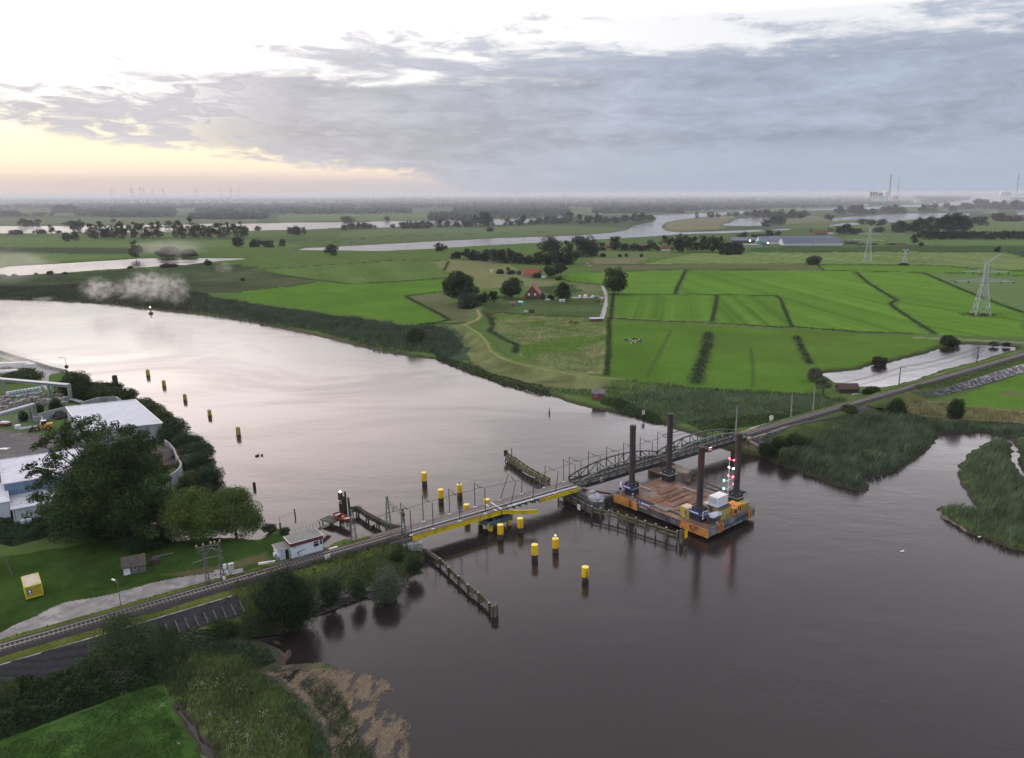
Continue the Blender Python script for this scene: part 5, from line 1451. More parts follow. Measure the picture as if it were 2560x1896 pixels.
def gantry(s,far,near,label,shear_f=(0,0),shear_n=(0,0),beam=True,zb=4.85,mat=M_STEELD,tf=2.72,tn=-2.62,beam_mat=None,parts_base=True):
 """overhead line gantry: two posts on foot plates, a cross rope and its insulators"""
 e = empty('catenary_gantry',rail(s,0,0),RA,label,'gantry','overhead line gantries on the bridge')
 tops = []
 for t,zt,sh in ((tf,far,shear_f),(tn,near,shear_n)):
  if zt is None:
   tops.append(None); continue
  mb = MB()
  top = Vector((sh[0],t + sh[1],zt))
  mb.tube((0,t,zb),top,.12,7,.10)
  mb.build('post',mat,e)
  if parts_base:
   m2 = MB()
   m2.box((0,t,zb + .05),(.9,.42,.1)); m2.box((0,t,zb + .22),(.3,.3,.3))
   m2.build('foot_plate',M_WHITE,e)
  tops.append(top)
 if beam and tops[0] is not None and tops[1] is not None:
  a,b = tops
  mb = MB()
  m = (a + b) / 2 + Vector((0,0,-.28))
  q1 = a.lerp(b,.33) + Vector((0,0,-.22)); q2 = a.lerp(b,.66) + Vector((0,0,-.22))
  mb.path([a,q1,m,q2,b],.05,5)
  mb.build('cross_rope',beam_mat or M_WIRE,e)
  mi = MB()
  for q in (q1,m,q2):
   mi.tube(q + Vector((0,0,.18)),q + Vector((0,0,-.42)),.07,6)
  mi.build('insulator',M_STEELD,e)
 return e
gantry(.3,11.6,11.4,'first bridge gantry, close behind the lattice portal')
gantry(6.25,11.9,11.9,'second bridge gantry from the left-hand abutment')
gantry(13.8,11.95,11.85,'third bridge gantry from the left-hand abutment')
gantry(21.4,11.8,12.0,'fourth bridge gantry, last upright one before the bent girder')
gantry(29.2,11.7,11.2,'crookedly leaning bridge gantry above the bent yellow girder',(3.2,.3),(2.6,1.1))
gantry(36.3,11.3,10.9,'bridge gantry whose cross arm hangs as a pale bar before the timber fender',(.55,.1),(1.2,.5),beam_mat=M_WHITE)
gantry(44.0,11.4,11.0,'slightly tilted bridge gantry over the short yellow girder',(.55,0),(1.4,.4))
gantry(51.0,11.9,11.8,'bridge gantry at the joint before the arched trusses')
pp = empty('bridge_pier',rail(24.9,-1.4,0),RA,'low blue-grey steel pier table on stubby yellow piles','bridge pier')
mb = MB()
mb.box((0,-2.7,2.25),(7.4,.16,1.3)); mb.box((0,2.7,2.25),(7.4,.16,1.3)); mb.box((-3.7,0,2.25),(.16,5.4,1.3)); mb.box((3.7,0,2.25),(.16,5.4,1.3))
mb.box((0,0,1.75),(7.3,5.3,.2))
mb.build('platform',pm('blue_grey_steel',(.085,.125,.165),(.06,.09,.12),.7,.55,c3=(.05,.06,.07),s3=.4),pp)
mb = MB()
for x in (-1.6,1.6):
 mb.box((x,0,2.6),(.5,5.0,1.5))
mb.box((.6,.4,2.8),(1.8,2.8,1.9))
mb.build('bearing_frame',M_STEELD,pp)
for x,y in ((-2.9,-2.5),(2.9,-2.4),(0.2,-2.6),(-3.0,2.4),(2.9,2.4)):
 o = MB().lathe([(.62,-2),(.62,.45)],(x,y,0),14).build('pile',M_RUSTB,pp); o['label'] = 'rusty lower pile'
 MB().lathe([(.63,.45),(.63,1.75)],(x,y,0),14).build('pile_sleeve',M_YEL,pp)
mb = MB(); mb.bar((-3.2,-2.3,.9),(2.8,.4,.3),.2); mb.bar((-3.2,2.3,.9),(.2,-2.6,.4),.2); mb.build('brace',M_STEELD,pp)
MB().box((3.85,-2.5,2.2),(.12,.7,1.9)).build('yellow_plate',M_YEL,pp); MB().box((-3.75,-2.83,1.8),(.5,.1,1.6)).build('yellow_plate',M_YEL,pp)
ab = empty('bridge_abutment',rail(0,0,0),RA,'grey concrete abutment with rounded ends under the yellow bridge','bridge abutment')
mb = MB()
pl = [(-5,3.9),(-5,-3.2)] + [(1.0 + 1.7 * math.cos(a),-3.6 + 1.7 * math.sin(a)) for a in np.linspace(-math.pi * .75,0,8)] + [(2.7,3.6)]
mb.prism(pl,1.6,3.45)
mb.build('cap',M_CONC,ab)
mb = MB(); mb.box((-1.2,.2,.2),(5.8,7.0,2.8)); mb.box((-5.2,.1,3.98),(10.2,6.6,1.05)); mb.build('wall',M_CONCD,ab)
mb = MB()
for y in (-4.3,-3.1,-1.8):
 mb.tube((2.1,y,-2),(2.1,y,1.62),.28,8)
mb.build('column',M_CONC,ab)
p2 = empty('bridge_pier',rail(53.2,-3.6,0),RA,'long grey masonry pier where the trusses meet the yellow bridge','bridge pier')
mb = MB()
hull = lambda a,b,n=10: [(a * math.cos(t) * .999,-b + a * math.sin(t)) for t in np.linspace(math.pi,2 * math.pi,n)] + [(a * math.cos(t),b + a * math.sin(t)) for t in np.linspace(0,math.pi,n)]
mb.prism(hull(2.2,6.0),-2,2.9)
mb.prism(hull(1.75,4.4),2.9,3.5)
mb.build('shaft',M_CONCD,p2)
mb = MB(); mb.box((0,3.6,3.9),(2.4,6.2,.9)); mb.box((.2,-3.2,3.6),(2.2,1.6,1.9)); mb.build('bearing_block',M_CONC,p2)
def lump(nm,loc,sx,sy,sz,mat,parent,seed=0):
 bm = bmesh.new(); bmesh.ops.create_icosphere(bm,subdivisions=3,radius=1.0)
 for v in bm.verts:
  n = 1 + .30 * (float(vnoise(v.co.x * 2.2 + seed,v.co.y * 2.2 + v.co.z * 3,5)) - .5) * 2
  v.co = Vector((v.co.x * sx * n,v.co.y * sy * n,max(v.co.z,-.35) * sz * n))
 me = bpy.data.meshes.new(nm); bm.to_mesh(me); bm.free(); me.materials.append(mat)
 return link(nm,me,parent,loc)
M_TARP = pm('grey_tarpaulin',(.30,.32,.34),(.18,.19,.21),1.0,.5,bump=.5)
lump('tarpaulin',(.4,-5.4,3.0),1.9,2.6,1.3,M_TARP,p2,2)
p3 = empty('bridge_pier',rail(88.4,-2.6,0),RA,'tan and black-stained river pier in the middle of the trusses','bridge pier')
MB().prism(hull(2.3,6.2),-2,3.2).build('shaft',M_CONCT,p3)
mb = MB(); mb.box((0,2.4,3.5),(2.6,7.0,.62)); mb.build('bearing_block',M_CONCD,p3)
ae = empty('bridge_abutment',rail(126,0,0),RA,'tan concrete abutment with a sloping wing wall at the right bank','bridge abutment')
mb = MB(); mb.box((5.4,0,1.7),(13.0,7.4,5.7)); mb.build('wall',M_CONCT,ae)
mb = MB()
w0,w1 = Vector((-1.2,-4.0,0)),Vector((.5,-12.0,0))
mb.add([(-1.1,-4.0,-2),(1.2,-13.2,-2),(1.2,-13.2,.9),(-1.1,-4.0,4.0),(.1,-4.0,-2),(2.2,-13.2,-2),(2.2,-13.2,.9),(.1,-4.0,4.0)],[(0,1,2,3),(7,6,5,4),(3,2,6,7),(0,3,7,4),(1,5,6,2)])
mb.build('wing_wall',M_CONCT,ae)
def truss_span(s0,s1,name_label):
 e = empty('truss_bridge',rail(s0,0,0),RA,name_label,'bridge','two arched truss spans')
 L = s1 - s0
 n = 5
 zc = lambda x: 6.15 + 2.55 * (1 - (2 * x / L - 1) ** 2) ** .92 if 0 < x < L else 6.15
 xs = [L * i / n for i in range(n + 1)]
 xm = sorted(xs + [(a + b) / 2 for a,b in zip(xs[:-1],xs[1:])])
 for t,mat in ((2.9,M_TRUSS),(-2.5,M_TRUSSG)):
  mb = MB()
  for a,b in zip(xm[:-1],xm[1:]):
   mb.bar((a,t,zc(a)),(b,t,zc(b)),.42,.34)
  mb.bar((0,t,6.2),(0,t,4.9),.42,.4); mb.bar((L,t,6.2),(L,t,4.9),.42,.4)
  o = mb.build('top_chord',mat,e)
  if t < 0: o['label'] = 'pale mossy green top chord'
  for i,x in enumerate(xm[1:-1]):
   mb = MB(); mb.bar((x,t,5.0),(x,t,zc(x) - .1),.2,.24)
   sg = -1 if t > 0 else 1
   mb.add([(x - .06,t,5.0),(x - .06,t + sg * .75,5.0),(x - .06,t,min(7.0,zc(x)))],[(0,1,2)]).add([(x + .06,t,5.0),(x + .06,t + sg * .75,5.0),(x + .06,t,min(7.0,zc(x)))],[(2,1,0)])
   mb.build('vertical_strut',M_TRUSS,e)
  for i in range(len(xm) - 1):
   a,b = xm[i],xm[i + 1]
   dn = (i // 2) % 2 if i % 2 == 0 else not ((i // 2) % 2)
   mb = MB()
   if dn: mb.bar((a,t,5.1),(b,t,zc(b) - .1),.18,.22)
   else: mb.bar((a,t,zc(a) - .1),(b,t,5.1),.18,.22)
   mb.build('diagonal',M_TRUSS,e)
  mb = MB()
  mb.box((L / 2,t - (.15 if t < 0 else -.15),4.5),(L,.08,1.15)); mb.box((L / 2,t - (.15 if t < 0 else -.15),5.07),(L,.46,.07)); mb.box((L / 2,t - (.15 if t < 0 else -.15),3.93),(L,.4,.07))
  for k in range(int(L / 1.8)):
   mb.box((.9 + k * 1.8,t - (.24 if t < 0 else -.24),4.5),(.06,.12,1.05))
  mb.build('bottom_girder',M_STEELD if t < 0 else M_TRUSS,e)
  railing(.3,L - .3,t + (-.35 if t < 0 else .35),5.0,3.6,1.1,M_TRUSS,e,r=.02)
 mb = MB()
 for k in range(19):
  mb.box((.6 + k * (L - 1.2) / 18,.2,4.45),(.28,5.2,.5))
 for t in (-.75,.75): mb.box((L / 2,t,4.66),(L,.4,.36))
 mb.build('cross_beam',M_STEELD,e)
 mb = MB(); mb.box((L / 2,1.85,4.82),(L - .2,1.5,.08)); mb.box((L / 2,-1.75,4.82),(L - .2,1.1,.08)); mb.build('walkway',pm('old_boards',(.10,.088,.075),(.065,.058,.052),1.6,.9),e)
 for t in (-.75,.75): rail_section(0.05,L - .05,t,4.84,e)
 return e
truss_span(53.1,88.4,'arched steel truss span joined to the yellow bridge')
truss_span(88.6,125.2,'arched steel truss span landing on the right bank')
cab = empty('equipment_cabinet',rail(60.4,-3.0,5.0),RA,'small grey cabinet hung on the side of the first truss span','cabinet')
MB().box((0,0,.2),(1.0,.5,1.2)).build('body',M_GALV,cab); MB().box((0,-.02,-.55),(1.3,.8,.08)).build('bracket',M_STEELD,cab)
TG = [(53.2,12.1,'gantry at the low end of the first truss span'),(60.3,12.2,'second gantry of the first truss span'),(67.35,12.1,'third gantry of the first truss span, half way to the spud'),(74.1,12.05,'gantry hidden partly behind the nearest left spud'),(81.0,12.2,'gantry over the right half of the first truss span'),(88.5,12.7,'tallest truss gantry, at the joint of both spans')]
for s,z,l in TG:
 gantry(s,z,12.1,l,zb=6.2,parts_base=False,tf=2.9,tn=-2.5)
def cable(pts,sag,r,n=8):
 """a wire hanging from point to point"""
 mb = MB()
 for a,b in zip(pts[:-1],pts[1:]):
  q = [a.lerp(b,i / n) + Vector((0,0,-sag * 4 * (i / n) * (1 - i / n))) for i in range(n + 1)]
  mb.path(q,r,4)
 return mb
cw = cable([rail(-12,.4,10.6),rail(-3,.3,10.9),rail(6.3,.2,11.2),rail(13.8,.2,11.25),rail(21.4,.2,11.2),rail(30.8,.3,10.6),rail(36.7,.3,10.4),rail(44.4,.3,10.7),rail(53.2,.2,11.5),rail(60.3,.2,11.5),rail(67.3,.2,11.5),rail(74.1,.2,11.5),rail(81,.2,11.6),rail(88.5,.2,12.0)],.25,.055)
tag(cw.build('contact_wire',M_WIRE),'thin overhead wire strung along the bridge gantries','overhead wire')
m_pts = [(131.58,7.4,12.7),(162.94,7.2,12.2),(176.0,6.6,13.1),(236.75,5.8,12.6),(306.06,5.0,12.9),(400,5,13),(520,5,13)]
for dt,dz,nm in ((0,-.1,'upper wire from the bridge to the masts past the pond'),(-1.0,-.1,'second wire from the bridge to the masts past the pond'),(-2.5,-1.6,'lower wire from the bridge to the masts past the pond')):
 c = cable([rail(88.5,.8 + dt * .3,12.3 + dz * .5)] + [rail(s,t + dt,z + dz) for s,t,z in m_pts],1.1,.075,10)
 tag(c.build('overhead_wire',M_WIRE),nm,'overhead wire','wires along the right-hand railway')
for i,(s,t,z) in enumerate(m_pts[:5]):
 e = empty('catenary_mast',rail(s,t,0),RA,['concrete catenary mast nearest the truss bridge','catenary mast between bridge and hut','catenary mast in front of the pale willow','catenary mast standing before the pond','double-armed catenary mast at the far end of the pond'][i],'mast','catenary masts on the right bank')
 g0 = gz(*rail(s,t,0)[:2])
 mb = MB(); mb.tube((0,0,g0 - .5),(0,0,z),.28,8,.18); mb.build('pole',M_CONC if i < 3 else M_TIMBG,e)
 mb = MB(); mb.bar((0,.3,z - .2),(0,-2.8,z - .1),.1); mb.bar((0,0,z - 1.6),(0,-2.6,z - 1.5),.09); mb.bar((0,-.1,z - 2.4),(0,-2.4,z - .3),.06)
 if i == 4: mb.bar((-1.6,0,z - .3),(1.6,0,z - .3),.12); mb.box((0,-.3,z - 5.0),(.6,.4,1.6))
 mb.build('arm',M_STEELD,e)
def lattice(mb,c,z0,z1,w0,w1,r=.045,n=7,wy0=None,wy1=None):
 """tapering lattice tower: four corner angles and cross bracing"""
 wy0 = w0 if wy0 is None else wy0; wy1 = w1 if wy1 is None else wy1
 P = lambda k,i: Vector((c[0] + (1 if k in (0,1) else -1) * (w0 + (w1 - w0) * i / n) / 2,c[1] + (1 if k in (0,3) else -1) * (wy0 + (wy1 - wy0) * i / n) / 2,z0 + (z1 - z0) * i / n))
 for k in range(4):
  mb.tube(P(k,0),P(k,n),r * 1.5,5)
 for i in range(n):
  for k in range(4):
   a,b = (k,(k + 1) % 4) if (i + k) % 2 else ((k + 1) % 4,k)
   mb.tube(P(a,i),P(b,i + 1),r,4)
 return mb
M_LATT = pm('mossy_lattice_steel',(.16,.185,.165),(.11,.125,.115),1.0,.65,.2,c3=(.07,.07,.065),s3=.5)
lp = empty('lattice_portal',rail(-2.6,0,0),RA,'tall steel lattice portal spanning the track before the bridge','portal')
for t,z0,z1 in ((4.0,3.2,13.5),(-4.6,.8,13.3)):
 lattice(MB(),(0,t),z0,z1 - 1.4,1.5,.5,.05,8,.8,.4).build('leg',M_LATT,lp)
 mb = MB(); mb.box((0,t,z1 - .7),(.5,.5,1.6)); mb.build('leg_cap',M_LATT,lp)
mb = MB()
for dz in (0,-.75):
 for dx in (-.25,.25):
  mb.tube((dx,4.0,12.6 + dz),(dx,-4.6,12.5 + dz),.06,5)
for k in range(9):
 a = 4.0 - k * .95
 mb.tube((.25,a,12.6 if k % 2 else 11.85),(.25,a - .95,11.85 if k % 2 else 12.6),.04,4); mb.tube((-.25,a,12.6 if k % 2 else 11.85),(-.25,a - .95,11.85 if k % 2 else 12.6),.04,4)
mb.build('cross_beam',M_LATT,lp)
mb = MB(); mb.tube((0,.3,12.0),(0,.3,10.7),.07,6); mb.tube((0,.3,10.7),(0,1.3,10.7),.06,5); mb.tube((0,1.3,10.7),(0,1.3,11.6),.06,5); mb.tube((0,1.3,11.4),(0,.3,11.4),.05,5)
mb.build('hanger',M_STEELD,lp)
mb = MB(); mb.box((.1,-4.9,11.9),(.5,.5,.7)); mb.box((.1,-4.9,10.6),(.35,.4,.4)); mb.build('insulator_box',M_STEELD,lp)
lm = empty('lattice_mast',rail(-11.7,4.0,0),RA,'single steel lattice mast between signal box and portal','mast')
lattice(MB(),(0,0),3.5,12.6,1.5,.4,.05,8,.9,.35).build('lattice',M_LATT,lm)
mb = MB(); mb.box((0,0,3.6),(1.9,1.4,1.3)); mb.build('footing',M_CONCD,lm)
mb = MB(); mb.box((-4.2,2.3,4.75),(8.0,2.4,.2)); o = mb.build('approach_deck',M_BOARD)
o.location = rail(0,0,0); o.rotation_euler = (0,0,RA); tag(o,'boarded approach deck between the portal legs','deck')
o = railing(-14.5,-.2,3.6,4.6,2.4,1.2,M_STEELD); o.location = rail(0,0,0); o.rotation_euler = (0,0,RA); tag(o,'low thin railing from the lattice mast to the bridge','railing')
for s,ls in ((-6.5,9.0),(-17.2,3.2)):
 pass
# ------------------------------------------------------------------ yellow mooring dolphins
def dolphin(zm,x,yt,yb,w,label,group,cap=None,mark=False,base_z=None):
 p = at(zm,x,yb,0)
 zt = top_z(p,zm,x,yt) if base_z is None else base_z
 r = .78 if w is None else w
 e = empty('mooring_dolphin',(p.x,p.y,0),0,label,'dolphin',group)
 split = zt * .36
 MB().lathe([(r,-3),(r,split)],n=20).build('pile',M_RUSTB,e,smooth=False)
 MB().lathe([(r + .012,split - .45),(r + .018,split - .02)],n=20).build('tide_band',M_TIMBD,e)
 e.rotation_euler = (R(rng.normal() * .7),R(rng.normal() * .7),R(rng.random() * 360) if not mark else 0)
 MB().lathe([(r + .02,split),(r + .02,zt - .02)],n=20).build('yellow_sleeve',M_YELB,e)
 MB().lathe([(r + .05,zt - .03),(r + .05,zt + .06),(r * .6,zt + .12)],n=20).build('lid',pm('pale_yellow_lid',(.80,.62,.10),(.72,.55,.10),1.0,.5),e)
 if cap == 'grey':
  MB().lathe([(.28,zt + .1),(.26,zt + .7),(.1,zt + .75)],n=10).build('lamp_housing',M_STEEL,e)
 if cap == 'lamp':
  mb = MB(); mb.tube((0,0,zt + .1),(0,0,zt + .7),.05,6); mb.box((0,0,zt + .7),(.5,.3,.2)); mb.build('lamp_bracket',M_STEEL,e)
  MB().lathe([(.12,zt + .75),(.12,zt + .95),(.05,zt + 1.0)],n=8).build('lamp',L_WHITE,e)
 if mark:
  mb = MB(); mb.box((r * .75,-r * .72,zt * .45),(.08,.5,zt * .75)); o = mb.build('ladder',M_BLACK,e); o.rotation_euler = (0,0,R(-10))
  mb = MB(); mb.box((r * .80,-r * .76,zt * .62),(.06,.3,.5)); mb.box((r * .80,-r * .76,zt * .30),(.06,.3,.4)); o = mb.build('white_mark',M_WHITE,e); o.rotation_euler = (0,0,R(-10))
 return e
GRP = 'yellow mooring dolphins around the bridge'
dolphin('d',560,175,345,None,'yellow dolphin farthest upstream, alone above the bridge',GRP)
dolphin('d',785,410,578,None,'yellow dolphin above the bridge between two overhead gantries',GRP)
dolphin('d',1043,340,505,None,'yellow dolphin with a grey cap above the bridge',GRP,cap='grey')
dolphin('d',1147,625,800,None,'yellow dolphin showing only its top behind the bridge deck',GRP,base_z=3.9)
dolphin('d',1423,545,725,None,'yellow dolphin half hidden behind the deck near the leaning gantry',GRP,base_z=3.9)
dolphin('d',1605,895,1085,None,'yellow dolphin just below the blue-grey pier table',GRP)
dolphin('d',1880,805,995,None,'yellow dolphin under the tip of the bent girder',GRP)
dolphin('d',2075,1170,1375,None,'yellow dolphin in open water, left one of the outer pair',GRP)
dolphin('J',474,1105,1215,None,'yellow dolphin with a small lamp, right one of the outer pair',GRP,cap='lamp')
dolphin('D',1275,1236,1267,None,'nearest yellow dolphin with black and white ladder marks',GRP,mark=True)
M_DYEL = pm('dull_yellow',(.44,.36,.07),(.32,.26,.06),1.5,.8,stretch=(1,1,.4))
for i,(x,yt,yb) in enumerate([(1177,460,508),(1304,545,590),(1471,655,702),(1667,780,828),(1895,918,980)]):
 p = at('E',x,yb,0)
 zt = top_z(p,'E',x,yt)
 e = empty('pile_cluster',(p.x,p.y,0),R(20 + 10 * i),'dull yellow pile cluster, %s of the line in the river' % ['farthest','second farthest','middle one','second nearest','nearest'][i],'pile','line of dull yellow pile clusters')
 mb = MB()
 for a in range(4):
  t = a * math.pi / 2 + .4
  mb.tube((math.cos(t) * .55,math.sin(t) * .55,-2),(math.cos(t) * .45,math.sin(t) * .45,zt * (.95 + .05 * (a % 2))),.42,8,.38)
 mb.build('piles',M_DYEL,e)
 mb = MB(); mb.lathe([(.8,-1),(.86,.35),(.8,.5)],n=10); mb.build('dark_footing',M_TIMBD,e)
 mb = MB(); mb.tube((0,0,zt - .2),(0,0,zt + .25),.2,6); mb.build('head_bolt',M_STEELD,e)
p = at('E',918,572,0); zt = top_z(p,'E',912,505)
e = empty('pile_cluster',(p.x,p.y,0),.3,'dark wooden pile cluster at the end of the factory bank','pile')
mb = MB()
for a in range(4):
 t = a * math.pi / 2 + .4
 mb.tube((math.cos(t) * .8,math.sin(t) * .8,-2),(math.cos(t) * .6,math.sin(t) * .6,zt),.5,8,.45)
mb.build('piles',M_TIMBD,e)
mb = MB(); mb.lathe([(1.2,zt * .55),(1.22,zt * .7)],n=10); mb.build('band',M_STEELD,e)
def stump(zm,x,yt,yb,r,label,tip=0.0):
 p = at(zm,x,yb,0); zt = top_z(p,zm,x,yt)
 mb = MB(); mb.tube((0,0,-2),(tip,0,zt),r,8,r * .8)
 o = mb.build('wooden_post',M_TIMBD,None,(p.x,p.y,0))
 return tag(o,label,'post')
stump('c',545,400,500,.22,'thin dark post in the water left of the signal box',-.2)
stump('E',2022,1355,1400,.55,'stubby dark stump in the river by the willows')
stump('M',1123,1055,1100,.08,'thin stake in the middle of the river')
bb = at('J',425,105,0)
e = empty('channel_beacon',(bb.x,bb.y,0),0,'small yellow-brown beacon post in mid-river','beacon')
zt = top_z(bb,'J',425,70)
MB().lathe([(.28,-2),(.28,zt * .4)],n=10).build('pile',M_RUSTB,e); MB().lathe([(.30,zt * .4),(.30,zt)],n=10).build('yellow_sleeve',M_DYEL,e); MB().lathe([(.08,zt),(.08,zt + .9)],n=6).build('rod',M_STEELD,e)
sg = at_g('J',1172,145,0.5)
e = empty('river_sign',(sg.x,sg.y,0),R(35),'white river sign with red rim on a post at the right bank','sign')
zt = top_z(Vector((sg.x,sg.y,0)),'J',1172,82)
MB().tube((0,0,-1),(0,0,zt),.12,6).build('post',M_RUSTB,e)
MB().box((0,-.10,zt - .9),(1.5,.06,1.8)).build('board',M_RED,e); MB().box((0,-.145,zt - .9),(1.25,.05,1.55)).build('face',M_WHITE,e)
mb = MB(); mb.box((.1,-.18,zt - .6),(.18,.03,.8)); mb.box((-.05,-.18,zt - 1.2),(.35,.03,.18)); mb.build('mark',M_BLACK,e)
bo = at('A',979,998,0); zt = top_z(bo,'A',978,952)
e = empty('light_buoy',(bo.x,bo.y,0),0,'lit navigation beacon glowing orange off the far bank','beacon')
MB().lathe([(1.6,-.6),(1.6,.8),(.8,1.3)],n=12).build('float',M_STEELD,e); MB().lathe([(.45,1.2),(.25,zt - 1)],n=8).build('tower',M_STEELD,e); MB().lathe([(.4,zt - .9),(.5,zt - .5),(.3,zt - .1)],n=8).build('lantern',L_WARM,e)
# ------------------------------------------------------------------ timber guide walls
def fender(p_pts,top,label,rails,step,post_r=.22,rail_r=.20,mat=M_TIMB,pmat=M_TIMBD,both=True,weeds=0,cap=None,post_up=.5,lean=0.0,bw=.9):
 """timber guide wall: pairs of piles carrying long horizontal baulks"""
 e = empty('timber_fender',(p_pts[0].x,p_pts[0].y,0),0,label,'fender wall','timber fender walls at the bridge')
 O = Vector((p_pts[0].x,p_pts[0].y,0))
 pts = [Vector((p.x,p.y,0)) - O for p in p_pts]
 for a,b in zip(pts[:-1],pts[1:]):
  d = (b - a); L = d.length; d.normalize(); n = Vector((-d.y,d.x,0))
  for z in rails:
   mb = MB(); mb.bar(a + Vector((0,0,z)) + n * bw * .5,b + Vector((0,0,z)) + n * bw * .5,rail_r * 1.6,rail_r * 1.9); mb.build('baulk',mat,e)
   if both:
    mb = MB(); mb.bar(a + Vector((0,0,z)) - n * bw * .5,b + Vector((0,0,z)) - n * bw * .5,rail_r * 1.6,rail_r * 1.9); mb.build('baulk',mat,e)
  k = max(1,int(round(L / step)))
  for i in range(k + 1):
   q = a + d * (L * i / k)
   mb = MB()
   mb.tube(q + n * .1 + Vector((0,0,-2)),q + n * .1 + Vector((lean,0,top + post_up)),post_r,8,post_r * .9)
   if both: mb.tube(q - n * (bw + .3) + Vector((0,0,-2)),q - n * .3 + Vector((0,0,top)),post_r * .9,7,post_r * .8)
   mb.build('pile',pmat,e)
   if cap: MB().lathe([(post_r * 1.15,top + post_up),(post_r * 1.15,top + post_up + .1),(.05,top + post_up + .22)],tuple(q + n * .1 + Vector((lean,0,0))),8).build('pile_cap',cap,e)
 if weeds:
  Ps = []
  tot = pts
  for _ in range(weeds):
   i = int(rng.integers(0,len(pts) - 1)); t = rng.random()
   c = pts[i].lerp(pts[i + 1],t)
   m = int(40 + 60 * rng.random())
   Ps.append(np.array(c) + np.array([0,0,top * .75]) + rng.normal(size=(m,3)) * np.array([.45,.45,.40]))
  P = np.concatenate(Ps)
  cc = np.array([.065,.085,.030]) * (.5 + rng.random(len(P)))[:,None]
  V,Q,C4 = cards(P,.3,cc)
  o = np_mesh('weeds',V,Q,M_LEAF,C4,e); o['kind'] = 'stuff'
 return e
e = fender([at('g',*q,0) for q in ((320,480),(450,560),(640,700),(1000,905))],2.4,'mossy timber fender wall running upstream from the bridge',(.7,1.6,2.4),2.9,cap=None)
tp = at('g',322,480,0) - e.location
mb = MB(); mb.box((tp.x - .6,tp.y + .3,2.7),(1.3,.2,2.0),R(20)); mb.build('end_board',M_STEELD,e); mb = MB(); mb.tube((tp.x + 1.4,tp.y,-1),(tp.x + 1.4,tp.y,4.6),.14,6); mb.build('end_post',M_TIMBD,e)
e = fender([at('g',1150,1090,0),at('g',1700,1400,0)],2.6,'timber fender wall under the bridge joint with a white board',(.8,1.6,2.5),3.2,both=False,mat=M_TIMBG)
mb = MB(); q = at('g',1490,1230,1.6) - e.location; mb.box((q.x,q.y - .3,1.6),(1.3,.12,1.5),R(-55)); mb.build('white_board',M_WHITE,e)
e = fender([at('g',1700,1400,0),at('J',970,985,0),at('J',1185,1055,0),at('J',1440,1140,0)],2.5,'mossy timber fender wall alongside the jack-up barge, ending in a yellow sign',(1.5,2.45),3.0,both=False,mat=M_TIMB,pmat=M_TIMBG,cap=M_GALV,post_up=.7)
ep = at('J',1468,1142,0) - e.location
for k,(dx,dy) in enumerate(((0,0),(.6,.2),(.25,-.45))):
 mb = MB(); mb.tube((ep.x + dx,ep.y + dy,-2),(ep.x + dx,ep.y + dy,3.6 - .2 * k),.3,8); mb.build('pile',M_TIMBG,e)
mb = MB(); mb.box((ep.x + 1.3,ep.y - .5,2.7),(1.1,.07,2.1),R(40)); mb.build('yellow_sign',M_YELB,e)
e = fender([at('I',*q,0) for q in ((1380,725),(1500,805),(1565,872),(1640,938),(1710,1004),(1790,1065),(1870,1145),(1905,1168))],1.8,'low overgrown timber fender running downstream from the abutment',(1.1,1.8),6.0,both=False,mat=M_TIMBG,pmat=M_TIMBD,weeds=16,cap=M_GALV,post_up=.35)
ep = at('I',1908,1172,0) - e.location
for dx,dy in ((0,0),(.6,.1),(.3,-.5),(-.3,-.4)):
 MB().tube((ep.x + dx,ep.y + dy,-2),(ep.x + dx,ep.y + dy,2.6 + dx * .3),.3,8).build('pile',M_TIMBG,e)
e = fender([at('c',*q,0) for q in ((1300,490),(1410,480),(1545,575),(1690,650),(1810,715),(2000,760))],2.2,'dark weedy timber fender upstream of the signal box',(1.3,2.2),5.0,both=True,mat=M_TIMBD,pmat=M_TIMBD,weeds=12,bw=.6,post_up=.2)
ep = at('c',1297,490,0) - e.location
MB().tube((ep.x,ep.y,-2),(ep.x - .2,ep.y,5.2),.32,8).build('tall_pile',M_TIMBD,e)
bp = at('c',1215,410,0)
e = empty('pile_cluster',(bp.x,bp.y,0),0,'dark weedy pile block beside the lit signal at the jetty','pile')
mb = MB(); mb.tube((0,0,-2),(0,0,3.6),.5,8); mb.tube((.5,.2,-2),(.5,.2,5.3),.28,8); mb.tube((-.4,.4,-2),(-.3,.4,3.8),.4,8); mb.build('piles',M_TIMBD,e)
P = rng.normal(size=(160,3)) * np.array([.6,.6,.7]) + np.array([0,0,2.4]); V,Q,C4 = cards(P,.35,np.array([.05,.065,.028]) * (.5 + rng.random(160))[:,None])
o = np_mesh('weeds',V,Q,M_LEAF,C4,e); o['kind'] = 'stuff'
bp = at('c',1180,460,0); zt = top_z(bp,'c',1160,150)
e = empty('signal_lamp',(bp.x,bp.y,0),R(-20),'grey river signal box with a lit white lamp on top','signal')
MB().tube((0,0,-1),(0,0,3.0),.6,8).build('pile',M_TIMBD,e)
mb = MB(); mb.tube((-.25,0,3),(-.25,0,zt - 2.2),.07,5); mb.tube((.25,0,3),(.25,0,zt - 2.2),.07,5); mb.build('post',M_STEEL,e)
mb = MB(); mb.box((0,0,zt - 1.6),(1.2,.5,2.2)); mb.build('board',M_STEELD,e)
MB().lathe([(.22,zt - .5),(.26,zt - .2),(.1,zt + .05)],n=10).build('lamp',L_WHITE,e)
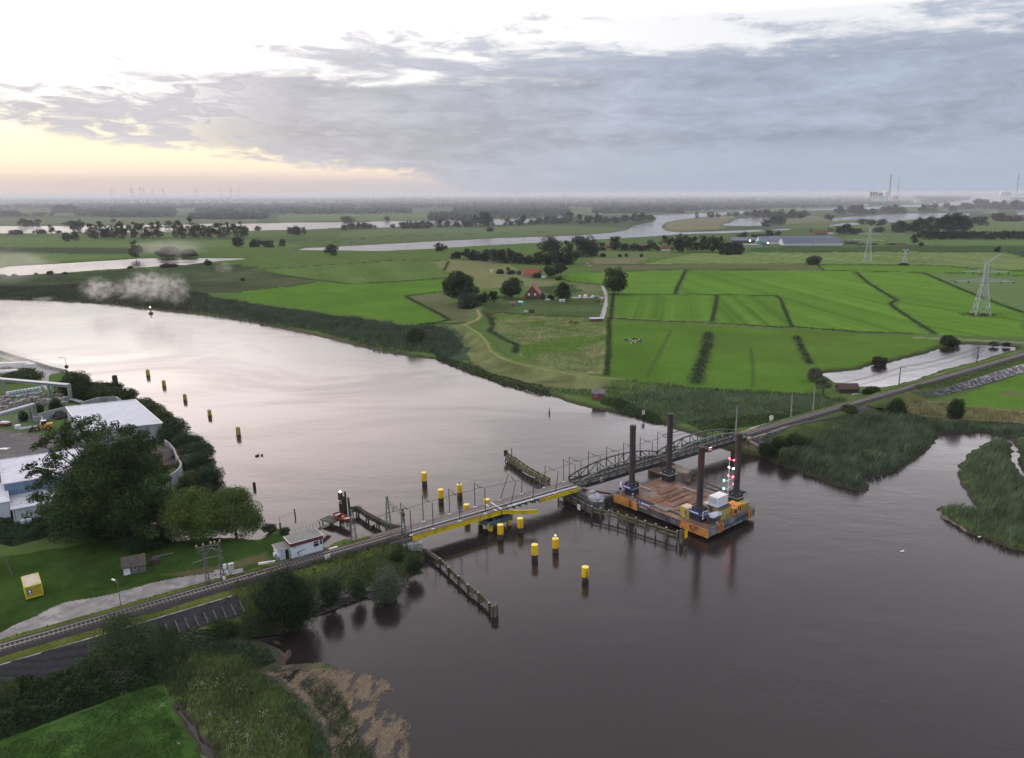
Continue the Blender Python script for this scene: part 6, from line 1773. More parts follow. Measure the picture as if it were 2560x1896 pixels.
# ------------------------------------------------------------------ jack-up barge
BA = RA + R(4.6)
BW = at('e',200,1080,3.0)
BG = empty('jack_up_barge',(BW.x,BW.y,0),BA,'jack-up work barge with four tall rusty spud legs, rusty deck and orange hull panels','barge')
def bpt(x,v,z=0.0):
 """place on the barge: metres along its short side, metres along its long side"""
 c,s = math.cos(BA),math.sin(BA)
 return Vector((BW.x + x * c + v * s,BW.y + x * s - v * c,z))
M_HULL = pm('barge_hull',(.066,.078,.090),(.034,.038,.042),.7,.75,c3=(.20,.215,.225),s3=.22,stretch=(.5,.5,1.2),bump=.2)
M_ORANGE = pm('orange_panel',(.56,.26,.05),(.36,.14,.04),.7,.75,c3=(.10,.045,.025),s3=.55,stretch=(1,1,.5),lo=.3,hi=.75)
M_DECK = pm('rusty_deck',(.20,.088,.045),(.12,.062,.04),.35,.85,c3=(.20,.15,.115),s3=.16,bump=.2)
M_SPUD = pm('spud_steel',(.058,.046,.042),(.030,.031,.036),.9,.75,.1,stretch=(2.2,2.2,.16),c3=(.085,.036,.026),s3=.30)
M_JACK = pm('jack_steel',(.045,.055,.062),(.028,.034,.038),1.0,.65,.2)
M_CYEL = pm('container_yellow',(.42,.36,.085),(.36,.30,.07),.6,.7,c3=(.26,.20,.06),s3=.5)
BL,BWD = 32.6,20.8
Z0,Z1 = .75,3.0
mb = MB()
pr = [(0,.25),(0,-.1)]
mb.add([(0,0,Z0 + .1),(BWD,0,Z0 + .1),(BWD,-BL,Z0 + .1),(.6,-BL,Z0 + .1),(0,0,Z1),(BWD,0,Z1),(BWD + .3,-BL,Z1),(.7,-BL,Z1)],[(3,2,1,0),(4,5,6,7),(0,1,5,4),(1,2,6,5),(2,3,7,6),(3,0,4,7)])
mb.build('hull',M_HULL,BG)
mb = MB()
for i in range(7):
 mb.box((.28,-9.4 - i * 2.3,2.0),(.12,.06,2.0))
mb.box((.32,-BL / 2,Z1 - .05),(.3,BL,.12));
mb.build('rubbing_strake',pm('rust_orange_edge',(.40,.17,.075),(.25,.11,.06),.8,.8),BG)
MB().box((BWD / 2 + .2,-BL / 2,Z1 + .012),(BWD - 1.0,BL - 1.0,.04)).build('deck',M_DECK,BG)
for v0,v1,x0,x1 in ((-.2,8.7,-.10,.12),(23.6,32.75,.45,.62)):
 mb = MB(); mb.bar((x0,-v0,1.86),(x1,-v1,1.86),.16,2.25)
 mb.build('side_panel',M_ORANGE,BG)
mb = MB()
for x,v,L,w,a in ((9.5,16.8,9.0,1.1,.0),(8.2,19.2,8.5,1.2,.02),(11.5,14.0,8.0,1.0,.01),(7.2,21.5,6.5,1.0,.03),(12.2,11.4,9.0,1.1,-.01),(10.5,22.4,8.0,.9,.02),(7.5,12.0,6.0,.9,0),(14.0,18.2,7.0,1.0,.02),(13,8.8,7,1,0)):
 mb.box((x,-v,Z1 + .17),(L,w,.26),a)
mb.build('deck_mats',pm('timber_mats',(.215,.115,.068),(.135,.078,.052),.6,.9,stretch=(.3,3,1),c3=(.10,.07,.055),s3=.4),BG)
mb = MB()
for k in range(30): mb.box((2.6,-5.5 - k * .55,Z1 + .17),(.35,.4,.3))
mb.box((2.2,-14,Z1 + .1),(.35,17,.2)); mb.build('pipe_rack',M_STEELD,BG)
for x,v,L in ((1.2,16.0,5.0),(8.6,3.2,4.6),(17.2,13.4,6.5)):
 mb = MB()
 for k in range(5): mb.box((x + k * .24,-v,Z1 + .5 + .07 * (k % 2)),(.08,L,.08))
 mb.box((x + .5,-v - L * .4,Z1 + .3),(1.3,.12,.5)); mb.box((x + .5,-v + L * .4,Z1 + .3),(1.3,.12,.5)); mb.build('gangway_rack',M_GALV,BG)
railing(0,1,0,0,1,1,M_STEEL,BG) if False else None
def brail(x0,v0,x1,v1,z=Z1,h=1.1,step=2.0,mat=M_STEEL,label=None):
 a,b = Vector((x0,-v0,z)),Vector((x1,-v1,z))
 n = max(1,int((b - a).length / step))
 mb = MB()
 for i in range(n + 1):
  q = a.lerp(b,i / n); mb.tube(q,q + Vector((0,0,h)),.05,5)
 for k in (.38,.7,1.0):
  mb.tube(a + Vector((0,0,h * k)),b + Vector((0,0,h * k)),.032,5)
 return mb.build('railing',mat,BG)
mb = MB(); mb.box((BWD / 2 + .4,-BL - .02,1.15),(BWD - .3,.12,.55)); mb.box((BWD / 2 + .4,-BL - .02,Z1 - .06),(BWD - .3,.14,.12)); mb.build('bow_strip',pm('grey_strip',(.19,.215,.235),(.10,.11,.12),.5,.8,c3=(.07,.05,.04),s3=.5),BG)
brail(.3,5.2,.45,9.2); brail(.75,24.6,.95,32.2); brail(1.2,32.5,5.0,32.5); brail(5.6,32.5,19.6,32.6); brail(20.9,32.4,20.8,20); brail(20.6,6,20.6,19); brail(.3,.4,17,.3,h=.9)
for x in (5.0,6.0,17.6,18.7,4.4):
 mb = MB(); mb.box((x + .4,-BL - .2,2.1),(.42,.4,2.2)); mb.box((x + .4,-BL - .1,3.3),(.25,.25,.5)); mb.build('fender_post',M_ORANGE,BG)
for x in (5.1,20.2):
 MB().box((x,-1.0,Z1 + .35),(.7,.7,.6)).build('bollard',M_ORANGE,BG)
for i,(x,v,zt) in enumerate(((3.7,3.2,23.4),(19.6,3.2,23.7),(4.0,27.0,23.1),(20.0,27.0,23.2))):
 o = MB().tube((x,-v,-3),(x,-v,zt),.86,22).build('spud_leg',M_SPUD,BG)
 mb = MB()
 mb.lathe([(.98,zt - .7),(.98,zt - .45)],(x,-v,0),20); mb.box((x + .9,-v,zt - 1.1),(.25,.3,.8))
 mb.build('collar',M_JACK,o)
 mb = MB()
 h = 1.35
 mb.box((x,-v - h,4.1),(2 * h + .1,.28,2.3)); mb.box((x,-v + h,4.1),(2 * h + .1,.28,2.3)); mb.box((x - h,-v,4.1),(.28,2 * h - .3,2.3)); mb.box((x + h,-v,4.1),(.28,2 * h - .3,2.3))
 for k in (-.8,0,.8):
  mb.box((x - h - .18,-v + k,4.0),(.14,.2,2.1)); mb.box((x + k,-v - h - .18,4.0),(.2,.14,2.1))
 for sx in (-1,1):
  for sy in (-1,1): mb.box((x + sx * 1.15,-v + sy * 1.15,6.0),(.55,.55,1.3))
 mb.box((x,-v - 1.2,6.5),(2.7,.4,.5)); mb.box((x,-v + 1.2,6.5),(2.7,.4,.5)); mb.box((x - 1.2,-v,6.5),(.4,2.0,.5)); mb.box((x + 1.2,-v,6.5),(.4,2.0,.5))
 jk = mb.build('jack_house',M_JACK,BG)
 mb = MB()
 for s in (-1,1):
  mb.box((x + s * 1.75,-v,5.22),(.7,4.2,.08)); mb.box((x,-v + s * 1.75,5.22),(2.8,.7,.08))
 mb.build('platform',M_STEEL,jk)
 mb = MB()
 for (ax,ay,bx,by) in ((-2.1,-2.1,2.1,-2.1),(-2.1,2.1,2.1,2.1),(-2.1,-2.1,-2.1,2.1),(2.1,-2.1,2.1,2.1)):
  for hh in (.5,1.0): mb.tube((x + ax,-v + ay,5.25 + hh),(x + bx,-v + by,5.25 + hh),.03,5)
  mb.tube((x + ax,-v + ay,5.2),(x + ax,-v + ay,6.25),.04,5); mb.tube((x + bx,-v + by,5.2),(x + bx,-v + by,6.25),.04,5)
 mb.build('railing',M_STEEL,jk)
 if i in (0,2):
  mb = MB(); mb.box((x - 2.2,-v - .1,5.75),(.10,3.5,1.25)); sb = mb.build('sign_board',M_BLUE,jk)
  mb = MB()
  for k in range(11): mb.box((x - 2.27,-v + .95 - k * .235,5.78),(.04,.15,.30 + .06 * (k % 3)))
  mb.box((x - 2.27,-v + 1.35,5.78),(.04,.2,.5),0,R(0))
  mb.build('lettering',M_TEXT,sb)
 if i == 2:
  mb = MB(); mb.box((x - .6,-v - 2.25,5.2),(1.8,.1,2.0)); sb = mb.build('sign_board',M_WHITE,jk); mb = MB(); mb.box((x - .5,-v - 2.32,5.2),(1.3,.05,1.8)); mb.build('blue_face',M_BLUE,sb); mb = MB(); mb.box((x - .5,-v - 2.36,5.3),(.18,.04,.8)); mb.box((x - .3,-v - 2.36,5.55),(.3,.04,.18)); mb.build('lettering',M_TEXT,sb)
 if i == 0:
  mb = MB(); mb.box((x - 2.2,-v + 2.2,6.1),(.12,.5,1.3)); mb.build('sign_edge',M_WHITE,jk)
bn = empty('banner',bpt(.18,10.9,3.45),BA,'long blue banner with a yellow diamond emblem hung on the barge rail','banner')
MB().box((0,0,.1),(.06,4.9,.95)).build('cloth',M_BLUE,bn)
mb = MB(); mb.add([(-.06,1.55,.55),(-.06,1.20,.1),(-.06,1.55,-.35),(-.06,1.90,.1),(-.035,1.55,.55),(-.035,1.2,.1),(-.035,1.55,-.35),(-.035,1.9,.1)],[(0,1,2,3),(7,6,5,4),(0,4,5,1),(1,5,6,2),(2,6,7,3),(3,7,4,0)]); mb.build('emblem',M_CYEL,bn)
mb = MB()
for k,hh in enumerate((.48,.36,.36,.44,.36,.36,.48,.36,.36,.40)): mb.box((-.05,.72 - k * .29,.08),(.04,.19,hh))
mb.box((-.05,-2.2,.05),(.04,.22,.45)); mb.build('lettering',M_TEXT,bn)
nm = MB()
for k in range(9):
 if k != 6: nm.box((.10,-9.6 - k * .30,2.35),(.05,.19,.30))
nm.build('name_lettering',pm('cream_lettering',(.62,.58,.44),(.55,.5,.4),1,.7),BG)
sw = empty('warning_sign',bpt(.9,1.6,3.0),BA,'small black-faced white sign on a post at the near left barge corner','sign')
MB().tube((0,0,0),(0,0,1.4),.07,6).build('post',M_WHITE,sw); mb = MB(); mb.box((0,0,1.9),(.14,1.2,1.1)); mb.build('board',M_WHITE,sw); mb = MB(); mb.box((-.09,.06,1.9),(.05,1.05,.95)); mb.build('face',M_BLACK,sw)
lr = empty('life_ring',bpt(2.2,5.0,3.6),BA,'red and white life ring at the foot of the near left spud','life ring')
bm = bmesh.new()
def torus_mb(R0,r,n=16,m=6):
 mb = MB(); vs = []; fs = []
 for i in range(n):
  a = 2 * math.pi * i / n
  for j in range(m):
   b = 2 * math.pi * j / m
   vs.append((r * math.sin(b),(R0 + r * math.cos(b)) * math.cos(a),(R0 + r * math.cos(b)) * math.sin(a)))
 for i in range(n):
  for j in range(m): fs.append((i * m + j,((i + 1) % n) * m + j,((i + 1) % n) * m + (j + 1) % m,i * m + (j + 1) % m))
 return mb.add(vs,fs)
torus_mb(.42,.13).build('ring',M_RED,lr); mb = MB(); mb.box((-.05,0,.42),(.28,.3,.28)); mb.box((-.05,0,-.42),(.28,.3,.28)); mb.build('band',M_WHITE,lr)
def container(name,loc,rz,L,W,Hh,mat,label,cat='container',group=None,ribs=True,emblem=None,roof=None,door=True):
 e = empty(name,loc,rz,label,cat,group)
 bd = MB().box((0,0,Hh / 2),(L - .1,W - .1,Hh - .06))
 mb = MB()
 for x in (-L / 2,L / 2):
  for y in (-W / 2,W / 2): mb.box((x * .985,y * .97,Hh / 2),(.14,.14,Hh))
 for z in (.07,Hh - .07):
  for y in (-W / 2,W / 2): mb.box((0,y * .97,z),(L,.12,.13))
  for x in (-L / 2,L / 2): mb.box((x * .985,0,z),(.12,W,.13))
 mb.build('frame',mat,e)
 if ribs:
  mb = bd
  n = int(L / .42)
  for i in range(n):
   for y in (-1,1): mb.box((-L / 2 + .3 + i * (L - .6) / max(1,n - 1),y * (W / 2 - .045),Hh / 2),(.14,.07,Hh - .3))
 bd.build('body',mat,e)
 if door:
  mb = MB()
  for y in (-.32,.32): mb.tube((-L / 2 - .04,y * W,.2),(-L / 2 - .04,y * W,Hh - .2),.03,5)
  mb.box((-L / 2 - .02,0,Hh / 2),(.05,.04,Hh - .3)); mb.build('door_bar',M_STEEL,e)
 if roof is not None:
  MB().box((0,0,Hh + .012),(L - .1,W - .1,.05)).build('roof',roof,e)
 if emblem:
  side,u,z = emblem
  mb = MB(); m2 = MB()
  if side == 'x':
   mb.box((-L / 2 - .07,u,z),(.03,.55,.85)); m2.box((-L / 2 - .10,u,z + .15),(.02,.26,.34)); m2.box((-L / 2 - .10,u,z - .22),(.02,.36,.12))
  else:
   mb.box((u,-W / 2 - .03,z),(.55,.03,.85)); m2.box((u,-W / 2 - .06,z + .15),(.26,.02,.34)); m2.box((u,-W / 2 - .06,z - .22),(.36,.02,.12))
  o = mb.build('emblem_plate',M_BLUE,e); m2.build('emblem',M_TEXT,o)
 return e
M_CREAM = pm('cream_roof',(.55,.49,.33),(.46,.40,.27),.7,.8)
container('container',bpt(3.6,23.6,Z1 + .05),BA - R(90),3.0,2.7,2.75,M_CYEL,'yellow site container with a pale lid on the barge behind the nearest spud',roof=M_CREAM,emblem=None,ribs=True)
o = COL.objects[-1] if False else None
ec = empty('emblem_board',bpt(2.22,23.9,4.6),BA,'small dark blue emblem board on the yellow site container','sign')
MB().box((0,0,0),(.04,.55,1.1)).build('plate',M_BLUE,ec); mb = MB(); mb.box((-.03,0,.1),(.03,.3,.4)); mb.box((-.03,0,-.3),(.03,.4,.12)); mb.build('emblem',M_RED,ec)
container('container',bpt(9.6,30.1,Z1 + .05),BA,4.2,2.6,2.75,M_CYEL,'yellow-olive container under the white cabin on the barge',emblem=('y',-1.0,1.5),roof=pm('dark_roof',(.06,.06,.06),(.04,.04,.04),1,.8))
wc = container('site_cabin',bpt(10.4,28.2,Z1 + 2.9),BA,4.4,2.9,2.6,pm('white_cabin',(.62,.66,.70),(.54,.58,.62),.7,.5),'white office cabin stacked on the barge containers','cabin',ribs=False,door=False,roof=M_WHITE)
MB().box((0,0,-.1),(5.4,3.6,.16)).build('floor_frame',M_STEELD,wc)
mb = MB(); mb.box((-2.2,.55,1.45),(.06,1.0,1.3)); mb.box((-2.2,-.55,1.45),(.06,1.0,1.3)); mb.build('window',pm('pale_glass',(.42,.48,.55),(.36,.42,.5),.5,.15,spec=.6),wc)
container('container',bpt(9.0,25.9,Z1 + .05),BA,1.8,1.6,3.0,pm('beige_box',(.52,.47,.38),(.45,.40,.32),.8,.7),'tall beige cabinet box left of the white cabin','cabinet',ribs=False,door=False)
wp = empty('wall_poster',bpt(8.05,26.1,4.7),BA,'white poster with a dark emblem on the beige cabinet','sign'); MB().box((0,0,0),(.04,.5,.7)).build('sheet',M_WHITE,wp); MB().lathe([(.13,0),(.13,.02)],n=8).build('emblem',M_BLACK,wp).rotation_euler = (0,R(-90),0)
M_GEN = pm('generator_orange',(.66,.27,.03),(.56,.22,.03),.8,.5)
def genset(x,v,L,W,Hh,label):
 e = empty('generator',bpt(x,v,Z1 + .05),BA,label,'generator','orange generators on the barge')
 mb = MB(); mb.box((0,0,Hh / 2 + .1),(L,W,Hh)); mb.build('housing',M_GEN,e)
 mb = MB()
 for k in range(5): mb.box((-L / 2 + .4 + k * .18,-W / 2 - .02,Hh * .62),(.08,.06,Hh * .5))
 mb.box((L * .2,-W / 2 - .02,Hh * .5),(.5,.05,Hh * .6)); mb.build('louvre',M_JACK,e)
 mb = MB(); mb.box((0,0,.05),(L + .1,W + .1,.12)); mb.build('skid',M_JACK,e)
 mb = MB(); mb.tube((L * .25,0,Hh),(L * .25,0,Hh + .5),.09,6); mb.tube((-L * .25,.2,Hh),(-L * .25,.2,Hh + .22),.12,6); mb.build('exhaust',M_JACK,e)
genset(13.0,31.2,2.0,1.6,2.1,'smaller orange generator beside the yellow-olive container')
genset(15.2,30.0,2.6,3.2,2.2,'larger orange generator next to the far right spud')
container('container',bpt(18.6,30.2,Z1 + .05),BA,2.6,2.0,1.7,pm('olive_tank',(.30,.28,.05),(.24,.22,.045),.8,.6),'low olive fuel tank box at the right barge edge','tank',ribs=True,door=False)
tm = empty('sheeted_machine',bpt(4.6,31.0,Z1),BA,'machine under a pale tarpaulin at the near barge corner','machine')
mb = MB(); mb.box((0,0,.9),(2.0,1.6,1.8)); mb.tube((-1.2,-.9,.2),(-.4,-.3,2.2),.2,6); mb.build('machine_body',M_JACK,tm)
lump('tarpaulin',(.8,.1,2.2),2.4,1.1,.75,pm('pale_tarpaulin',(.46,.48,.52),(.34,.37,.42),.9,.5,bump=.6),tm,5)
mb = MB(); mb.box((.6,-.9,.3),(.7,.1,.9)); mb.build('white_panel',M_WHITE,tm)
nmst = empty('light_mast',bpt(18.2,25.6,Z1),BA,'white signal mast on the barge carrying red, white and green lamps','mast')
mb = MB(); mb.tube((0,0,0),(0,0,12.9),.11,8,.08); mb.build('pole',M_WHITE,nmst)
mb = MB(); mb.lathe([(.5,0),(.5,.9),(.2,1.0)],n=10); mb.build('base',M_STEEL,nmst)
for z,x0,x1 in ((4.55,-2.3,2.3),(6.9,-2.7,2.8)):
 mb = MB(); mb.tube((x0,0,z),(x1,0,z),.07,6); mb.tube((x0 * .2,0,z - .5),(x0 * .1,0,z),.05,5); mb.lathe([(.12,z - .3),(.22,z),(.12,z + .2)],n=8); mb.build('yard',M_WHITE,nmst)
for z in (12.8,10.4,8.0):
 mb = MB(); mb.tube((0,.0,z),(0,-1.5,z),.06,6); mb.build('yard',M_WHITE,nmst)
def lampb(x,y,z,m,nm_='lamp'):
 MB().lathe([(.05,-.22),(.20,-.16),(.22,.1),(.1,.22)],(x,y,z),10).build(nm_,m,nmst)
for x,y,z,m,n_ in ((0,.1,13.1,L_RED,'red_lamp'),(0,-1.4,13.0,L_RED,'red_lamp'),(0,.1,10.6,L_WHITE,'white_lamp'),(0,-1.4,10.6,L_WHITE,'white_lamp'),(0,.15,8.2,L_RED,'red_lamp'),(0,-1.4,8.2,L_RED,'red_lamp'),(2.4,0,7.3,L_RED,'red_lamp'),(-2.1,0,7.4,L_GREEN,'green_lamp'),(-2.1,0,5.0,L_GREEN,'green_lamp'),(2.3,0,5.1,L_RED,'red_lamp')):
 lampb(x,y,z,m,n_)
bm_ = empty('boom',bpt(16.5,11.0,Z1),BA,'rusty brown lattice boom lying along the far barge edge','boom')
mb = MB()
A_,B_ = Vector((4.2,3.0,.8)),Vector((4.4,-13.5,1.4))
mb.bar(A_,B_,.35); mb.bar(A_ + Vector((1.2,0,1.6)),B_ + Vector((.6,0,.4)),.3)
for k in range(7):
 mb.bar(A_.lerp(B_,k / 7),(A_ + Vector((1.2,0,1.6))).lerp(B_ + Vector((.6,0,.4)),(k + .5) / 7),.14)
mb.bar((4.4,-13.5,1.5),(7.5,-16.5,2.4),.4); mb.bar((3.6,1.5,.5),(6.4,-.5,2.8),.3)
mb.build('lattice',pm('boom_rust',(.075,.042,.034),(.045,.03,.027),1.2,.85),bm_)
cn = empty('traffic_board',rail(106.5,-3.1,4.6),RA,'lit red and white navigation board on the second truss girder','sign')
MB().box((0,0,0),(1.9,.1,1.7)).build('board',M_RED,cn); MB().box((0,-.08,0),(1.7,.05,.5)).build('white_stripe',M_WHITE,cn); MB().box((0,-.12,.75),(1.3,.1,.12)).build('lamp',lamp_mat('board_lamp',(1.0,.75,.6),3),cn)
gw = empty('gangway',rail(53.5,-3.6,0),RA,'dark red steel beam and lines between pier and barge','gangway')
mb = MB(); mb.bar((-.5,.2,4.0),(6.2,-4.6,2.6),.35,.5); mb.build('beam',pm('maroon',(.13,.03,.035),(.09,.025,.03),1,.7),gw)
mb = cable([Vector((4.5,-3.5,2.9)),Vector((9.5,-5.9,3.0))],.3,.04); mb.build('line',M_WIRE,gw)
# ------------------------------------------------------------------ signal box by the track
hb = empty('signal_box',rail(-23.2,5.3,0),RA,'low white signal box with maroon fascia and flat grey roof beside the track','house')
M_ROOF = pm('grey_felt',(.20,.20,.185),(.155,.155,.145),.5,.9,c3=(.14,.145,.12),s3=.3)
M_MAR = pm('maroon_fascia',(.105,.030,.032),(.08,.025,.027),1.0,.7)
M_WALL = pm('dirty_white_wall',(.58,.64,.68),(.50,.56,.60),.35,.8,c3=(.36,.38,.37),s3=.25)
MB().box((0,.1,6.1),(7.3,4.4,3.4)).build('wall',M_WALL,hb)
MB().box((0,.05,8.05),(7.6,4.75,.85)).build('fascia',M_MAR,hb)
mb = MB(); mb.box((0,.05,8.52),(7.75,4.9,.10)); mb.build('roof_edge',M_WHITE,hb)
rf = MB().box((0,.05,8.60),(7.45,4.6,.07)).build('roof',M_ROOF,hb)
mb = MB(); mb.tube((1.8,1.5,8.6),(1.8,1.5,9.2),.06,6); mb.tube((3.0,1.8,8.6),(3.0,1.8,10.2),.03,5); mb.build('vent_pipe',M_STEEL,rf)
for x,w,h,z in ((2.15,1.1,1.25,6.75),(3.28,.55,1.15,6.95)):
 f = MB().box((x,-2.13,z),(w + .22,.1,h + .22)).build('window',M_WHITE,hb)
 MB().box((x,-2.19,z),(w,.05,h)).build('pane',M_GLASS,f)
 MB().box((x,-2.22,z + h * .12),(w,.03,.06)).build('glazing_bar',M_WHITE,f)
MB().box((3.63,.1,6.1),(.06,4.0,3.0)).build('end_panel',M_MAR,hb)
MB().box((0,-2.13,4.55),(7.3,.05,.35)).build('plinth',M_CONCD,hb)
mb = MB()
mb.bar((-2.0,-2.14,4.8),(-2.0,-2.14,6.1),.12); mb.bar((-2.0,-2.14,5.9),(-1.0,-2.14,6.25),.12); mb.bar((-1.0,-2.14,6.25),(-.5,-2.14,6.2),.1); mb.bar((-2.0,-2.14,5.6),(-2.4,-2.14,6.0),.09)
mb.build('wall_stain',pm('stain',(.10,.10,.11),(.07,.07,.08),2,.9),hb)
mb = MB(); mb.box((-4.9,.75,5.75),(2.7,3.5,2.7)); mb.build('annexe_wall',M_WALL,hb)
mb = MB(); mb.box((-4.9,.72,7.12),(2.9,3.8,.22)); mb.build('annexe_fascia',M_MAR,hb)
mb = MB(); mb.box((-4.95,.72,7.27),(3.05,3.95,.08)); mb.build('annexe_roof',M_ROOF,hb); mb = MB(); mb.box((-4.95,-1.28,7.25),(3.1,.06,.1)); mb.box((-6.5,.72,7.25),(.06,3.9,.1)); mb.build('annexe_roof_edge',M_WHITE,hb)
MB().box((-4.3,-1.03,5.6),(.75,.06,2.3)).build('doorway',M_BLACK,hb)
dd = MB().box((-3.75,-1.35,5.6),(.08,.75,2.2),R(-12)).build('door',M_WHITE,hb)
MB().box((-3.70,-1.36,6.0),(.05,.4,.7),R(-12)).build('pane',M_GLASS,dd)
mb = MB()
for a,b in (((-5.55,5.0),(-5.55,6.7)),((-5.55,6.7),(-5.0,6.4)),((-5.0,6.4),(-5.3,5.9)),((-5.3,5.9),(-4.95,5.4)),((-4.95,5.4),(-5.55,5.0))):
 mb.bar((a[0],-1.035,a[1]),(b[0],-1.035,b[1]),.06,.1,up=(0,1,0))
mb.build('graffiti',pm('blue_scrawl',(.18,.30,.48),(.15,.26,.42),1,.7),hb)
MB().box((-6.25,-.2,4.9),(.5,1.8,1.1)).build('meter_box',M_STEEL,hb); MB().box((-6.5,1.0,5.4),(.5,.8,.8)).build('letter_box',M_WHITE,hb)
mb = MB(); mb.box((-2,-2.9,4.62),(11,1.6,.12)); mb.build('step',M_CONCD,hb)
cb = empty('crossing_board',rail(-20.6,-2.6,0),RA,'white square board lying low beside the track before the signal box','sign')
MB().box((0,0,5.6),(1.25,.08,1.15),R(8)).build('board',M_WHITE,cb); mb = MB(); mb.box((.1,-.07,5.6),(.12,.04,.7),R(8)); mb.build('mark',M_STEELD,cb); MB().tube((0,.1,4.0),(0,.1,5.6),.06,6).build('post',M_STEEL,cb)
pb = at_g('c',35,1185,4.0); pe = at_g('c',270,1130,4.0)
mb = MB(); mb.bar(Vector((0,0,.5)),(pe - pb) + Vector((0,0,.6 + pb.z - pe.z)),.45); o = mb.build('white_beam',M_WHITE,None,pb); tag(o,'long white beam lying on the ground left of the signal box','beam')
w1 = at_g('c',1065,955,4.2)
o = MB().box((0,0,.25),(2.0,.5,.4)).build('white_plank',M_WHITE,None,w1); o.rotation_euler = (0,0,RA); tag(o,'white plank by the track near the lattice mast','plank')
jt = at('c',1080,600,0)
je = empty('jetty',(jt.x,jt.y,0),R(-30),'dark wooden landing stage with a footbridge behind the signal box','jetty')
mb = MB(); mb.box((-.6,-.6,1.25),(4.6,3.2,.35)); mb.build('deck',pm('jetty_boards',(.075,.072,.06),(.05,.048,.042),1.5,.9),je)
mb = MB()
for x in (-2.4,1.4):
 for y in (-1.8,.7): mb.tube((x,y,-2),(x,y,1.3),.2,7)
mb.build('pile',M_TIMBD,je)
c0,c1 = at('c',870,660,1.6),at('c',1010,610,1.6)
def to_local(e,p): return e.matrix_basis.inverted() @ Vector(p)
bpy.context.view_layer.update()
Mj = Matrix.Translation(je.location) @ Matrix.Rotation(R(-30),4,'Z')
q0,q1 = Mj.inverted() @ at('c',840,690,2.2),Mj.inverted() @ at('c',1000,620,1.5)
mb = MB(); mb.bar(q0,q1,1.4,.15); mb.build('footbridge',pm('jetty_boards',(.075,.072,.06),None),je)
mb = MB()
r0,r1 = Mj.inverted() @ at('c',500,740,3.0),Mj.inverted() @ at('c',970,590,2.0)
for dz in (0,.5,1.0): mb.tube(r0 + Vector((0,0,dz)),r1 + Vector((0,0,dz)),.03,5)
for k in range(11):
 q = r0.lerp(r1,k / 10); mb.tube(q - Vector((0,0,.8)),q + Vector((0,0,1.05)),.04,5)
mb.build('railing',M_GALV,je)
mb = MB(); q = Mj.inverted() @ at('c',885,690,2.0); mb.tube(q,q + Vector((0,0,2.2)),.12,6); mb.tube(q + Vector((0,0,2.2)),q + Vector((-1.2,.3,2.2)),.1,6); mb.build('davit',M_STEELD,je)
bl = at('c',1195,545,1.55)
be = empty('rowing_boat',(bl.x,bl.y,1.42),R(-38),'red open boat with a yellow canister, raised at the jetty','boat')
def boat_hull():
 n = 12; vs = []; fs = []
 L,W,Dp = 6.2,2.3,1.0
 for i in range(n + 1):
  u = i / n
  w = W / 2 * (math.sin(math.pi * min(1,.18 + .62 * u)) ** .6 if u < .62 else max(.12,math.cos((u - .62) / .38 * math.pi / 2) ** .65))
  sh = .25 * (2 * u - 1) ** 2
  for k,(f,z) in enumerate(((1.0,Dp + sh),(.88,Dp * .45 + sh * .5),(.45,.08),(0,0),(-.45,.08),(-.88,Dp * .45 + sh * .5),(-1.0,Dp + sh))):
   vs.append(((u - .5) * L,f * w,z))
 for i in range(n):
  for k in range(6): fs.append((i * 7 + k,i * 7 + k + 1,(i + 1) * 7 + k + 1,(i + 1) * 7 + k))
 fs.append(tuple(range(7))); fs.append(tuple(range(n * 7 + 6,n * 7 - 1,-1)))
 return MB().add(vs,fs)
o = boat_hull().build('hull',pm('boat_red',(.22,.045,.05),(.16,.035,.04),1,.6),be)
sm = o.modifiers.new('thick','SOLIDIFY'); sm.thickness = .10; sm.offset = 1
mb = MB(); mb.box((-2.2,0,.95),(1.0,1.6,.1)); mb.box((2.0,0,.95),(1.1,1.5,.1)); mb.build('thwart',pm('pink_board',(.46,.34,.30),(.38,.28,.25),1,.8),be)
mb = MB(); mb.box((0,0,.25),(3.2,1.5,.06)); mb.build('bottom_board',M_BLACK,be)
MB().lathe([(.32,.3),(.34,1.0),(.2,1.1)],(0,.1,0),10).build('canister',M_GEN,be)
lb = at_g('c',345,745,2.0); zt = top_z(lb,'c',340,520)
le = empty('lamp_post',(lb.x,lb.y,lb.z - .3),RA,'grey lamp post with a long thin arm on the bank left of the signal box','lamp post')
MB().lathe([(.28,0),(.28,(zt - lb.z) * .75),(.1,(zt - lb.z) * .78)],n=8).build('post',M_STEEL,le); mb = MB(); mb.tube((0,0,(zt - lb.z) * .7),(0,0,zt - lb.z + .3),.05,5); mb.tube((0,0,zt - lb.z + .3),(3.4,-1.0,zt - lb.z + 1.3),.05,5); mb.build('arm',M_STEEL,le)
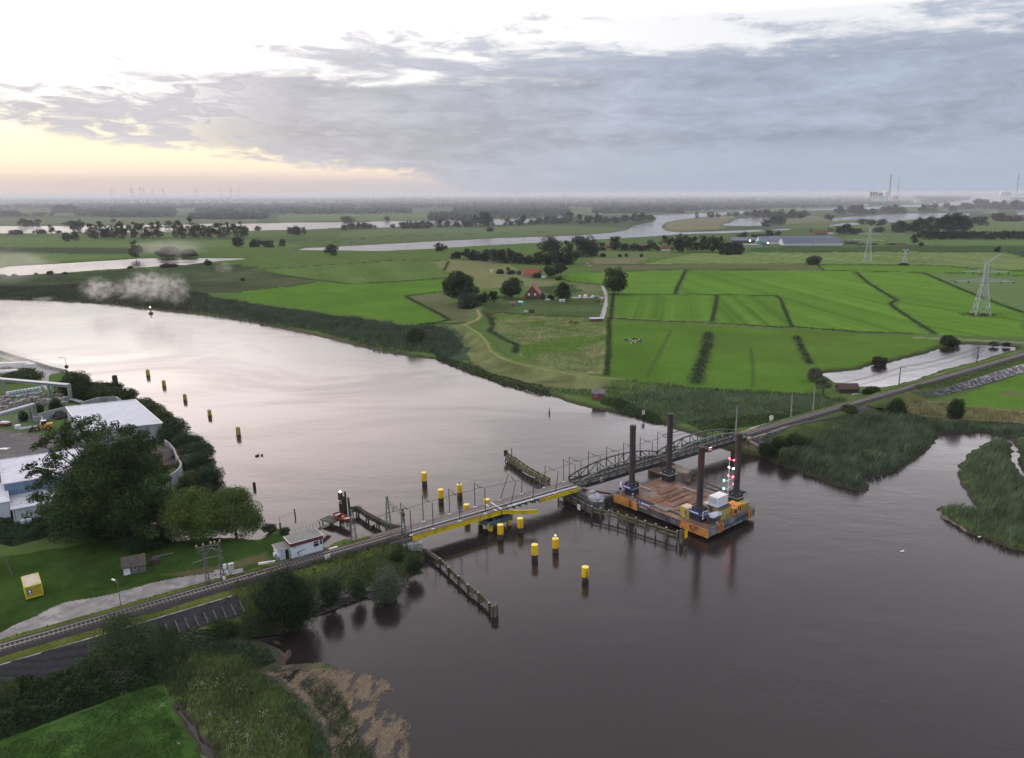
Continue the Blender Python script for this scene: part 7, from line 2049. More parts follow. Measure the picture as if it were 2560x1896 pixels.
# ------------------------------------------------------------------ left bank: masts,barriers,shed,container
def pmast(p,h,label,arms,rz):
 e = empty('power_mast',(p.x,p.y,p.z - .3),rz,label,'mast','pair of line masts by the gravel lane')
 lattice(MB(),(0,0),0,h,.7,.3,.05,8).build('pole',M_LATT,e)
 mb = MB()
 for (x0,x1,z) in arms: mb.bar((x0,0,z),(x1,0,z),.14)
 z = arms[0][2]
 mb.bar((arms[0][0] * .9,0,z - .7),(0,0,z - 2.2),.1); mb.bar((arms[0][1] * .9,0,z - .7),(0,0,z - 2.2),.1)
 mb.build('cross_arm',M_LATT,e)
 mb = MB()
 for x in (arms[0][0] * .95,0.0 if len(arms) > 1 else arms[0][0] * .5,arms[0][1] * .95): mb.lathe([(.12,h - .1),(.2,h + .15),(.14,h + .5),(.05,h + .6)],(x,0,0),8)
 mb.build('insulator',pm('brown_porcelain',(.40,.26,.20),(.34,.22,.17),2,.4),e)
 MB().box((0,0,.5),(.9,.9,1.2)).build('footing',M_CONCD,e)
 return e
m1 = at_g('G',1395,485,3.0); m2 = at_g('G',1495,462,3.0)
e = pmast(m1,9.3,'left lattice line mast with three insulators and hanging stays',((-1.4,1.5,9.0),(-1.0,1.2,8.4),(-.4,2.6,6.2)),RA)
for a,b,r_ in (((1.4,0,8.4),(3.6,.6,6.6),.05),((2.6,0,6.2),(3.8,.4,5.0),.05),((-.4,0,6.2),(-2.6,.2,5.9),.04),((.3,0,2.0),(1.2,0,0),.07)): MB().tube(a,b,r_,5).build('stay',M_GALV,e)
e = pmast(m2,9.4,'right line mast with a white box at half height',((-1.5,.3,9.0),),RA)
mb = MB(); mb.box((.6,-.2,3.6),(.7,.6,.9)); mb.box((.2,-.3,.9),(.5,.4,.9)); mb.build('white_box',M_WHITE,e)
def barrier(a,b,label):
 e = empty('safety_barrier',a,math.atan2(b.y - a.y,b.x - a.x),label,'barrier','red and white safety barriers')
 L = (b - a).length
 mb = MB(); mb.box((L / 2,0,.65),(L,.06,1.0)); o = mb.build('panel',M_WHITE,e)
 n = max(3,int(L / .45))
 mb = MB(); m3 = MB()
 for k in range(n): mb.box(((k + .5) * L / n,-.045,.85),(.2,.04,.22)); m3.box(((k + .5) * L / n,-.045,.22),(.22,.04,.14))
 mb.build('dark_hole',M_MAR,e); m3.build('red_mark',M_RED,e)
 mb = MB(); mb.box((.2,0,.08),(.3,.8,.12)); mb.box((L - .2,0,.08),(.3,.8,.12)); mb.build('foot',M_BLACK,e)
ZM['Y'] = (480,1340,180 / 2231)
for (x0,y0,x1,y1,l) in ((700,1210,940,1185,'red and white barrier left of the right line mast'),(1060,1170,1240,1225,'red and white barrier facing left beside the cabinet'),(1250,1225,1590,1150,'longest red and white barrier in front of the grey cabinet')):
 a,b = at_g('Y',x0,y0,3.2),at_g('Y',x1,y1,3.2); b.z = a.z
 barrier(a,b,l)
c = at_g('Y',1225,1070,3.2)
ce = empty('cabinet',c,RA,'grey switch cabinet with a white lid behind the barriers','cabinet'); MB().box((0,0,.85),(1.1,.5,1.7)).build('body',pm('pale_grey',(.48,.52,.54),(.42,.46,.48),1,.5),ce); MB().box((0,0,1.74),(1.2,.6,.1)).build('lid',M_WHITE,ce); MB().box((.0,-.27,1.2),(.3,.04,.12)).build('handle_plate',M_BLACK,ce)
lp2 = at_g('G',815,655,3.0); h = top_z(lp2,'G',815,475) - lp2.z
e = empty('lamp_post',lp2,R(150),'slim street lamp with a pale head beside the gravel lane','lamp post')
mb = MB(); mb.tube((0,0,0),(0,0,h),.11,8,.06); mb.build('post',M_LATT,e)
mb = MB(); mb.tube((0,0,h),(.9,0,h + .25),.05,6); mb.build('bracket',M_STEEL,e); MB().box((1.3,0,h + .3),(1.0,.32,.16)).build('lamp_head',M_WHITE,e)
cx = at_g('G',185,580,2.0); cx2 = at_g('G',303,547,2.0)
rz = math.atan2(cx2.y - cx.y,cx2.x - cx.x)
ctr = at('G',215,495,2.0 + 1.3)
e = empty('container',(-117.2,150.7,1.6),math.atan2(149.6 - 147.6,-113.5 + 115.9),'yellow storage container with a blue emblem plate, alone on the grass','container')
MY2 = pm('lime_yellow',(.52,.50,.035),(.45,.42,.035),.8,.6)
MB().box((0,0,1.4),(2.9,6.0,2.7)).build('body',pm('ochre_yellow',(.42,.30,.02),(.34,.24,.02),.8,.65),e)
mb = MB()
for x in (-1.5,1.5):
 for y in (-3.05,3.05): mb.box((x,y,1.4),(.22,.22,2.8))
for x in (-1.5,1.5): mb.box((x,0,2.75),(.16,6.1,.16)); mb.box((x,0,.1),(.16,6.1,.16))
for y in (-3.05,3.05): mb.box((0,y,2.75),(3.0,.18,.18)); mb.box((0,y,.1),(3.0,.18,.18))
mb.build('frame',MY2,e)
MB().box((0,0,2.80),(2.8,5.9,.07)).build('roof',pm('pale_roof',(.50,.44,.33),(.40,.34,.25),.5,.8,c3=(.30,.26,.2),s3=.4),e)
mb = MB()
for y in np.linspace(-2.7,2.7,12): mb.box((-1.47,y,1.4),(.06,.2,2.5))
mb.build('corrugation',MY2,e)
o = MB().box((-.72,-3.03,1.5),(.75,.08,1.1)).build('emblem_plate',M_BLUE,e); mb = MB(); mb.add([(-.72,-3.08,1.95),(-.95,-3.08,1.6),(-.72,-3.08,1.25),(-.49,-3.08,1.6)],[(0,1,2,3)]).box((-.72,-3.08,1.12),(.45,.03,.1)); mb.build('emblem',M_TEXT,o)
sh = empty('shed',(-100.6,160.9,1.2),R(27),'small old wooden shed with a mossy sagging roof','shed')
M_SHED = pm('weathered_boards',(.155,.15,.14),(.10,.098,.092),1.2,.9,stretch=(3,3,.3))
mb = MB(); mb.box((0,0,1.0),(4.4,3.4,2.2)); mb.add([(-2.2,-1.7,2.1),(-2.2,1.7,2.1),(-2.2,.2,3.7),(2.2,-1.7,2.1),(2.2,1.7,2.1),(2.2,.2,3.7)],[(0,2,1),(3,4,5),(0,1,4,3)]); mb.build('wall',M_SHED,sh)
M_MOSS = pm('mossy_roof',(.085,.075,.070),(.055,.05,.046),.8,.95,c3=(.115,.095,.028),s3=.35,bump=.5)
mb = MB(); mb.bar((0,-1.0,2.98),(0,-.98,2.97),.01) if False else None
mb.add([(-2.5,-2.1,1.95),(2.5,-2.1,1.95),(2.5,.2,3.85),(-2.5,.2,3.78),(-2.5,-2.1,1.83),(2.5,-2.1,1.83),(2.5,.2,3.72),(-2.5,.2,3.66)],[(0,1,2,3),(7,6,5,4),(0,4,5,1),(1,5,6,2),(3,7,4,0),(2,6,7,3)])
mb.add([(-2.5,2.0,1.95),(2.5,2.0,1.95),(2.5,.2,3.85),(-2.5,.2,3.78),(-2.5,2.0,1.83),(2.5,2.0,1.83),(2.5,.2,3.72),(-2.5,.2,3.66)],[(3,2,1,0),(4,5,6,7),(1,5,4,0),(2,6,5,1),(0,4,7,3),(3,7,6,2)])
mb.build('roof',M_MOSS,sh)
MB().box((-1.5,-1.73,1.0),(1.3,.08,1.8)).build('door',M_WHITE,sh); o = MB().box((.2,-1.73,1.4),(.7,.08,.7)).build('window',M_WHITE,sh); MB().box((.2,-1.79,1.4),(.5,.04,.5)).build('pane',M_GLASS,o)
wd = at_g('G',1040,345,1.3); o = MB().box((0,0,.5),(2.0,1.6,1.0),R(20)).box((.3,.2,1.05),(1.6,1.3,.1),R(25)).build('log_pile',M_TIMBD,None,wd); tag(o,'dark wood pile beside the old shed','wood pile')
a,b = at_g('G',1020,318,1.3),at_g('G',1160,290,1.3)
mb = MB(); mb.tube(Vector((0,0,.4)),b - a + Vector((0,0,.5)),.22,6); tag(mb.build('log',M_TIMBG,None,a),'pale log lying in the grass behind the shed','log')
fp = at_g('G',80,425,1.6); o = MB().tube((0,0,0),(-.6,0,4.2),.12,6).build('wooden_post',M_TIMBG,None,fp); tag(o,'thin leaning post at the far left beside the yellow container','post')
def sheet(top,bot,label,group,batten=0,seed=1,ruck=.25,step=.5,gloss=.22,colr=(.020,.022,.028)):
 """wind-rucked plastic film over a slope between two edge lines"""
 m = pm('black_plastic_%d' % seed,colr,tuple(x * .6 for x in colr),.6,gloss,spec=.35)
 e = empty('plastic_sheet',top[0],0,label,'plastic sheet',group)
 O = top[0]
 def resample(pts,n):
  L = [0]
  for a,b in zip(pts[:-1],pts[1:]): L.append(L[-1] + (b - a).length)
  out = []
  for i in range(n + 1):
   d = L[-1] * i / n
   k = max(0,min(len(pts) - 2,int(np.searchsorted(L,d) - 1)))
   out.append(pts[k].lerp(pts[k + 1],(d - L[k]) / max(1e-6,L[k + 1] - L[k])))
  return out
 Lt = sum((b - a).length for a,b in zip(top[:-1],top[1:]))
 n = int(Lt / step); mrow = 9
 T_,B_ = resample(top,n),resample(bot,n)
 vs = []; fs = []
 for i in range(n + 1):
  for j in range(mrow + 1):
   q = T_[i].lerp(B_[i],j / mrow)
   s = i * step
   f = ruck * (float(fbm(np.array([s / 1.1]),np.array([j * .28 + seed]),3,seed)[0]) - .45) * 2 * (1 if 0 < j < mrow else .3)
   zz = max(q.z + f,gz(q.x,q.y) + .34)
   vs.append((q.x - O.x,q.y - O.y,zz - O.z))
 for i in range(n):
  for j in range(mrow): fs.append((i * (mrow + 1) + j,(i + 1) * (mrow + 1) + j,(i + 1) * (mrow + 1) + j + 1,i * (mrow + 1) + j + 1))
 MB().add(vs,fs).build('film',m,e)
 return e,T_,B_
G3 = lambda pts,z: [at('G',x,y,z) for x,y in pts]
tl = [rail(s,-6.0,4.0) for s in (-118,-100,-82,-60,-40)]
blw = [rail(s,-9.6,1.5) for s in (-118,-100,-82,-60,-41)]
e,T_,B_ = sheet([rail(s,-5.3,4.2) for s in (-118,-80,-41)],[rail(s,-9.3,1.7) for s in (-118,-80,-41.5)],'long black plastic sheet over the bank below the left-hand track','black plastic sheets on the banks',seed=3,ruck=.09,gloss=.5,colr=(.010,.011,.015))
mb = MB()
for a,b in zip([rail(s,-5.2,4.32) for s in np.arange(-118,-42,4)],[rail(s,-5.2,4.32) for s in np.arange(-114,-40,4)]): mb.bar(a - e.location,b - e.location,.28,.10)
mb.build('edge_batten',M_CONC,e)
for k in range(11):
 s = -58.5 + k * 1.75
 a,b = rail(s,-6.9,3.6),rail(s + .2,-9.3,2.0)
 a.z = max(gz(a.x,a.y),2.6) + .55; b.z = gz(b.x,b.y) + .5
 mb = MB(); mb.bar(a - e.location,b - e.location,.26,.14); mb.bar(a - e.location,a - e.location + Vector((-.4,.2,-.3)),.2); mb.build('batten',M_TIMBG,e)
K3 = lambda pts,z: [at('K',x,y,z) for x,y in pts]
sheet([at('K',x,y,3.6) for x,y in ((180,870),(420,790),(640,735),(850,690),(960,640),(1080,640))],[at('K',x,y,1.6) for x,y in ((255,915),(480,815),(700,765),(900,720),(1000,680),(1100,655))],'short black plastic sheet on the bank just past the truss bridge','black plastic sheets on the banks',seed=5,ruck=.45,step=.4,gloss=.25)
sheet([at('K',x,y,3.4) for x,y in ((1270,555),(1420,520),(1560,488),(1800,412),(2025,345),(2300,262))],[at('K',x,y,1.5) for x,y in ((1385,580),(1520,548),(1700,500),(1860,452),(2025,402),(2300,320))],'long glossy rucked plastic sheet on the bank at the right edge','black plastic sheets on the banks',seed=7,ruck=.6,step=.45,gloss=.18,colr=(.024,.027,.034))
ZM['V'] = (1800,560,.26894); ZM['W'] = (1260,690,300 / 2231); ZM['X'] = (2120,420,440 / 2231)
# ------------------------------------------------------------------ laid surfaces: lanes,yards
def lay(name,poly,mat,label,lift=.03,jit=.5,colr=None):
 """a lane or yard surface following the ground a little above it"""
 Pj = GP + np.stack([(n_sm - .5) * jit * 2 * np.clip(cell,1,4),(n_mid - .5) * jit],1)
 ins = inside(Pj,poly)
 nr,nc = gx.shape
 idx = np.arange(nr * nc).reshape(nr,nc)
 Q = np.stack([idx[1:,:-1],idx[1:,1:],idx[:-1,1:],idx[:-1,:-1]],-1).reshape(-1,4)
 Q = Q[ins[Q].sum(1) >= 3]
 if len(Q) == 0:
  return None
 u,inv = np.unique(Q.ravel(),return_inverse=True)
 V = np.column_stack([GP[u],Zg[u] + lift])
 o = np_mesh(name,V,inv.reshape(-1,4),mat,smooth=True)
 return tag(o,label,kind='structure')
M_GRAV = pm('gravel',(.235,.225,.215),(.155,.150,.145),.5,.95,detail=8,c3=(.30,.29,.265),s3=.22,bump=.2)
M_ASPH = pm('asphalt',(.080,.076,.078),(.055,.053,.055),.4,.9,detail=8,c3=(.105,.095,.09),s3=.15)
M_LANE = pm('lane_concrete',(.30,.29,.28),(.24,.235,.225),.4,.9)
lay('gravel_lane',poly_at('G',[(-80,900),(-40,800),(60,740),(250,670),(330,625),(420,585),(640,545),(760,520),(860,495),(1000,450),(1180,415),(1420,380),(1560,355),(1560,400),(1470,440),(1330,470),(1200,510),(1000,580),(860,630),(700,650),(480,705),(250,775),(0,868)],2.0),M_GRAV,'pale gravel lane beside the railway on the left bank',jit=.9)
lay('gravel_lane',poly_at('G',[(1560,355),(1830,300),(2150,200),(2150,240),(1830,335),(1640,385),(1480,430)],3.4),pm('dark_gravel',(.115,.11,.11),(.08,.078,.08),.6,.95),'dark gravel strip between barriers and signal box',jit=.4)
lay('works_yard',poly_at('E',[(-300,1000),(-40,915),(0,925),(120,945),(260,965),(420,970),(560,930),(560,870),(700,900),(900,1000),(1100,1180),(1250,1290),(900,1500),(330,1300),(250,1560),(0,1640),(-300,1700)],2.2),M_ASPH,'dark asphalt works yard between the halls',jit=.2)
lay('works_yard',poly_at('b',[(-200,1290),(180,1280),(480,1240),(470,1390),(330,1440),(0,1530),(-300,1600)],2.2),M_ASPH,'asphalt apron in front of the white halls',jit=.2,lift=.045)
lay('quay_road',poly_at('a',[(-300,40),(0,130),(400,255),(870,400),(1080,450),(960,480),(860,500),(840,640),(880,800),(840,830),(690,700),(700,530),(620,500),(560,400),(300,330),(0,230),(-300,160)],2.2),M_LANE,'concrete quay road at the bend of the river',jit=.2)
lay('lawn',poly_at('a',[(-300,1270),(0,1230),(320,1200),(620,1230),(560,1400),(230,1460),(0,1440),(-300,1500)],2.2),pm('lawn_grass',(.06,.10,.03),(.04,.075,.025),.8,.95),'small lawn under the lower pipe',jit=.3)
lay('farm_lane',poly_at('h',[(1880,340),(1915,345),(1955,400),(1965,460),(1960,560),(1930,700),(1870,700),(1880,640),(1915,540),(1925,470),(1905,395)],1.2),M_LANE,'pale farm lane curving up to the lone tree',jit=.1)
lay('farm_lane',poly_at('h',[(1560,455),(1900,455),(1925,470),(1900,480),(1560,470)],1.2),M_LANE,'short farm track where the vans are parked',jit=.1)
lay('path',poly_at('h',[(640,180),(650,150),(690,138),(695,148),(668,165),(665,190)],1.5),M_LANE,'short piece of pale path left of the red barn',jit=.1)
lay('mud_bank',poly_at('K',[(1455,1312),(1450,1342),(1480,1365),(1560,1415),(1650,1465),(1640,1440),(1560,1395),(1490,1350),(1475,1318)],.5),pm('mud',(.13,.10,.08),(.09,.07,.06),.8,.6),'muddy edge of the reed spit',jit=.3)
# ------------------------------------------------------------------ works on the left bank
def slab(pts,z0,z1): return MB().prism([(p[0],p[1]) for p in pts],z0,z1)
M_SHEETR = pm('light_metal_roof',(.31,.35,.42),(.27,.31,.375),.25,.45,.1,stretch=(1,.2,1),c3=(.25,.28,.33),s3=.1)
M_WROOF = pm('white_roof',(.50,.51,.56),(.44,.45,.50),.3,.55,c3=(.36,.37,.40),s3=.12)
M_BLUEW = pm('steel_blue_wall',(.155,.225,.33),(.12,.18,.27),.6,.6,stretch=(3,3,.3))
M_PALEW = pm('pale_wall',(.50,.54,.58),(.43,.47,.51),.4,.75,c3=(.36,.39,.42),s3=.2)
M_HALLW = pm('hall_concrete',(.27,.29,.31),(.20,.215,.23),.5,.85,stretch=(1.5,1.5,.3),c3=(.16,.17,.18),s3=.25)
hq = [at('E',*p,8.9) for p in ((520,755),(1075,697),(1292,885),(667,952))]
sil = empty('storage_hall',(hq[3].x,hq[3].y,0),0,'concrete storage hall with a flat pale grey roof behind the huge oak','hall')
O = sil.location
loc = [(p.x - O.x,p.y - O.y) for p in hq]
cen = (sum(p[0] for p in loc) / 4,sum(p[1] for p in loc) / 4)
inn = lambda k: [(cen[0] + (p[0] - cen[0]) * k,cen[1] + (p[1] - cen[1]) * k) for p in loc]
slab(inn(.985),1.5,8.75).build('wall',M_HALLW,sil)
rm = slab(loc,8.72,8.9)
for k in range(1,22):
 a = Vector(loc[0]).lerp(Vector(loc[1]),k / 22); b = Vector(loc[3]).lerp(Vector(loc[2]),k / 22); rm.bar((a.x,a.y,8.93),(b.x,b.y,8.93),.10,.08)
rm.build('roof',M_SHEETR,sil)
mb = MB()
for i in range(4):
 a,b = loc[i],loc[(i + 1) % 4]
 mb.bar((a[0],a[1],8.95),(b[0],b[1],8.95),.3,.22)
mb.build('roof_edge',M_WHITE,sil)
def wall_line(pts,z0,z1,th,mat,label,name='concrete_wall',coping=None):
 e = empty(name,(pts[0].x,pts[0].y,0),0,label,'wall')
 mb = MB(); mc = MB()
 for a,b in zip(pts[:-1],pts[1:]):
  p,q = a - pts[0],b - pts[0]
  mb.bar((p.x,p.y,(z0 + z1) / 2),(q.x,q.y,(z0 + z1) / 2),th,z1 - z0)
  mc.bar((p.x,p.y,z1 + .06),(q.x,q.y,z1 + .06),th + .14,.12)
 mb.build('panels',mat,e)
 mc.build('coping',coping or M_CONC,e)
 return e
wall_line([at('E',*p,4.9) for p in ((1308,1018),(1345,1045),(1380,1085),(1402,1140),(1425,1180),(1440,1210),(1425,1240),(1395,1268),(1345,1300),(1290,1322),(1200,1340))],1.0,4.9,.35,M_HALLW,'curved concrete retaining wall right of the storage hall')
wall_line([at('a',*p,5.8) for p in ((1400,1010),(1690,925),(2000,912),(2080,965))],1.8,5.8,.35,M_HALLW,'rear concrete wall rising behind the storage hall')
wall_line([at('a',*p,5.2) for p in ((1120,1090),(880,1145),(645,1215))],1.8,5.2,.35,M_HALLW,'long grey bunker wall left of the storage hall')
wall_line([at('a',*p,4.2) for p in ((560,1250),(730,1258),(690,1400))],1.8,4.2,.35,M_HALLW,'low bunker wall under the lower pipe')
hp = at('E',1280,1190,2.2)
tag(lump('bark_heap',(hp.x - 3,hp.y + 4,2.0),9.0,12.0,1.9,pm('brown_heap',(.060,.046,.042),(.040,.032,.03),.8,.95,bump=.8),None,3),'dark brown bark heap inside the curved wall','heap')
hp = at('a',1060,1260,2.3)
tag(lump('coal_heap',(hp.x,hp.y,2.0),3.6,3.2,2.4,pm('black_heap',(.028,.025,.026),(.018,.016,.017),1.2,.95,bump=.8),None,4),'black heap against the long bunker wall','heap')
ux,uy = Vector((.847,.531,0)),Vector((-.612,.790,0))
def hall(corner,L,D,z0,z1,label,wallm,band=None,roof=M_WROOF,spots=False,nm='hall'):
 e = empty(nm,(corner.x,corner.y,0),math.atan2(ux.y,ux.x),label,'hall','white-roofed halls')
 sk = (uy.dot(ux)) * D
 def P(a,b): return (a + b / D * sk,b * math.sqrt(1 - (uy.dot(ux)) ** 2))
 pl = [P(0,0),P(L,0),P(L,D),P(0,D)]
 slab(pl,z0,z1 - .12).build('wall',wallm,e)
 pr = [P(-.25,-.25),P(L + .25,-.25),P(L + .25,D + .25),P(-.25,D + .25)]
 rm = slab(pr,z1 - .15,z1)
 for k in range(int(D / 1.5)):
  a,b = P(-.2,.6 + k * 1.5),P(L + .2,.6 + k * 1.5); rm.bar((a[0],a[1],z1 + .02),(b[0],b[1],z1 + .02),.09,.07)
 rm.build('roof',roof,e)
 mv = MB()
 for k in range(3):
  a = P(L * (.2 + .12 * k),D * (.35 + .2 * k)); mv.lathe([(.22,z1),(.22,z1 + .5),(.4,z1 + .55),(.05,z1 + .75)],(a[0],a[1],0),8)
 mv.build('vent',M_STEEL,e)
 mg = MB(); mg.tube((.4,-.16,z0),(.4,-.16,z1 - .2),.07,6); mg.tube((L * .62,-.16,z0),(L * .62,-.16,z1 - .2),.07,6); mg.build('downpipe',M_STEEL,e)
 dr = MB().box((L * .40,-.06,3.6),(3.0,.12,3.0)).build('door',M_GALV,e); dr['label'] = 'grey roller door'
 mb = MB()
 for i in range(4):
  a,b = pr[i],pr[(i + 1) % 4]; mb.bar((a[0],a[1],z1 + .05),(b[0],b[1],z1 + .05),.25,.18)
 mb.build('roof_edge',M_PALEW,e)
 if band: MB().box((L / 2,-.05,band),(L,.1,1.5)).build('blue_band',M_BLUEW,e)
 if spots:
  mb = MB()
  for _ in range(18): mb.box((1 + rng.random() * (L * .5),2 + rng.random() * 5,z1 + .012),(.12,.4 + rng.random() * .7,.02),1.2)
  mb.build('dirt_spot',M_BLACK,e)
 return e
cA = at('b',50,720,10.0)
hall(cA,21,24,2,10,'tall hall with white roof and steel-blue wall under the oak',M_BLUEW)
cB = at('b',165,1070,6.5)
e = hall(cB,20,11.2,2,6.5,'low white annexe with soot-spotted roof in front of the tall blue hall',M_PALEW,spots=True)
for k in range(2):
 t_ = at('b',325 + k * 85,1285 - k * 15,2.2)
 te = empty('storage_tote',(t_.x,t_.y,2.2),RA,['left white storage tote against the low annexe','right white storage tote against the low annexe'][k],'tote'); MB().box((0,0,.75),(1.1,1.0,1.5)).build('tank',pm('tote_white',(.50,.58,.64),(.44,.52,.58),1,.5),te); MB().box((0,0,.06),(1.25,1.1,.12)).build('pallet',M_TIMBG,te)
cC = at('b',110,960,8.0) - ux * 26
hall(cC,26,17,2,8.0,'hall at the left edge with a deep blue lower band',M_PALEW,band=3.0)
M_DUCT = pm('duct_metal',(.50,.505,.50),(.40,.41,.41),.6,.4,.5,stretch=(.3,3,3))
M_DUCTB = pm('blue_steel_frame',(.17,.215,.275),(.13,.165,.21),.8,.55,.2)
def pipe_bridge(a,b,down_to,posts,label,tail=None,w=1.5):
 e = empty('pipe_bridge',(b.x,b.y,0),0,label,'pipe bridge','pipe bridges of the works')
 O = Vector((b.x,b.y,0))
 mb = MB()
 d = (b - a).normalized(); n = Vector((-d.y,d.x,0))
 for k in (-.35,0,.35):
  mb.tube(a - O + n * k * w,b - O + n * k * w,.28 * w / 1.5 + .08,8)
  mb.tube(b - O + n * k * w,Vector((down_to.x,down_to.y,down_to.z)) - O + n * k * w,.28 * w / 1.5 + .08,8)
  if tail is not None: mb.tube(Vector((down_to.x,down_to.y,down_to.z + .6)) - O + n * k * w,tail - O + n * k * w,.36,8)
 mb.build('pipe',M_DUCT,e)
 mb = MB()
 for s in (-.62,.62): mb.bar(a - O + n * s * w + Vector((0,0,-.75)),b - O + n * s * w + Vector((0,0,-.75)),.22,.5)
 mb.bar(a - O + Vector((0,0,-.6)),b - O + Vector((0,0,-.6)),w * 1.1,.08)
 mb.build('girder',M_DUCTB,e)
 for p in posts:
  q = p - O
  mb = MB(); mb.bar(q,Vector((q.x,q.y,1.8)),.55,.9); mb.build('support',M_DUCTB,e)
 return e
pa,pb_ = at('a',-600,545,9.8),at('a',1180,700,9.8)
fr = lambda t,z: Vector((pa.x + (pb_.x - pa.x) * t,pa.y + (pb_.y - pa.y) * t,z))
pipe_bridge(pa,pb_,at('a',1225,975,2.6),[at('a',830,725,8.7),at('a',60,660,8.7)],'upper silvery pipe bridge bending down to the hall',at('a',1400,998,3.2))
pipe_bridge(at('a',-500,1330,7.8),at('a',575,1030,7.8),at('a',620,1235,2.4),[at('a',520,1105,6.8)],'lower silvery pipe bridge over the small lawn',w=1.2)
M_BALE = [pm('bale_a',(.36,.345,.335),(.17,.155,.15),.9,.9,bump=.8,c3=(.26,.20,.17),s3=.6),pm('bale_b',(.25,.21,.19),(.13,.11,.105),.9,.9,bump=.8,c3=(.40,.38,.37),s3=.7),pm('bale_c',(.42,.42,.41),(.22,.22,.215),.9,.9,bump=.8,c3=(.18,.15,.14),s3=.7)]
def bale(p,rz,i,label='wire-tied grey bale in the big stack under the pipe bridges'):
 bm = bmesh.new(); bmesh.ops.create_cube(bm,size=1.0); bmesh.ops.subdivide_edges(bm,edges=bm.edges,cuts=2,use_grid_fill=True)
 for v in bm.verts: v.co += Vector((rng.normal(),rng.normal(),rng.normal())) * .04
 me = bpy.data.meshes.new('bale'); bm.to_mesh(me); bm.free(); me.materials.append(M_BALE[i % 3])
 o = link('bale',me,None,p); o.scale = (1.7,1.5,1.35); o.rotation_euler = (0,0,rz)
 tag(o,label,'bale','grey bales stacked under the pipe bridges')
i = 0
for x,y in ((20,1120),(90,1090),(160,1060),(230,1120),(290,1080),(350,1100),(420,1060),(490,1050),(560,1010),(640,1020),(720,1060),(790,1050),(860,1060),(1000,1030),(1080,1040),(1140,1020),(60,1010),(140,990),(330,1000),(450,980),(560,960),(650,950),(760,960),(1010,960),(1080,960),(960,920),(1120,1100),(20,1190),(120,1180)):
 p = at('a',x,y,2.2)
 for k in range(2 if i % 4 else 3):
  bale((p.x + rng.normal() * .1,p.y + rng.normal() * .1,2.2 + .68 + k * 1.36),.5 + rng.normal() * .15,i); i += 1
M_TOTE = pm('tote_white',(.50,.58,.64),(.44,.52,.58),1,.5)
for k in range(10):
 q = at('a',155 + k * 59,925 - k * 9.5,2.2)
 for lv in range(2):
  te = empty('storage_tote',(q.x,q.y,2.2 + lv * 1.3),R(-8),'white caged liquid tote in the double row below the upper pipe','tote','double row of white totes'); MB().box((0,0,.7),(1.15,1.1,1.1)).build('tank',M_TOTE,te); MB().box((0,0,.07),(1.3,1.2,.14)).build('pallet',M_STEELD,te)
ld = empty('wheel_loader',at('a',740,1480,2.2),R(205),'yellow wheel loader with a raised dark bucket in the works yard','loader')
M_LDY = pm('loader_yellow',(.52,.27,.03),(.42,.21,.03),1,.55)
mb = MB(); mb.box((-2.0,0,1.7),(2.6,1.9,1.2)); mb.box((.9,0,1.3),(2.2,1.3,.8)); mb.build('body',M_LDY,ld)
mb = MB(); mb.box((-.6,0,2.7),(1.5,1.5,1.5)); cbn = mb.build('cab',M_GLASS,ld); MB().box((-.6,0,3.5),(1.7,1.7,.14)).build('cab_roof',M_WHITE,cbn)
for x in (-1.9,1.5):
 for y in (-1.15,1.15):
  w = MB().tube((x,y - .3,.8),(x,y + .3,.8),.8,16).build('wheel',M_BLACK,ld); MB().tube((x,y - .33,.8),(x,y + .33,.8),.36,10).build('rim',M_LDY,w)
mb = MB()
for y in (-.6,.6): mb.bar((.6,y,2.0),(3.2,y,.9),.28)
mb.build('lift_arm',M_JACK,ld)
mb = MB(); mb.add([(3.0,-1.6,.3),(4.6,-1.6,.15),(3.2,-1.6,1.6),(3.0,1.6,.3),(4.6,1.6,.15),(3.2,1.6,1.6)],[(0,1,2),(5,4,3),(0,3,4,1),(0,2,5,3)]); mb.build('bucket',M_JACK,ld)
def trailer(p,rz,L,W,h,mat,label,cat='trailer'):
 e = empty('trailer',p,rz,label,cat)
 MB().box((0,0,.9 + h / 2),(L,W,h)).build('body',mat,e)
 MB().box((0,0,.92 + h),(L + .1,W + .1,.08)).build('roof',M_WHITE,e)
 for x in (-L * .35,L * .3):
  for y in (-W / 2 + .2,W / 2 - .2): MB().tube((x,y - .15,.5),(x,y + .15,.5),.5,12).build('wheel',M_BLACK,e)
 return e
trailer(at('a',250,440,2.2),R(12),13,2.6,2.6,M_PALEW,'long white-roofed trailer on the quay behind the pipes')
trailer(at('a',530,440,2.2),R(-20),5.5,2.4,2.2,M_PALEW,'short white trailer at the end of the quay hedge')
tk = empty('storage_tank',at('a',140,530,2.2),R(15),'white horizontal tank half hidden by the hedge','tank'); mb = MB(); mb.tube((-4,0,1.5),(4,0,1.5),1.1,14); mb.build('vessel',M_WHITE,tk); mb = MB(); mb.box((-2.5,0,.3),(.4,1.8,.8)); mb.box((2.5,0,.3),(.4,1.8,.8)); mb.build('saddle',M_CONC,tk)
vn = empty('pickup',at('a',85,1410,2.2),R(-5),'white-topped red vehicle parked on the lawn edge','car'); mb = MB(); mb.box((0,0,.75),(4.2,1.8,.7)); mb.build('body',pm('dark_red',(.20,.03,.03),(.16,.025,.025),1,.4),vn); MB().box((.2,0,1.35),(2.8,1.6,.6)).build('cab',M_WHITE,vn)
for x in (-1.4,1.4):
 for y in (-.85,.85): MB().tube((x,y - .12,.35),(x,y + .12,.35),.36,12).build('wheel',M_BLACK,vn)
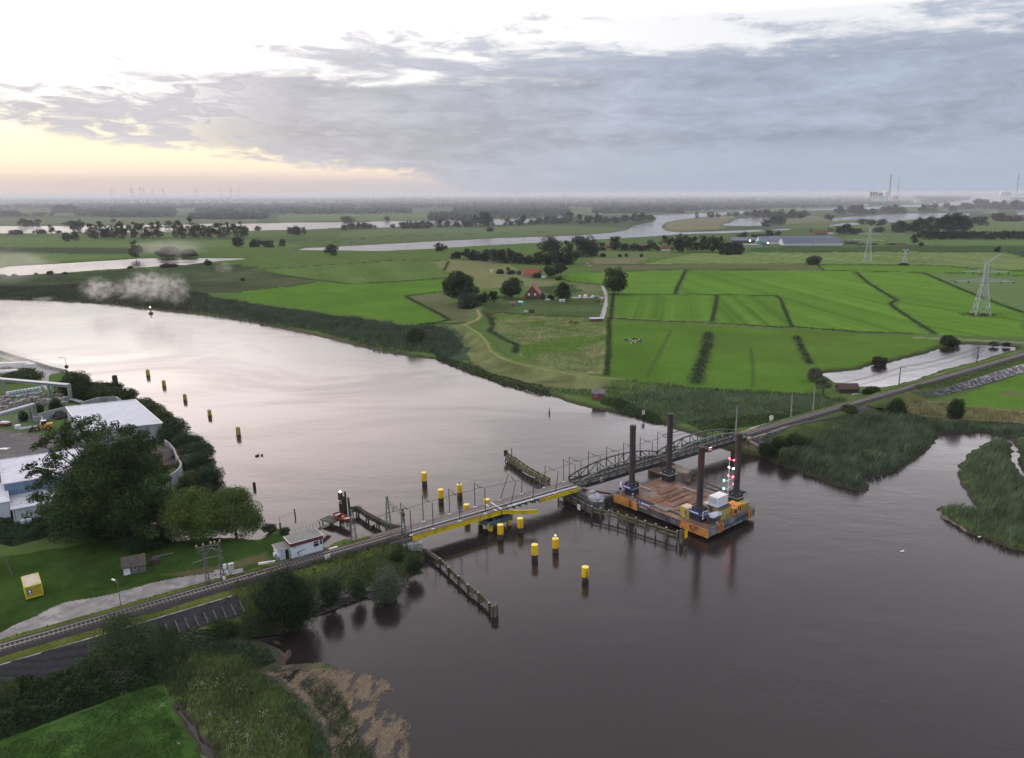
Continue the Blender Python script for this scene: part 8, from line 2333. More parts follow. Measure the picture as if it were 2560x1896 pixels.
bx_ = empty('crate',at('a',310,1455,2.2),R(8),'pale blue box with a white lid on the lawn','box'); MB().box((0,0,.6),(1.6,1.4,1.2)).build('body',M_TOTE,bx_); MB().box((0,0,1.25),(1.75,1.5,.12)).build('lid',M_WHITE,bx_)
sl_ = MB().box((0,0,.08),(5,3.4,.16),R(25)).build('concrete_slab',M_CONC,None,at('a',470,1445,2.2)); tag(sl_,'pale concrete slab at the yard edge by the loader','slab')
for k,(x0,y0,x1,y1) in enumerate(((195,1585,375,1540),)):
 a,b = at('a',x0,y0,2.26),at('a',x1,y1,2.26)
 mb = MB(); mb.bar(Vector((0,0,0)),b - a,.3,.012); tag(mb.build('yard_marking',M_YELB,None,a),'yellow marking line on the works yard',kind='structure')
ar = at('b',60,230,2.25); mb = MB(); mb.add([(-2.6,0,0),(-.6,1.0,0),(2.0,.6,0),(.8,0,0),(2.0,-.8,0),(-.6,-.8,0)],[(0,5,4,3,2,1)]); tag(mb.build('yard_marking',M_WHITE,None,ar),'white arrow marking on the works yard',kind='structure')
qw = [at('a',x,y,2.6) for x,y in ((-700,-90),(0,122),(400,242),(870,392),(1120,446))]
wall_line(qw,-1.5,2.6,.6,M_CONC,'concrete quay wall along the outer bend of the river','quay_wall')
mb = MB(); O = qw[0]
for a,b in zip(qw[:-1],qw[1:]):
 n = max(1,int((b - a).length / 3.5))
 for i_ in range(n + 1):
  q = a.lerp(b,i_ / n) - O; mb.tube(q,q + Vector((0,0,2.2)),.05,4)
 for hgt in (1.1,2.1): mb.tube(a - O + Vector((0,0,hgt)),b - O + Vector((0,0,hgt)),.035,4)
tag(mb.build('quay_fence',M_STEEL,None,O),'thin mesh fence on the quay wall','fence')
ql = at('a',1155,455,2.3); h = top_z(ql,'a',1125,240) - ql.z
e = empty('lamp_post',ql,R(200),'tall street lamp with a dark round sign at the end of the quay','lamp post'); mb = MB(); mb.tube((0,0,0),(0,0,h),.13,6,.08); mb.tube((0,0,h),(2.4,0,h + .2),.08,5); mb.build('post',M_STEEL,e); MB().box((2.2,0,h + .2),(1.4,.3,.15)).build('lamp_head',M_STEEL,e); mb = MB(); mb.tube((0,-.12,h * .28),(0,.12,h * .28),.9,14); mb.build('round_sign',M_STEELD,e)
# ------------------------------------------------------------------ huts on the right bank
M_BRICK = pm('red_brick',(.21,.075,.055),(.15,.055,.045),2.5,.9,c3=(.12,.06,.05),s3=.6)
M_BRICKD = pm('dark_brick',(.14,.072,.062),(.10,.055,.05),2.0,.9)
M_TILE = pm('red_tiles',(.27,.075,.045),(.20,.055,.036),1.5,.85,stretch=(.5,.5,4),c3=(.16,.05,.04),s3=.3)
M_TILED = pm('dark_tiles',(.10,.052,.042),(.07,.04,.034),1.2,.9)
def gable(name,loc,rz,L,W,hw,hr,wall,roof,label,cat='house',windows=(),door=None,group=None,over=.35,hip=0.0,lit=None):
 """ridge along local x; gables at both ends; front side is local -y"""
 e = empty(name,loc,rz,label,cat,group)
 mb = MB(); mb.box((0,0,hw / 2),(L,W,hw))
 for x in (-L / 2,L / 2):
  pass
 mb.add([(-L / 2,-W / 2,hw),(-L / 2,W / 2,hw),(-L / 2 + hip,0,hr - .1),(L / 2,-W / 2,hw),(L / 2,W / 2,hw),(L / 2 - hip,0,hr - .1)],[(0,2,1),(3,4,5)])
 mb.build('wall',wall,e)
 mb = MB()
 k = (hr - hw) / (W / 2)
 o = over
 for s in (-1,1):
  a = [(-L / 2 - o,s * (W / 2 + o),hw - o * k),(L / 2 + o,s * (W / 2 + o),hw - o * k),(L / 2 + o - hip,0,hr),(-L / 2 - o + hip,0,hr)]
  b = [(x,y,z - .18) for x,y,z in a]
  f = [(0,1,2,3),(7,6,5,4),(0,4,5,1),(1,5,6,2),(3,7,4,0),(2,6,7,3)]
  mb.add(a + b,f)
 mb.build('roof',roof,e)
 for (side,u,z,w,h_) in windows:
  m_ = lit if lit is not None else M_GLASS
  if side == 'f': f = MB().box((u,-W / 2 - .05,z),(w + .2,.1,h_ + .2)).build('window',M_WHITE,e); MB().box((u,-W / 2 - .11,z),(w,.04,h_)).build('pane',m_,f)
  elif side == 'l': f = MB().box((-L / 2 - .05,u,z),(.1,w + .2,h_ + .2)).build('window',M_WHITE,e); MB().box((-L / 2 - .11,u,z),(.04,w,h_)).build('pane',m_,f)
  else: f = MB().box((L / 2 + .05,u,z),(.1,w + .2,h_ + .2)).build('window',M_WHITE,e); MB().box((L / 2 + .11,u,z),(.04,w,h_)).build('pane',m_,f)
 if door:
  side,u,w,h_ = door
  if side == 'f': MB().box((u,-W / 2 - .04,h_ / 2),(w,.1,h_)).build('door',M_TIMBD,e)
  else: MB().box(((-1 if side == 'l' else 1) * (L / 2 + .04),u,h_ / 2),(.1,w,h_)).build('door',M_TIMBD,e)
 return e
bh = at_g('N',58,1318,1.2)
gable('brick_hut',bh,R(-8),5.2,4.0,3.2,4.5,M_BRICK,pm('slate_roof',(.155,.145,.15),(.115,.11,.115),1,.85),'small red brick hut with a grey roof on the right river bank',windows=(('f',-1.2,2.2,.7,.8),('r',.2,2.0,.6,.7)),door=('r',-.9,.8,2.0))
wh = at_g('O',440,1352,1.5)
gable('wooden_hut',wh,R(2),8.5,4.6,2.1,3.9,M_TIMBD,pm('brown_bitumen',(.085,.055,.045),(.06,.042,.036),.8,.95),'low dark wooden hut with a brown roof by the pond','hut',door=('f',-1,1.5,1.7))
ck = at_g('O',515,1385,2.0); o = MB().box((0,0,.35),(2.6,1.0,.7),.3).box((2.2,.4,.25),(1.2,.8,.5),-.2).build('stone_blocks',M_CONC,None,ck); tag(o,'pale stone blocks in front of the wooden hut','stones')
wb = at_g('N',1562,1510,2.0); e = empty('cabinet',wb,RA,'white cabinet standing alone beside the track past the bridge','cabinet'); MB().box((0,0,1.0),(1.3,.9,2.0)).build('body',M_WHITE,e); MB().box((0,0,2.05),(1.45,1.05,.12)).build('lid',M_CONC,e)
lay('ramp',poly_at('K',[(200,765),(320,735),(350,740),(300,760),(215,790),(150,800)],4.0),M_CONC,'pale concrete ramp by the white cabinet',jit=.1,lift=.1)
# ------------------------------------------------------------------ farm beyond the dyke
fh = at_g('h',1122,488,1.2); s = mpp(fh) * .22411
Wf = 168 * s; hr_ = top_z(fh,'h',1122,335) - fh.z; hw_ = top_z(fh,'h',1040,432) - fh.z
e = gable('farmhouse',(fh.x,fh.y + 11,fh.z),R(-92),22,Wf,hw_,hr_,M_BRICKD,M_TILE,'brick farmhouse with a steep red gabled roof facing the river',windows=(('r',2.6,hw_ * 1.02,1.3,1.5),('r',-2.6,hw_ * 1.02,1.3,1.5)),over=.4,lit=M_WHITE,hip=0)
mb = MB()
for u in (-3.0,0,3.0): mb.box((11.04,u,1.3),(.1,2.0 if u else 1.6,2.4))
mb.build('barn_door',M_TIMBD,e); mb = MB(); mb.box((2,0,hr_ + .3),(.9,.9,1.2)); mb.build('chimney',M_BRICK,e)
sd_ = at_g('h',1238,488,1.2)
gable('side_barn',(sd_.x,sd_.y + 5,sd_.z),R(-92),10,48 * s,3.0,top_z(sd_,'h',1238,402) - sd_.z,M_TIMBD,M_TILED,'narrow black wooden barn attached right of the farmhouse','barn',door=('r',0,1.4,2.2))
rb = at_g('h',1120,238,1.2)
s2 = mpp(rb) * .22411
gable('red_barn',(rb.x,rb.y + 4,rb.z),R(-14),175 * s2,11,3.4,top_z(rb,'h',1110,145) - rb.z,pm('pale_brick',(.26,.17,.14),(.21,.14,.12),1.5,.9),M_TILE,'red-roofed barn behind the farmhouse','barn',windows=(('l',0,3.6,1.2,1.2),),door=('l',-2.5,2.0,2.4))
gh = at_g('h',1245,245,1.2); o = empty('shed',gh,.2,'small white shed right of the red barn','shed'); MB().box((0,0,1.2),(5,3,2.4)).build('body',M_WHITE,o); MB().box((0,0,2.5),(5.4,3.4,.15)).build('roof',M_ROOF,o)
def shedlet(zm,x,y,L,W,Hh,wall,roof,label,cat='shed',rz=0.1,hr=None):
 p = at_g(zm,x,y,1.2)
 return gable('garden_shed',p,rz,L,W,Hh,hr or Hh * 1.35,wall,roof,label,cat,door=('f',0,.8,Hh * .8),over=.15)
shedlet('h',898,558,4.6,3.0,2.4,pm('faded_red',(.26,.12,.10),(.2,.09,.08),1.5,.9),pm('faded_red_roof',(.25,.15,.13),None,1,.9),'faded red garden shed left of the teal one')
shedlet('h',992,548,3.8,2.6,2.4,pm('teal_paint',(.06,.34,.26),(.05,.28,.22),1.5,.7),pm('pale_shed_roof',(.55,.6,.58),None,1,.7),'teal garden shed with a pale roof in front of the farmhouse',rz=-.5)
shedlet('h',1110,632,4.2,3.0,1.9,M_TIMBD,M_BLACK,'small dark shelter at the garden ditch','shelter')
shedlet('h',1450,515,4.4,2.4,1.7,pm('pale_grey',(.48,.52,.54),None),pm('pale_shed_roof',(.55,.6,.58),None),'pale grey shed under the dark conifer')
gt = at_g('h',1055,625,1.2); o = lump('covered_heap',gt,2.6,1.6,.9,M_TARP,None,8); tag(o,'grey covered heap left of the dark shelter','heap')
def car(zm,x,y,rz,mat,label,L=4.4,W=1.8,Hh=1.45,van=False):
 p = at_g(zm,x,y,1.2)
 e = empty('parked_van' if van else 'parked_car',p,rz,label,'van' if van else 'car')
 pr = [(-L / 2,.35),(-L / 2,.9),(-L / 2 + .15,Hh if van else .95),(-L * .12,Hh),(L * .22 if not van else L * .25,Hh),(L * .36,.95 if not van else 1.15),(L / 2,.8),(L / 2,.35)]
 n = len(pr)
 mb = MB(); mb.add([(a,-W / 2,b) for a,b in pr] + [(a,W / 2,b) for a,b in pr],[tuple(range(n)),tuple(range(2 * n - 1,n - 1,-1))] + [(i,n + i,n + (i + 1) % n,(i + 1) % n) for i in range(n)]); mb.build('body',mat,e)
 mb = MB(); mb.box((L * .02,0,Hh * .80),(L * .42,W + .03,Hh * .22)); mb.build('window',M_GLASS,e)
 for a in (-L * .32,L * .32):
  for b in (-W / 2 + .1,W / 2 - .1): MB().tube((a,b - .11,.34),(a,b + .11,.34),.34,10).build('wheel',M_BLACK,e)
 return e
car('h',1647,475,R(85),M_WHITE,'white van parked left of the large white camper',5.0,2.0,2.3,True)
car('h',1710,474,R(80),M_WHITE,'largest white camper van on the farm track',6.6,2.3,2.9,True)
car('h',1795,472,R(70),M_WHITE,'white van parked right of the camper',4.6,1.9,2.0,True)
car('h',1292,500,R(0),M_WHITE,'low white car on the grass beside the farm conifer',4.2)
car('h',1670,478,R(90),M_RED,'small red car between two white vans')
shedlet('h',1835,480,4.4,2.4,2.0,pm('green_paint',(.07,.22,.13),None),pm('green_roof',(.10,.28,.18),None),'green trailer shed right of the vans','shed')
tr = empty('tractor',at_g('h',1856,512,1.2),R(100),'red tractor at the corner of the garden','tractor'); mb = MB(); mb.box((.6,0,1.2),(2.0,.9,.8)); mb.box((-.7,0,1.9),(1.3,1.3,1.5)); mb.build('body',M_RED,tr)
for x,r_ in ((-.9,.8),(1.2,.5)):
 for y in (-.75,.75): MB().tube((x,y - .2,r_),(x,y + .2,r_),r_,12).build('wheel',M_BLACK,tr)
for k,(x,y,l) in enumerate(((1160,545,'pale garden bench table in the farm meadow'),(1378,515,'low pale feeding trough in the farm meadow'),(1475,545,'small dark trough by the grey shed'),(1630,632,'dark trough in the right half of the farm meadow'),(1625,583,'low hurdle in the right half of the farm meadow'))):
 p = at_g('h',x,y,1.2); mb = MB(); mb.box((0,0,.7),(2.2,1.0,.12),.2); mb.box((-.8,0,.35),(.12,.8,.7),.2); mb.box((.8,0,.35),(.12,.8,.7),.2); tag(mb.build('trough',M_TIMBG if k < 2 else M_TIMBD,None,p),l,'trough')
for k,(x,y,hh,l) in enumerate(((1315,630,4.0,'wooden climbing frame in the middle of the meadow'),(1225,555,3.0,'slim pale post frame near the bench table'))):
 p = at_g('h',x,y,1.2); mb = MB()
 for a in (-.8,.8): mb.tube((a,-.6,0),(a * .8,0,hh),.09,5); mb.tube((a,.6,0),(a * .8,0,hh),.09,5)
 mb.tube((-.8,0,hh),(.8,0,hh),.09,5); mb.box((0,0,hh * .55),(1.4,.8,.1)); tag(mb.build('climbing_frame',M_TIMBD if k == 0 else M_TIMBG,None,p),l,'frame')
cvb = at_g('h',1825,728,1.2); e = empty('cattle_shelter',cvb,.15,'flat grey metal roof on a low brick shelter at the lane end','shelter'); MB().box((0,0,.9),(8.5,5.2,1.8)).build('wall',M_BRICKD,e); MB().box((.6,0,2.0),(9.4,6.4,.14)).build('roof',pm('grey_sheet_roof',(.30,.32,.36),(.24,.26,.30),.5,.5),e)
pl_ = at_g('h',1888,712,1.2); mb = MB(); mb.tube((0,0,0),(0,0,top_z(pl_,'h',1888,600) - pl_.z),.16,6); tag(mb.build('power_pole',M_TIMBD,None,pl_),'dark pole beside the grey shelter roof','pole')
M_COWB = pm('cow_black',(.02,.02,.02),(.015,.015,.015),1,.9); M_COWW = pm('cow_patches',(.62,.60,.56),(.022,.022,.022),.9,.9,lo=.44,hi=.50,detail=1)
def animal(p,rz,mat,label,cat,group,lying=False,sc=1.0,name='cow'):
 """grazing animal grown as one skin over a skeleton"""
 z = .55 if lying else 1.15
 J = [(0,0,z,.34),(.75,0,z + .05,.33),(1.15,0,z + .15,.22),(1.55,0,z - .15 if not lying else z + .3,.15),(1.85,0,z - .5 if not lying else z + .25,.12),(-.75,0,z + .05,.30),(-.95,0,z - .1,.08),(-1.0,0,z - .7 if not lying else z - .3,.04)]
 Ed = [(0,1),(1,2),(2,3),(3,4),(0,5),(5,6),(6,7)]
 for (x,b) in ((.72,1),(-.68,5)):
  for y in (-.24,.24):
   k = len(J)
   if lying: J += [(x + .1,y * 1.6,.25,.12),(x + .45,y * 1.8,.12,.08)]
   else: J += [(x,y,z - .42,.12),(x + (.04 if b == 1 else -.10),y,z - .72,.075),(x,y,.05,.07)]
   Ed += [(b,k),(k,k + 1)] + ([] if lying else [(k + 1,k + 2)])
 me = bpy.data.meshes.new(name); me.from_pydata([q[:3] for q in J],Ed,[]); me.materials.append(mat)
 o = link(name,me,None,p); o.rotation_euler = (0,0,rz); o.scale = (sc,sc,sc)
 sk = o.modifiers.new('skin','SKIN')
 for i_,q in enumerate(J): me.skin_vertices[0].data[i_].radius = (q[3],q[3] * 1.05)
 me.skin_vertices[0].data[0].use_root = True
 su = o.modifiers.new('sub','SUBSURF'); su.levels = 1; su.render_levels = 1
 return tag(o,label,cat,group)
for k,(x,y,r_,ly) in enumerate(((295,815,10,0),(315,812,60,1),(340,820,170,0),(360,808,20,0),(347,836,5,1),(385,818,200,1),(395,812,100,0),(412,815,30,0),(430,826,150,1),(415,828,0,0),(375,828,80,1))):
 animal(at_g('N',x,y,1.2),R(r_),M_COWW if k % 3 else M_COWB,'black and white cow in the herd on the cow pasture','cow','herd on the cow pasture',bool(ly))
animal(at_g('h',1545,752,1.2),R(20),M_COWB,'dark horse at the left end of the paddock pair','horse',None,False,1.15,'horse')
animal(at_g('h',1595,758,1.2),R(-10),M_COWB,'dark horse lying at the right end of the paddock pair','horse',None,True,1.2,'horse')
for k,(x,y) in enumerate(((1735,98),(1762,120),(1725,92))):
 animal(at_g('h',x,y,1.2),R(40 * k),pm('sheep_white',(.62,.60,.55),None),'white animal grazing on the far meadow','sheep','white animals on the far meadow',False,1.0,'sheep')
# ------------------------------------------------------------------ village houses,barns,biogas farm
for k,(x,yb,yt,w,l) in enumerate(((1742,572,545,50,'red-roofed house half hidden left in the lane trees'),(1972,572,540,60,'red-roofed house in the middle of the lane trees'),(2112,590,548,62,'red-roofed house with white gable in the lane trees'))):
 p = at_g('B',x,yb,1.2); q = mpp(p) * .3855
 gable('house',p,R(5 - 10 * k),w * q * .8,8,3.0,(top_z(p,'B',x,yt) - p.z) * .85,M_BRICKD if k < 2 else M_WHITE,pm('faded_tiles',(.17,.065,.05),(.12,.05,.042),1.5,.9),l,windows=(('f',0,2.0,1.5,1.2),))
gp = at('V',860,196,1.2); q = mpp(gp) * .26894
def vbarn(x0,x1,yb,yt,W,hw,wall,roof,label,nm='barn',rz=0.0,ribs=0):
 p = at_g('V',(x0 + x1) / 2,yb,1.2); q = mpp(p) * .26894
 e = gable(nm,(p.x,p.y + W / 2,p.z),rz,(x1 - x0) * q,W,hw,top_z(p,'V',x0,yt) - p.z,wall,roof,label,'barn',over=.4)
 if ribs:
  mb = MB(); L = (x1 - x0) * q; hr = top_z(p,'V',x0,yt) - p.z
  for i_ in range(ribs):
   a = -L / 2 + L * (i_ + .5) / ribs
   mb.bar((a,-W / 2,hw + .08),(a,0,hr + .08),.25,.1)
  mb.build('roof_batten',M_STEEL,e)
 return e
M_SOLAR = pm('solar_roof',(.115,.135,.185),(.085,.10,.145),.2,.75,spec=.1,c3=(.15,.13,.15),s3=.02)
vbarn(590,1140,202,134,34,4.0,M_PALEW,M_SOLAR,'very long barn with a ribbed dark solar roof',ribs=22)
vbarn(370,1100,190,118,30,5.0,M_PALEW,pm('grey_metal_roof',(.15,.17,.205),(.12,.14,.17),.1,.75,spec=.15),'long grey barn directly behind the solar-roofed one')
vbarn(105,345,175,128,22,4.0,pm('dark_board',(.06,.055,.055),None),pm('grey_metal_roof',(.30,.33,.38),None),'shorter grey-roofed barn left of the green dome')
vbarn(215,392,220,188,14,4.2,M_CONC,M_CONC,'low pale flat-roofed silage store before the green dome','silage_store')
vbarn(2050,2240,78,32,22,5,M_PALEW,M_SHEETR,'pale blue-roofed barn behind the shelter belt, right one')
vbarn(1885,2030,74,46,14,3.5,M_WHITE,M_SHEETR,'pale low barn behind the shelter belt, left one')
vbarn(880,1000,102,62,16,3.5,M_BRICKD,M_TILED,'dark red barn with a white gabled house beside it')
vbarn(995,1055,98,40,10,5.5,M_WHITE,M_TILED,'white gabled farmhouse beside the dark red barn','house')
vbarn(1180,1290,188,158,12,4,M_TIMBD,M_BLACK,'black shed right of the long solar barn')
vbarn(380,490,112,92,12,4,M_TIMBD,M_TILED,'dark distant shed behind the grey barn')
dm = at_g('V',378,215,1.2); q = mpp(dm) * .26894
e = empty('biogas_dome',dm,0,'green domed biogas tank beside the long barns','tank'); rr = 62 * q
MB().lathe([(rr,0),(rr,3.5)],n=24).build('tank_wall',M_STEEL,e); MB().lathe([(rr * math.cos(a),3.5 + (top_z(dm,'V',378,152) - dm.z - 3.5) * math.sin(a)) for a in np.linspace(0,1.5,8)],n=24).build('membrane',pm('green_membrane',(.035,.115,.10),(.03,.095,.085),.3,.6),e)
for x,y,l in ((277,157,'floodlight shining at the left barn'),(443,178,'floodlight shining beside the green dome')):
 p = at_g('V',x,y + 30,1.2); z = top_z(p,'V',x,y) - p.z
 e = empty('floodlight',p,0,l,'lamp'); MB().tube((0,0,0),(0,0,z),.2,6).build('pole',M_STEELD,e); MB().lathe([(.4,z - .8),(1.2,z),(.5,z + 1.0)],n=10).build('lamp',lamp_mat('flood_light',(1.0,.93,.82),12),e)
for k,x in enumerate((1590,1640,1680,1420,1300)):
 p = at_g('V',x,195,1.2); o = MB().box((0,0,1.2),(14,6,2.4)).box((3,0,2.7),(6,5,.8)).build('silage_heap',[M_BLACK,M_BRICKD,M_BRICK,M_BLACK,M_STEELD][k],None,p); tag(o,['black silage clamp at the field edge','dark red wagon by the silage clamps','red wagon at the right end of the silage clamps','black silage clamp nearer the barns','grey silage clamp behind the pylon'][k],'silage clamp')
# ------------------------------------------------------------------ pylons
M_PYL = pm('pylon_steel',(.40,.43,.45),(.33,.36,.38),.5,.5,.3)
def pylon(p,h,label,rz=0.0,base=9.0,horns=True,arms=((.70,15.0),(.55,19.5)),r=.155):
 e = empty('power_pylon',p,rz,label,'pylon','lattice pylons of the power line')
 mb = MB()
 wz = lambda z: base + (2.4 - base) * min(1,z / (h * .62)) if z < h * .62 else 2.4 - .9 * (z - h * .62) / (h * .38)
 zs = [0,.14,.27,.39,.50,.62,.70,.78,.86]
 for k in range(4):
  sx,sy = ((1,1),(1,-1),(-1,-1),(-1,1))[k]
  tx,ty = ((1,-1),(-1,-1),(-1,1),(1,1))[k]
  for a,b in zip(zs[:-1],zs[1:]):
   wa,wb = wz(a * h) / 2,wz(b * h) / 2
   mb.tube((sx * wa,sy * wa,a * h),(sx * wb,sy * wb,b * h),r * 1.5,4)
   mb.tube((sx * wa,sy * wa,a * h),(tx * wb,ty * wb,b * h),r * .8,4); mb.tube((tx * wa,ty * wa,a * h),(sx * wb,sy * wb,b * h),r * .8,4)
   mb.tube((sx * wb,sy * wb,b * h),(tx * wb,ty * wb,b * h),r * .8,4)
 mb.build('tower',M_PYL,e)
 for f,L in arms:
  mb = MB(); z = f * h; n = 8
  for s in (-1,1):
   for i_ in range(n):
    u0,u1 = i_ / n,(i_ + 1) / n
    y0,y1 = .9 * (1 - u0),.9 * (1 - u1)
    for sy in (-1,1): mb.tube((s * (1 + (L - 1) * u0),sy * y0,z),(s * (1 + (L - 1) * u1),sy * y1,z),r,4)
    mb.tube((s * (1 + (L - 1) * u0),0,z + 2.0 * (1 - u0)),(s * (1 + (L - 1) * u1),0,z + 2.0 * (1 - u1)),r,4)
    mb.tube((s * (1 + (L - 1) * u0),y0,z),(s * (1 + (L - 1) * u1),0,z + 2.0 * (1 - u1)),r * .7,4); mb.tube((s * (1 + (L - 1) * u0),-y0,z),(s * (1 + (L - 1) * u1),0,z + 2.0 * (1 - u1)),r * .7,4)
  mb.build('cross_arm',M_PYL,e)
  mb = MB()
  for s in (-1,1):
   for u in (.55,.98): mb.tube((s * L * u,0,z),(s * L * u,0,z - 1.6),.24,5); mb.tube((s * L * u - .9,0,z - .5),(s * L * u + .9,0,z - .9),.22,5)
  mb.build('insulator',M_STEELD,e)
 if horns:
  mb = MB(); z = .84 * h
  for s in (-1,1):
   for sy in (-.5,.5): mb.tube((s * .7,sy,z),(s * 8.4,0,h),r * 1.2,4)
   mb.tube((s * .4,0,z + 2.0),(s * 8.4,0,h),r,4)
   for u in (.2,.4,.6,.8): mb.tube((s * (.7 + 7.7 * u),.4 * (1 - u),z + (h - z) * u),(s * (.4 + 8 * u),0,z + 2 + (h - z - 2) * u),r * .7,4)
  mb.build('earth_wire_horn',M_PYL,e)
 mb = MB()
 for sx in (-1,1):
  for sy in (-1,1): mb.box((sx * base / 2,sy * base / 2,.15),(1.2,1.2,.7))
 mb.build('footing',M_CONC,e)
 return e
py1 = at_g('O',1695,632,1.2)
pylon(py1,top_z(py1,'O',1775,50) - py1.z,'nearest big lattice pylon in the bright field at the right edge',R(-8),base=10.0)
Pp = py1
for k in range(60):
 a = rng.random() * 6.28
wp_ = rng.normal(size=(500,2)) * np.array([6.5,4.0]); pz = gza(wp_ + np.array([py1.x,py1.y])); V,Q,C4 = cards(np.column_stack([wp_ + np.array([py1.x,py1.y]),pz + .5]),.9,np.array([.06,.075,.035]) * (.6 + .6 * rng.random(500))[:,None]); tag(np_mesh('pylon_weeds',V,Q,M_REED,C4),'rank weeds around the pylon feet',kind='stuff')
py2 = at_g('V',1370,362,1.2)
pylon(py2,top_z(py2,'C',1235,402) - py2.z,'middle-distance lattice pylon before the long barns',R(-25),base=9.5)
py3 = at_g('C',1455,672,1.2)
pylon(py3,top_z(py3,'C',1462,575) - py3.z,'short lattice mast standing in a ditch bush right of the middle pylon',0,base=6.0,horns=False,arms=((.88,5.0),),r=.10)
Bu('C',1450,668,684,70,(.034,.05,.026),'dark ditch bush at the foot of the short lattice mast')
# ------------------------------------------------------------------ far industry and wind turbines
def farpt(zm,x,y): return at(zm,x,y,1.2)
def fh_(p,zm,y): return top_z(p,zm,0 if False else 0,y) - p.z
M_FSILO = pm('far_concrete',(.46,.46,.44),(.40,.40,.385),.02,.9)
M_FDARK = pm('far_dark',(.10,.11,.12),None,.02,.9)
M_FRED = pm('far_red',(.45,.16,.13),None,.02,.8)
ps = farpt('X',320,422)
def topx(p,y):
 return top_z(p,'X',0,y) - p.z
k_ = mpp(ps) * ZM['X'][2]
e = empty('power_station',ps,R(-20),'pale power station block with vertical dark stripes on the far shore','power station')
hgt = topx(ps,305)
mb = MB(); mb.box((0,0,hgt / 2),(95 * k_,60 * k_,hgt)); mb.build('boiler_house',M_FSILO,e)
mb = MB()
for u in (-30,2,34): mb.box((u * k_,-31 * k_,hgt / 2),(7 * k_,3 * k_,hgt * 1.02))
mb.build('shaft',M_FDARK,e)
mb = MB(); mb.box((85 * k_,20 * k_,hgt * .45),(60 * k_,40 * k_,hgt * .9)); mb.build('side_block',pm('far_grey_blue',(.34,.38,.42),None,.02,.9),e)
mb = MB(); mb.box((-110 * k_,0,hgt * .15),(100 * k_,40 * k_,hgt * .3)); mb.build('low_hall',pm('far_brown',(.22,.15,.14),None,.02),e)
cs = farpt('X',515,430); hc = topx(cs,85)
e = empty('chimney',cs,0,'very tall slender grey chimney of the power station','chimney'); MB().lathe([(11 * k_,0),(6 * k_,hc)],n=16).build('shaft',M_FSILO,e); MB().lathe([(6.4 * k_,hc * .965),(6.4 * k_,hc * 1.0)],n=16).build('dark_rim',M_FDARK,e)
ts = farpt('X',470,425); ht = topx(ts,290)
e = empty('storage_silo',ts,0,'white and teal round silo beside the tall chimney','silo'); MB().lathe([(27 * k_,0),(27 * k_,ht * .5)],n=20).build('teal_shell',pm('far_teal',(.07,.42,.46),None,.02),e); MB().lathe([(27 * k_,ht * .5),(27 * k_,ht * .9),(18 * k_,ht)],n=20).build('white_shell',M_WHITE,e)
s3 = farpt('X',878,445); h3 = topx(s3,358)
e = empty('storage_silo',s3,0,'squat pale round silo right of the power station','silo'); MB().lathe([(35 * k_,0),(35 * k_,h3),(10 * k_,h3 * 1.04)],n=20).build('shell',M_FSILO,e)
for x,y,w,hh,l,m_ in ((245,375,40,30,'white round tank left of the power station',M_WHITE),(600,400,60,60,'reddish plant building right of the chimney',M_FRED),(210,460,95,20,'long low pale shed on the far shore',M_PALEW),(1215,450,18,22,'small white boat house on the far shore',M_WHITE),(1135,420,60,35,'pale plant block under the far wood',M_PALEW)):
 p = farpt('X',x,y + 20); kk_ = mpp(p) * ZM['X'][2]
 e = empty('industrial_shed',p,0,l,'building'); MB().box((0,0,hh * kk_ / 2),(w * kk_,30 * kk_,hh * kk_)).build('block',m_,e); MB().box((0,0,hh * kk_ * 1.02),(w * kk_ * 1.03,31 * kk_,hh * kk_ * .05)).build('roof',M_FSILO,e)
hb2 = farpt('X',1945,385); kk_ = mpp(hb2) * ZM['X'][2]
e = empty('harbour_silo',hb2,0,'pale harbour silos across the far water at the right','silo'); mb = MB(); mb.add([(-35 * kk_,-20 * kk_,0),(25 * kk_,-20 * kk_,0),(25 * kk_,-20 * kk_,85 * kk_),(-20 * kk_,-20 * kk_,75 * kk_),(-35 * kk_,20 * kk_,0),(25 * kk_,20 * kk_,0),(25 * kk_,20 * kk_,85 * kk_),(-20 * kk_,20 * kk_,75 * kk_)],[(0,1,2,3),(7,6,5,4),(0,4,5,1),(1,5,6,2),(2,6,7,3),(3,7,4,0)]); mb.build('tower',M_WHITE,e); MB().box((70 * kk_,0,35 * kk_),(80 * kk_,30 * kk_,70 * kk_)).build('hall',pm('far_grey_blue',None) if False else M_PALEW,e)
e = empty('harbour_shed',farpt('X',2195,385),0,'pale harbour shed at the right edge','building'); MB().box((0,0,25 * kk_),(90 * kk_,30 * kk_,50 * kk_)).build('block',M_PALEW,e); MB().box((0,0,51 * kk_),(92 * kk_,32 * kk_,3 * kk_)).build('roof',M_WHITE,e)
def mastfar(zm,x,yb,yt,label,rw=True,wpx=7):
 p = farpt(zm,x,yb); k = mpp(p) * ZM[zm][2]; h = top_z(p,zm,x,yt) - p.z
 e = empty('transmission_mast',p,0,label,'pylon','tall masts on the far shore')
 n = 8
 for i_ in range(n):
  mb = MB(); w0 = wpx * k * (1 - .75 * i_ / n); w1 = wpx * k * (1 - .75 * (i_ + 1) / n)
  lattice(mb,(0,0),h * i_ / n,h * (i_ + 1) / n,w0 * 2,w1 * 2,k * .55,2)
  mb.build('red_section' if i_ % 2 == 0 and rw else 'white_section',(M_FRED if i_ % 2 == 0 and rw else M_FSILO),e)
 mb = MB()
 for f,L in ((.98,22),(.80,16)): mb.bar((-L * k,0,f * h),(L * k,0,f * h),k * 1.6)
 mb.build('cross_arm',M_FRED if rw else M_FSILO,e)
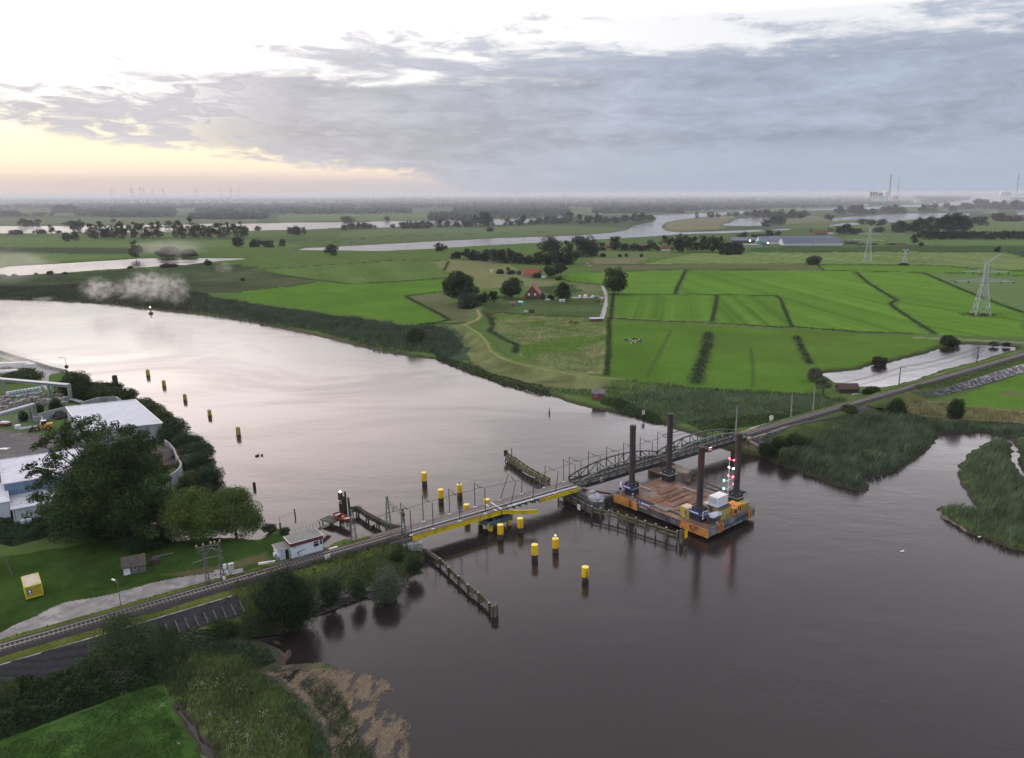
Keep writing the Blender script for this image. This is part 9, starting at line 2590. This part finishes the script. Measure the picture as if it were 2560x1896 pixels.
mastfar('X',2130,375,75,'tall red and white river-crossing pylon at the right edge')
mastfar('X',625,380,120,'thin hazy pylon behind the tall chimney',False,6)
mastfar('X',60,330,250,'faint small pylon left of the power station',False,5)
M_TURB = pm('turbine_white',(.62,.62,.63),None,.02,.6)
def turbine(zm,x,yhub,dist,ang,label,rb):
 d = ray(*px(zm,x,yhub)); t = dist / math.hypot(d[0],d[1])
 P = Vector((d[0] * t,d[1] * t,HC + d[2] * t))
 e = empty('wind_turbine',(P.x,P.y,0),math.atan2(-P.x,P.y) + R(15),label,'wind turbine','wind turbines on the horizon')
 MB().tube((0,0,0),(0,0,P.z),3.6,8,2.2).build('tower',M_TURB,e)
 MB().box((0,1.5,P.z + 1),(4,11,4.5)).build('nacelle',M_TURB,e)
 for k in range(3):
  a = R(ang + 120 * k); q = Vector((math.sin(a),0,math.cos(a)))
  mb = MB(); c = Vector((0,-5.5,P.z + 1)); mb.tube(c,c + q * rb * .3,1.5,5,2.0); mb.tube(c + q * rb * .3,c + q * rb,2.0,5,.4); mb.build('blade',M_TURB,e)
for k,(x,y,a) in enumerate(((722,196,0),(851,190,20),(905,188,5),(928,192,40),(990,196,10),(1053,190,25),(1270,192,50),(1432,194,15),(1495,192,0),(1543,196,35))):
 turbine('A',x,y,9500 + 300 * (k % 4),a,'wind turbine in the faint row on the left horizon',40)
turbine('B',1142,215,6500,0 + 60,'wind turbine with a Y-shaped rotor on the central horizon',52)
turbine('B',1465,222,6800,8,'wind turbine with one blade upright right of the Y-shaped one',52)
for k,(zm,x,y) in enumerate((('E',2035,1148),('E',2050,1143),('E',2080,1142),('c',1580,675),('c',1620,640))):
 p = at(zm,x,y,0); mb = MB(); mb.lathe([(.05,-.1),(.35,.0),(.42,.2),(.2,.42),(.04,.5)],n=8); mb.tube((.3,0,.3),(.5,0,.75),.1,5); tag(mb.build('water_bird',M_BLACK,None,p),'dark bird swimming on the river','bird','birds on the river')
for k,(zm,x,y,l) in enumerate((('K',1730,1500,'pale floating scrap beside the reed spit'),('K',1213,1598,'pale floating scrap in the open river at the right'))):
 p = at(zm,x,y,0); mb = MB(); mb.box((0,0,.1),(.9,.4,.15),.3); mb.box((.35,.2,.12),(.4,.3,.2),.8); tag(mb.build('floating_scrap',M_WHITE,None,p),l,'debris')
# ------------------------------------------------------------------ rising steam and mist (volumes)
def mist(zm,x,y,w,h,dens,label,seed,depth=None,z=None,scale=2.2,thr=.42,col=(.95,.93,.92),yb=None,lean=0.0):
 """a cloud of steam: an egg of uneven volume standing where the photograph shows it"""
 p = at(zm,x,yb if yb else y + h / 2,0.5)
 s = mpp(p) * ZM[zm][2]
 zt = top_z(p,zm,x,y - h / 2); hh = (zt - p.z) / 2
 bm = bmesh.new(); bmesh.ops.create_icosphere(bm,subdivisions=3,radius=1.0)
 me = bpy.data.meshes.new('mist'); bm.to_mesh(me); bm.free()
 o = link('mist',me,None,(p.x,p.y,p.z + hh * 1.02))
 o.scale = (w * s / 2,depth or w * s / 2,hh)
 m = bpy.data.materials.new('mist_%d' % seed); m.use_nodes = True
 g = NG(m.node_tree); g.n.remove(g.n['Principled BSDF'])
 v = g.node('ShaderNodeVolumePrincipled')
 v.inputs['Color'].default_value = (*col,1); v.inputs['Anisotropy'].default_value = .65
 tc = g.node('ShaderNodeTexCoord')
 ln = g.node('ShaderNodeVectorMath',operation='LENGTH'); g.l.new(tc.outputs['Object'],ln.inputs[0])
 mp = g.node('ShaderNodeMapping'); mp.inputs['Location'].default_value = (seed * 3.7,seed * 1.3,seed * 2.1); g.l.new(tc.outputs['Object'],mp.inputs[0])
 nf = g.noise(mp.outputs[0],scale,5,.62,.5)
 fall = g.m('SUBTRACT',1.0,g.sstep(ln.outputs['Value'],.35,1.0))
 d = g.sstep(g.m('MULTIPLY',nf,g.m('MULTIPLY_ADD',fall,.6,.55)),thr,thr + .30)
 g.l.new(g.m('MULTIPLY',g.m('MULTIPLY',d,fall),dens),v.inputs['Density'])
 g.l.new(v.outputs[0],g.n['Material Output'].inputs['Volume'])
 me.materials.append(m)
 tag(o,label,kind='stuff')
mist('L',880,850,460,340,.050,'puff of steam rising at the far bank, left one',1,thr=.44,scale=4.2)
mist('L',1330,820,620,460,.048,'largest cloud of steam drifting over the reed marsh',2,thr=.45,scale=5.0)
mist('L',1540,850,460,470,.042,'steam trail at the right end of the cloud',12,thr=.45,scale=4.6)
mist('L',1120,850,420,300,.035,'thin steam between the two clouds',3,thr=.44,scale=4.4)
mist('L',380,935,260,70,.03,'small roll of steam on the river edge',4,thr=.38)
mist('L',150,640,1000,440,.0060,'thin drifting mist over the inlet',5,thr=.34)
mist('L',1480,490,900,240,.0035,'thin mist over the trees behind the inlet',6,thr=.34)
mist('L',1960,660,260,150,.012,'wisp of mist over the brown marsh',7,thr=.36)
mist('a',300,300,1300,480,.030,'steam drifting over the quay and trailers',8,thr=.38,depth=25)
mist('E',110,130,620,460,.018,'pale steam over the bright river at the left edge',9,thr=.36,depth=40)
# ------------------------------------------------------------------ haze over the plain
def make_haze(dens=HAZE_D):
 m = bpy.data.materials.new('haze')
 m.use_nodes = True
 g = NG(m.node_tree)
 g.n.remove(g.n['Principled BSDF'])
 v = g.node('ShaderNodeVolumePrincipled')
 v.inputs['Color'].default_value = (.74,.76,.83,1)
 v.inputs['Density'].default_value = dens
 v.inputs['Anisotropy'].default_value = .25
 g.l.new(v.outputs[0],g.n['Material Output'].inputs['Volume'])
 s = 46000.0
 o = MB().box((0,0,58.0),(2 * s,2 * s,122.0)).build('haze',m)
 tag(o,'thin morning haze over the river plain',kind='stuff')
 o.visible_shadow = True
make_haze()
def far_mist():
 m = bpy.data.materials.new('far_mist')
 m.use_nodes = True
 g = NG(m.node_tree)
 g.n.remove(g.n['Principled BSDF'])
 v = g.node('ShaderNodeVolumePrincipled')
 v.inputs['Color'].default_value = (.72,.74,.82,1)
 v.inputs['Density'].default_value = .00012
 v.inputs['Anisotropy'].default_value = .2
 g.l.new(v.outputs[0],g.n['Material Output'].inputs['Volume'])
 W = 44000.0
 o = MB().add([(-W,900,-1.5),(W,900,-1.5),(W,W,-1.5),(-W,W,-1.5),(-W,2600,62),(W,2600,62),(W,W,62),(-W,W,62)],[(3,2,1,0),(4,5,6,7),(0,1,5,4),(1,2,6,5),(2,3,7,6),(3,0,4,7)]).build('mist',m)
 tag(o,'low bank of mist lying over the far plain',kind='stuff')
far_mist()
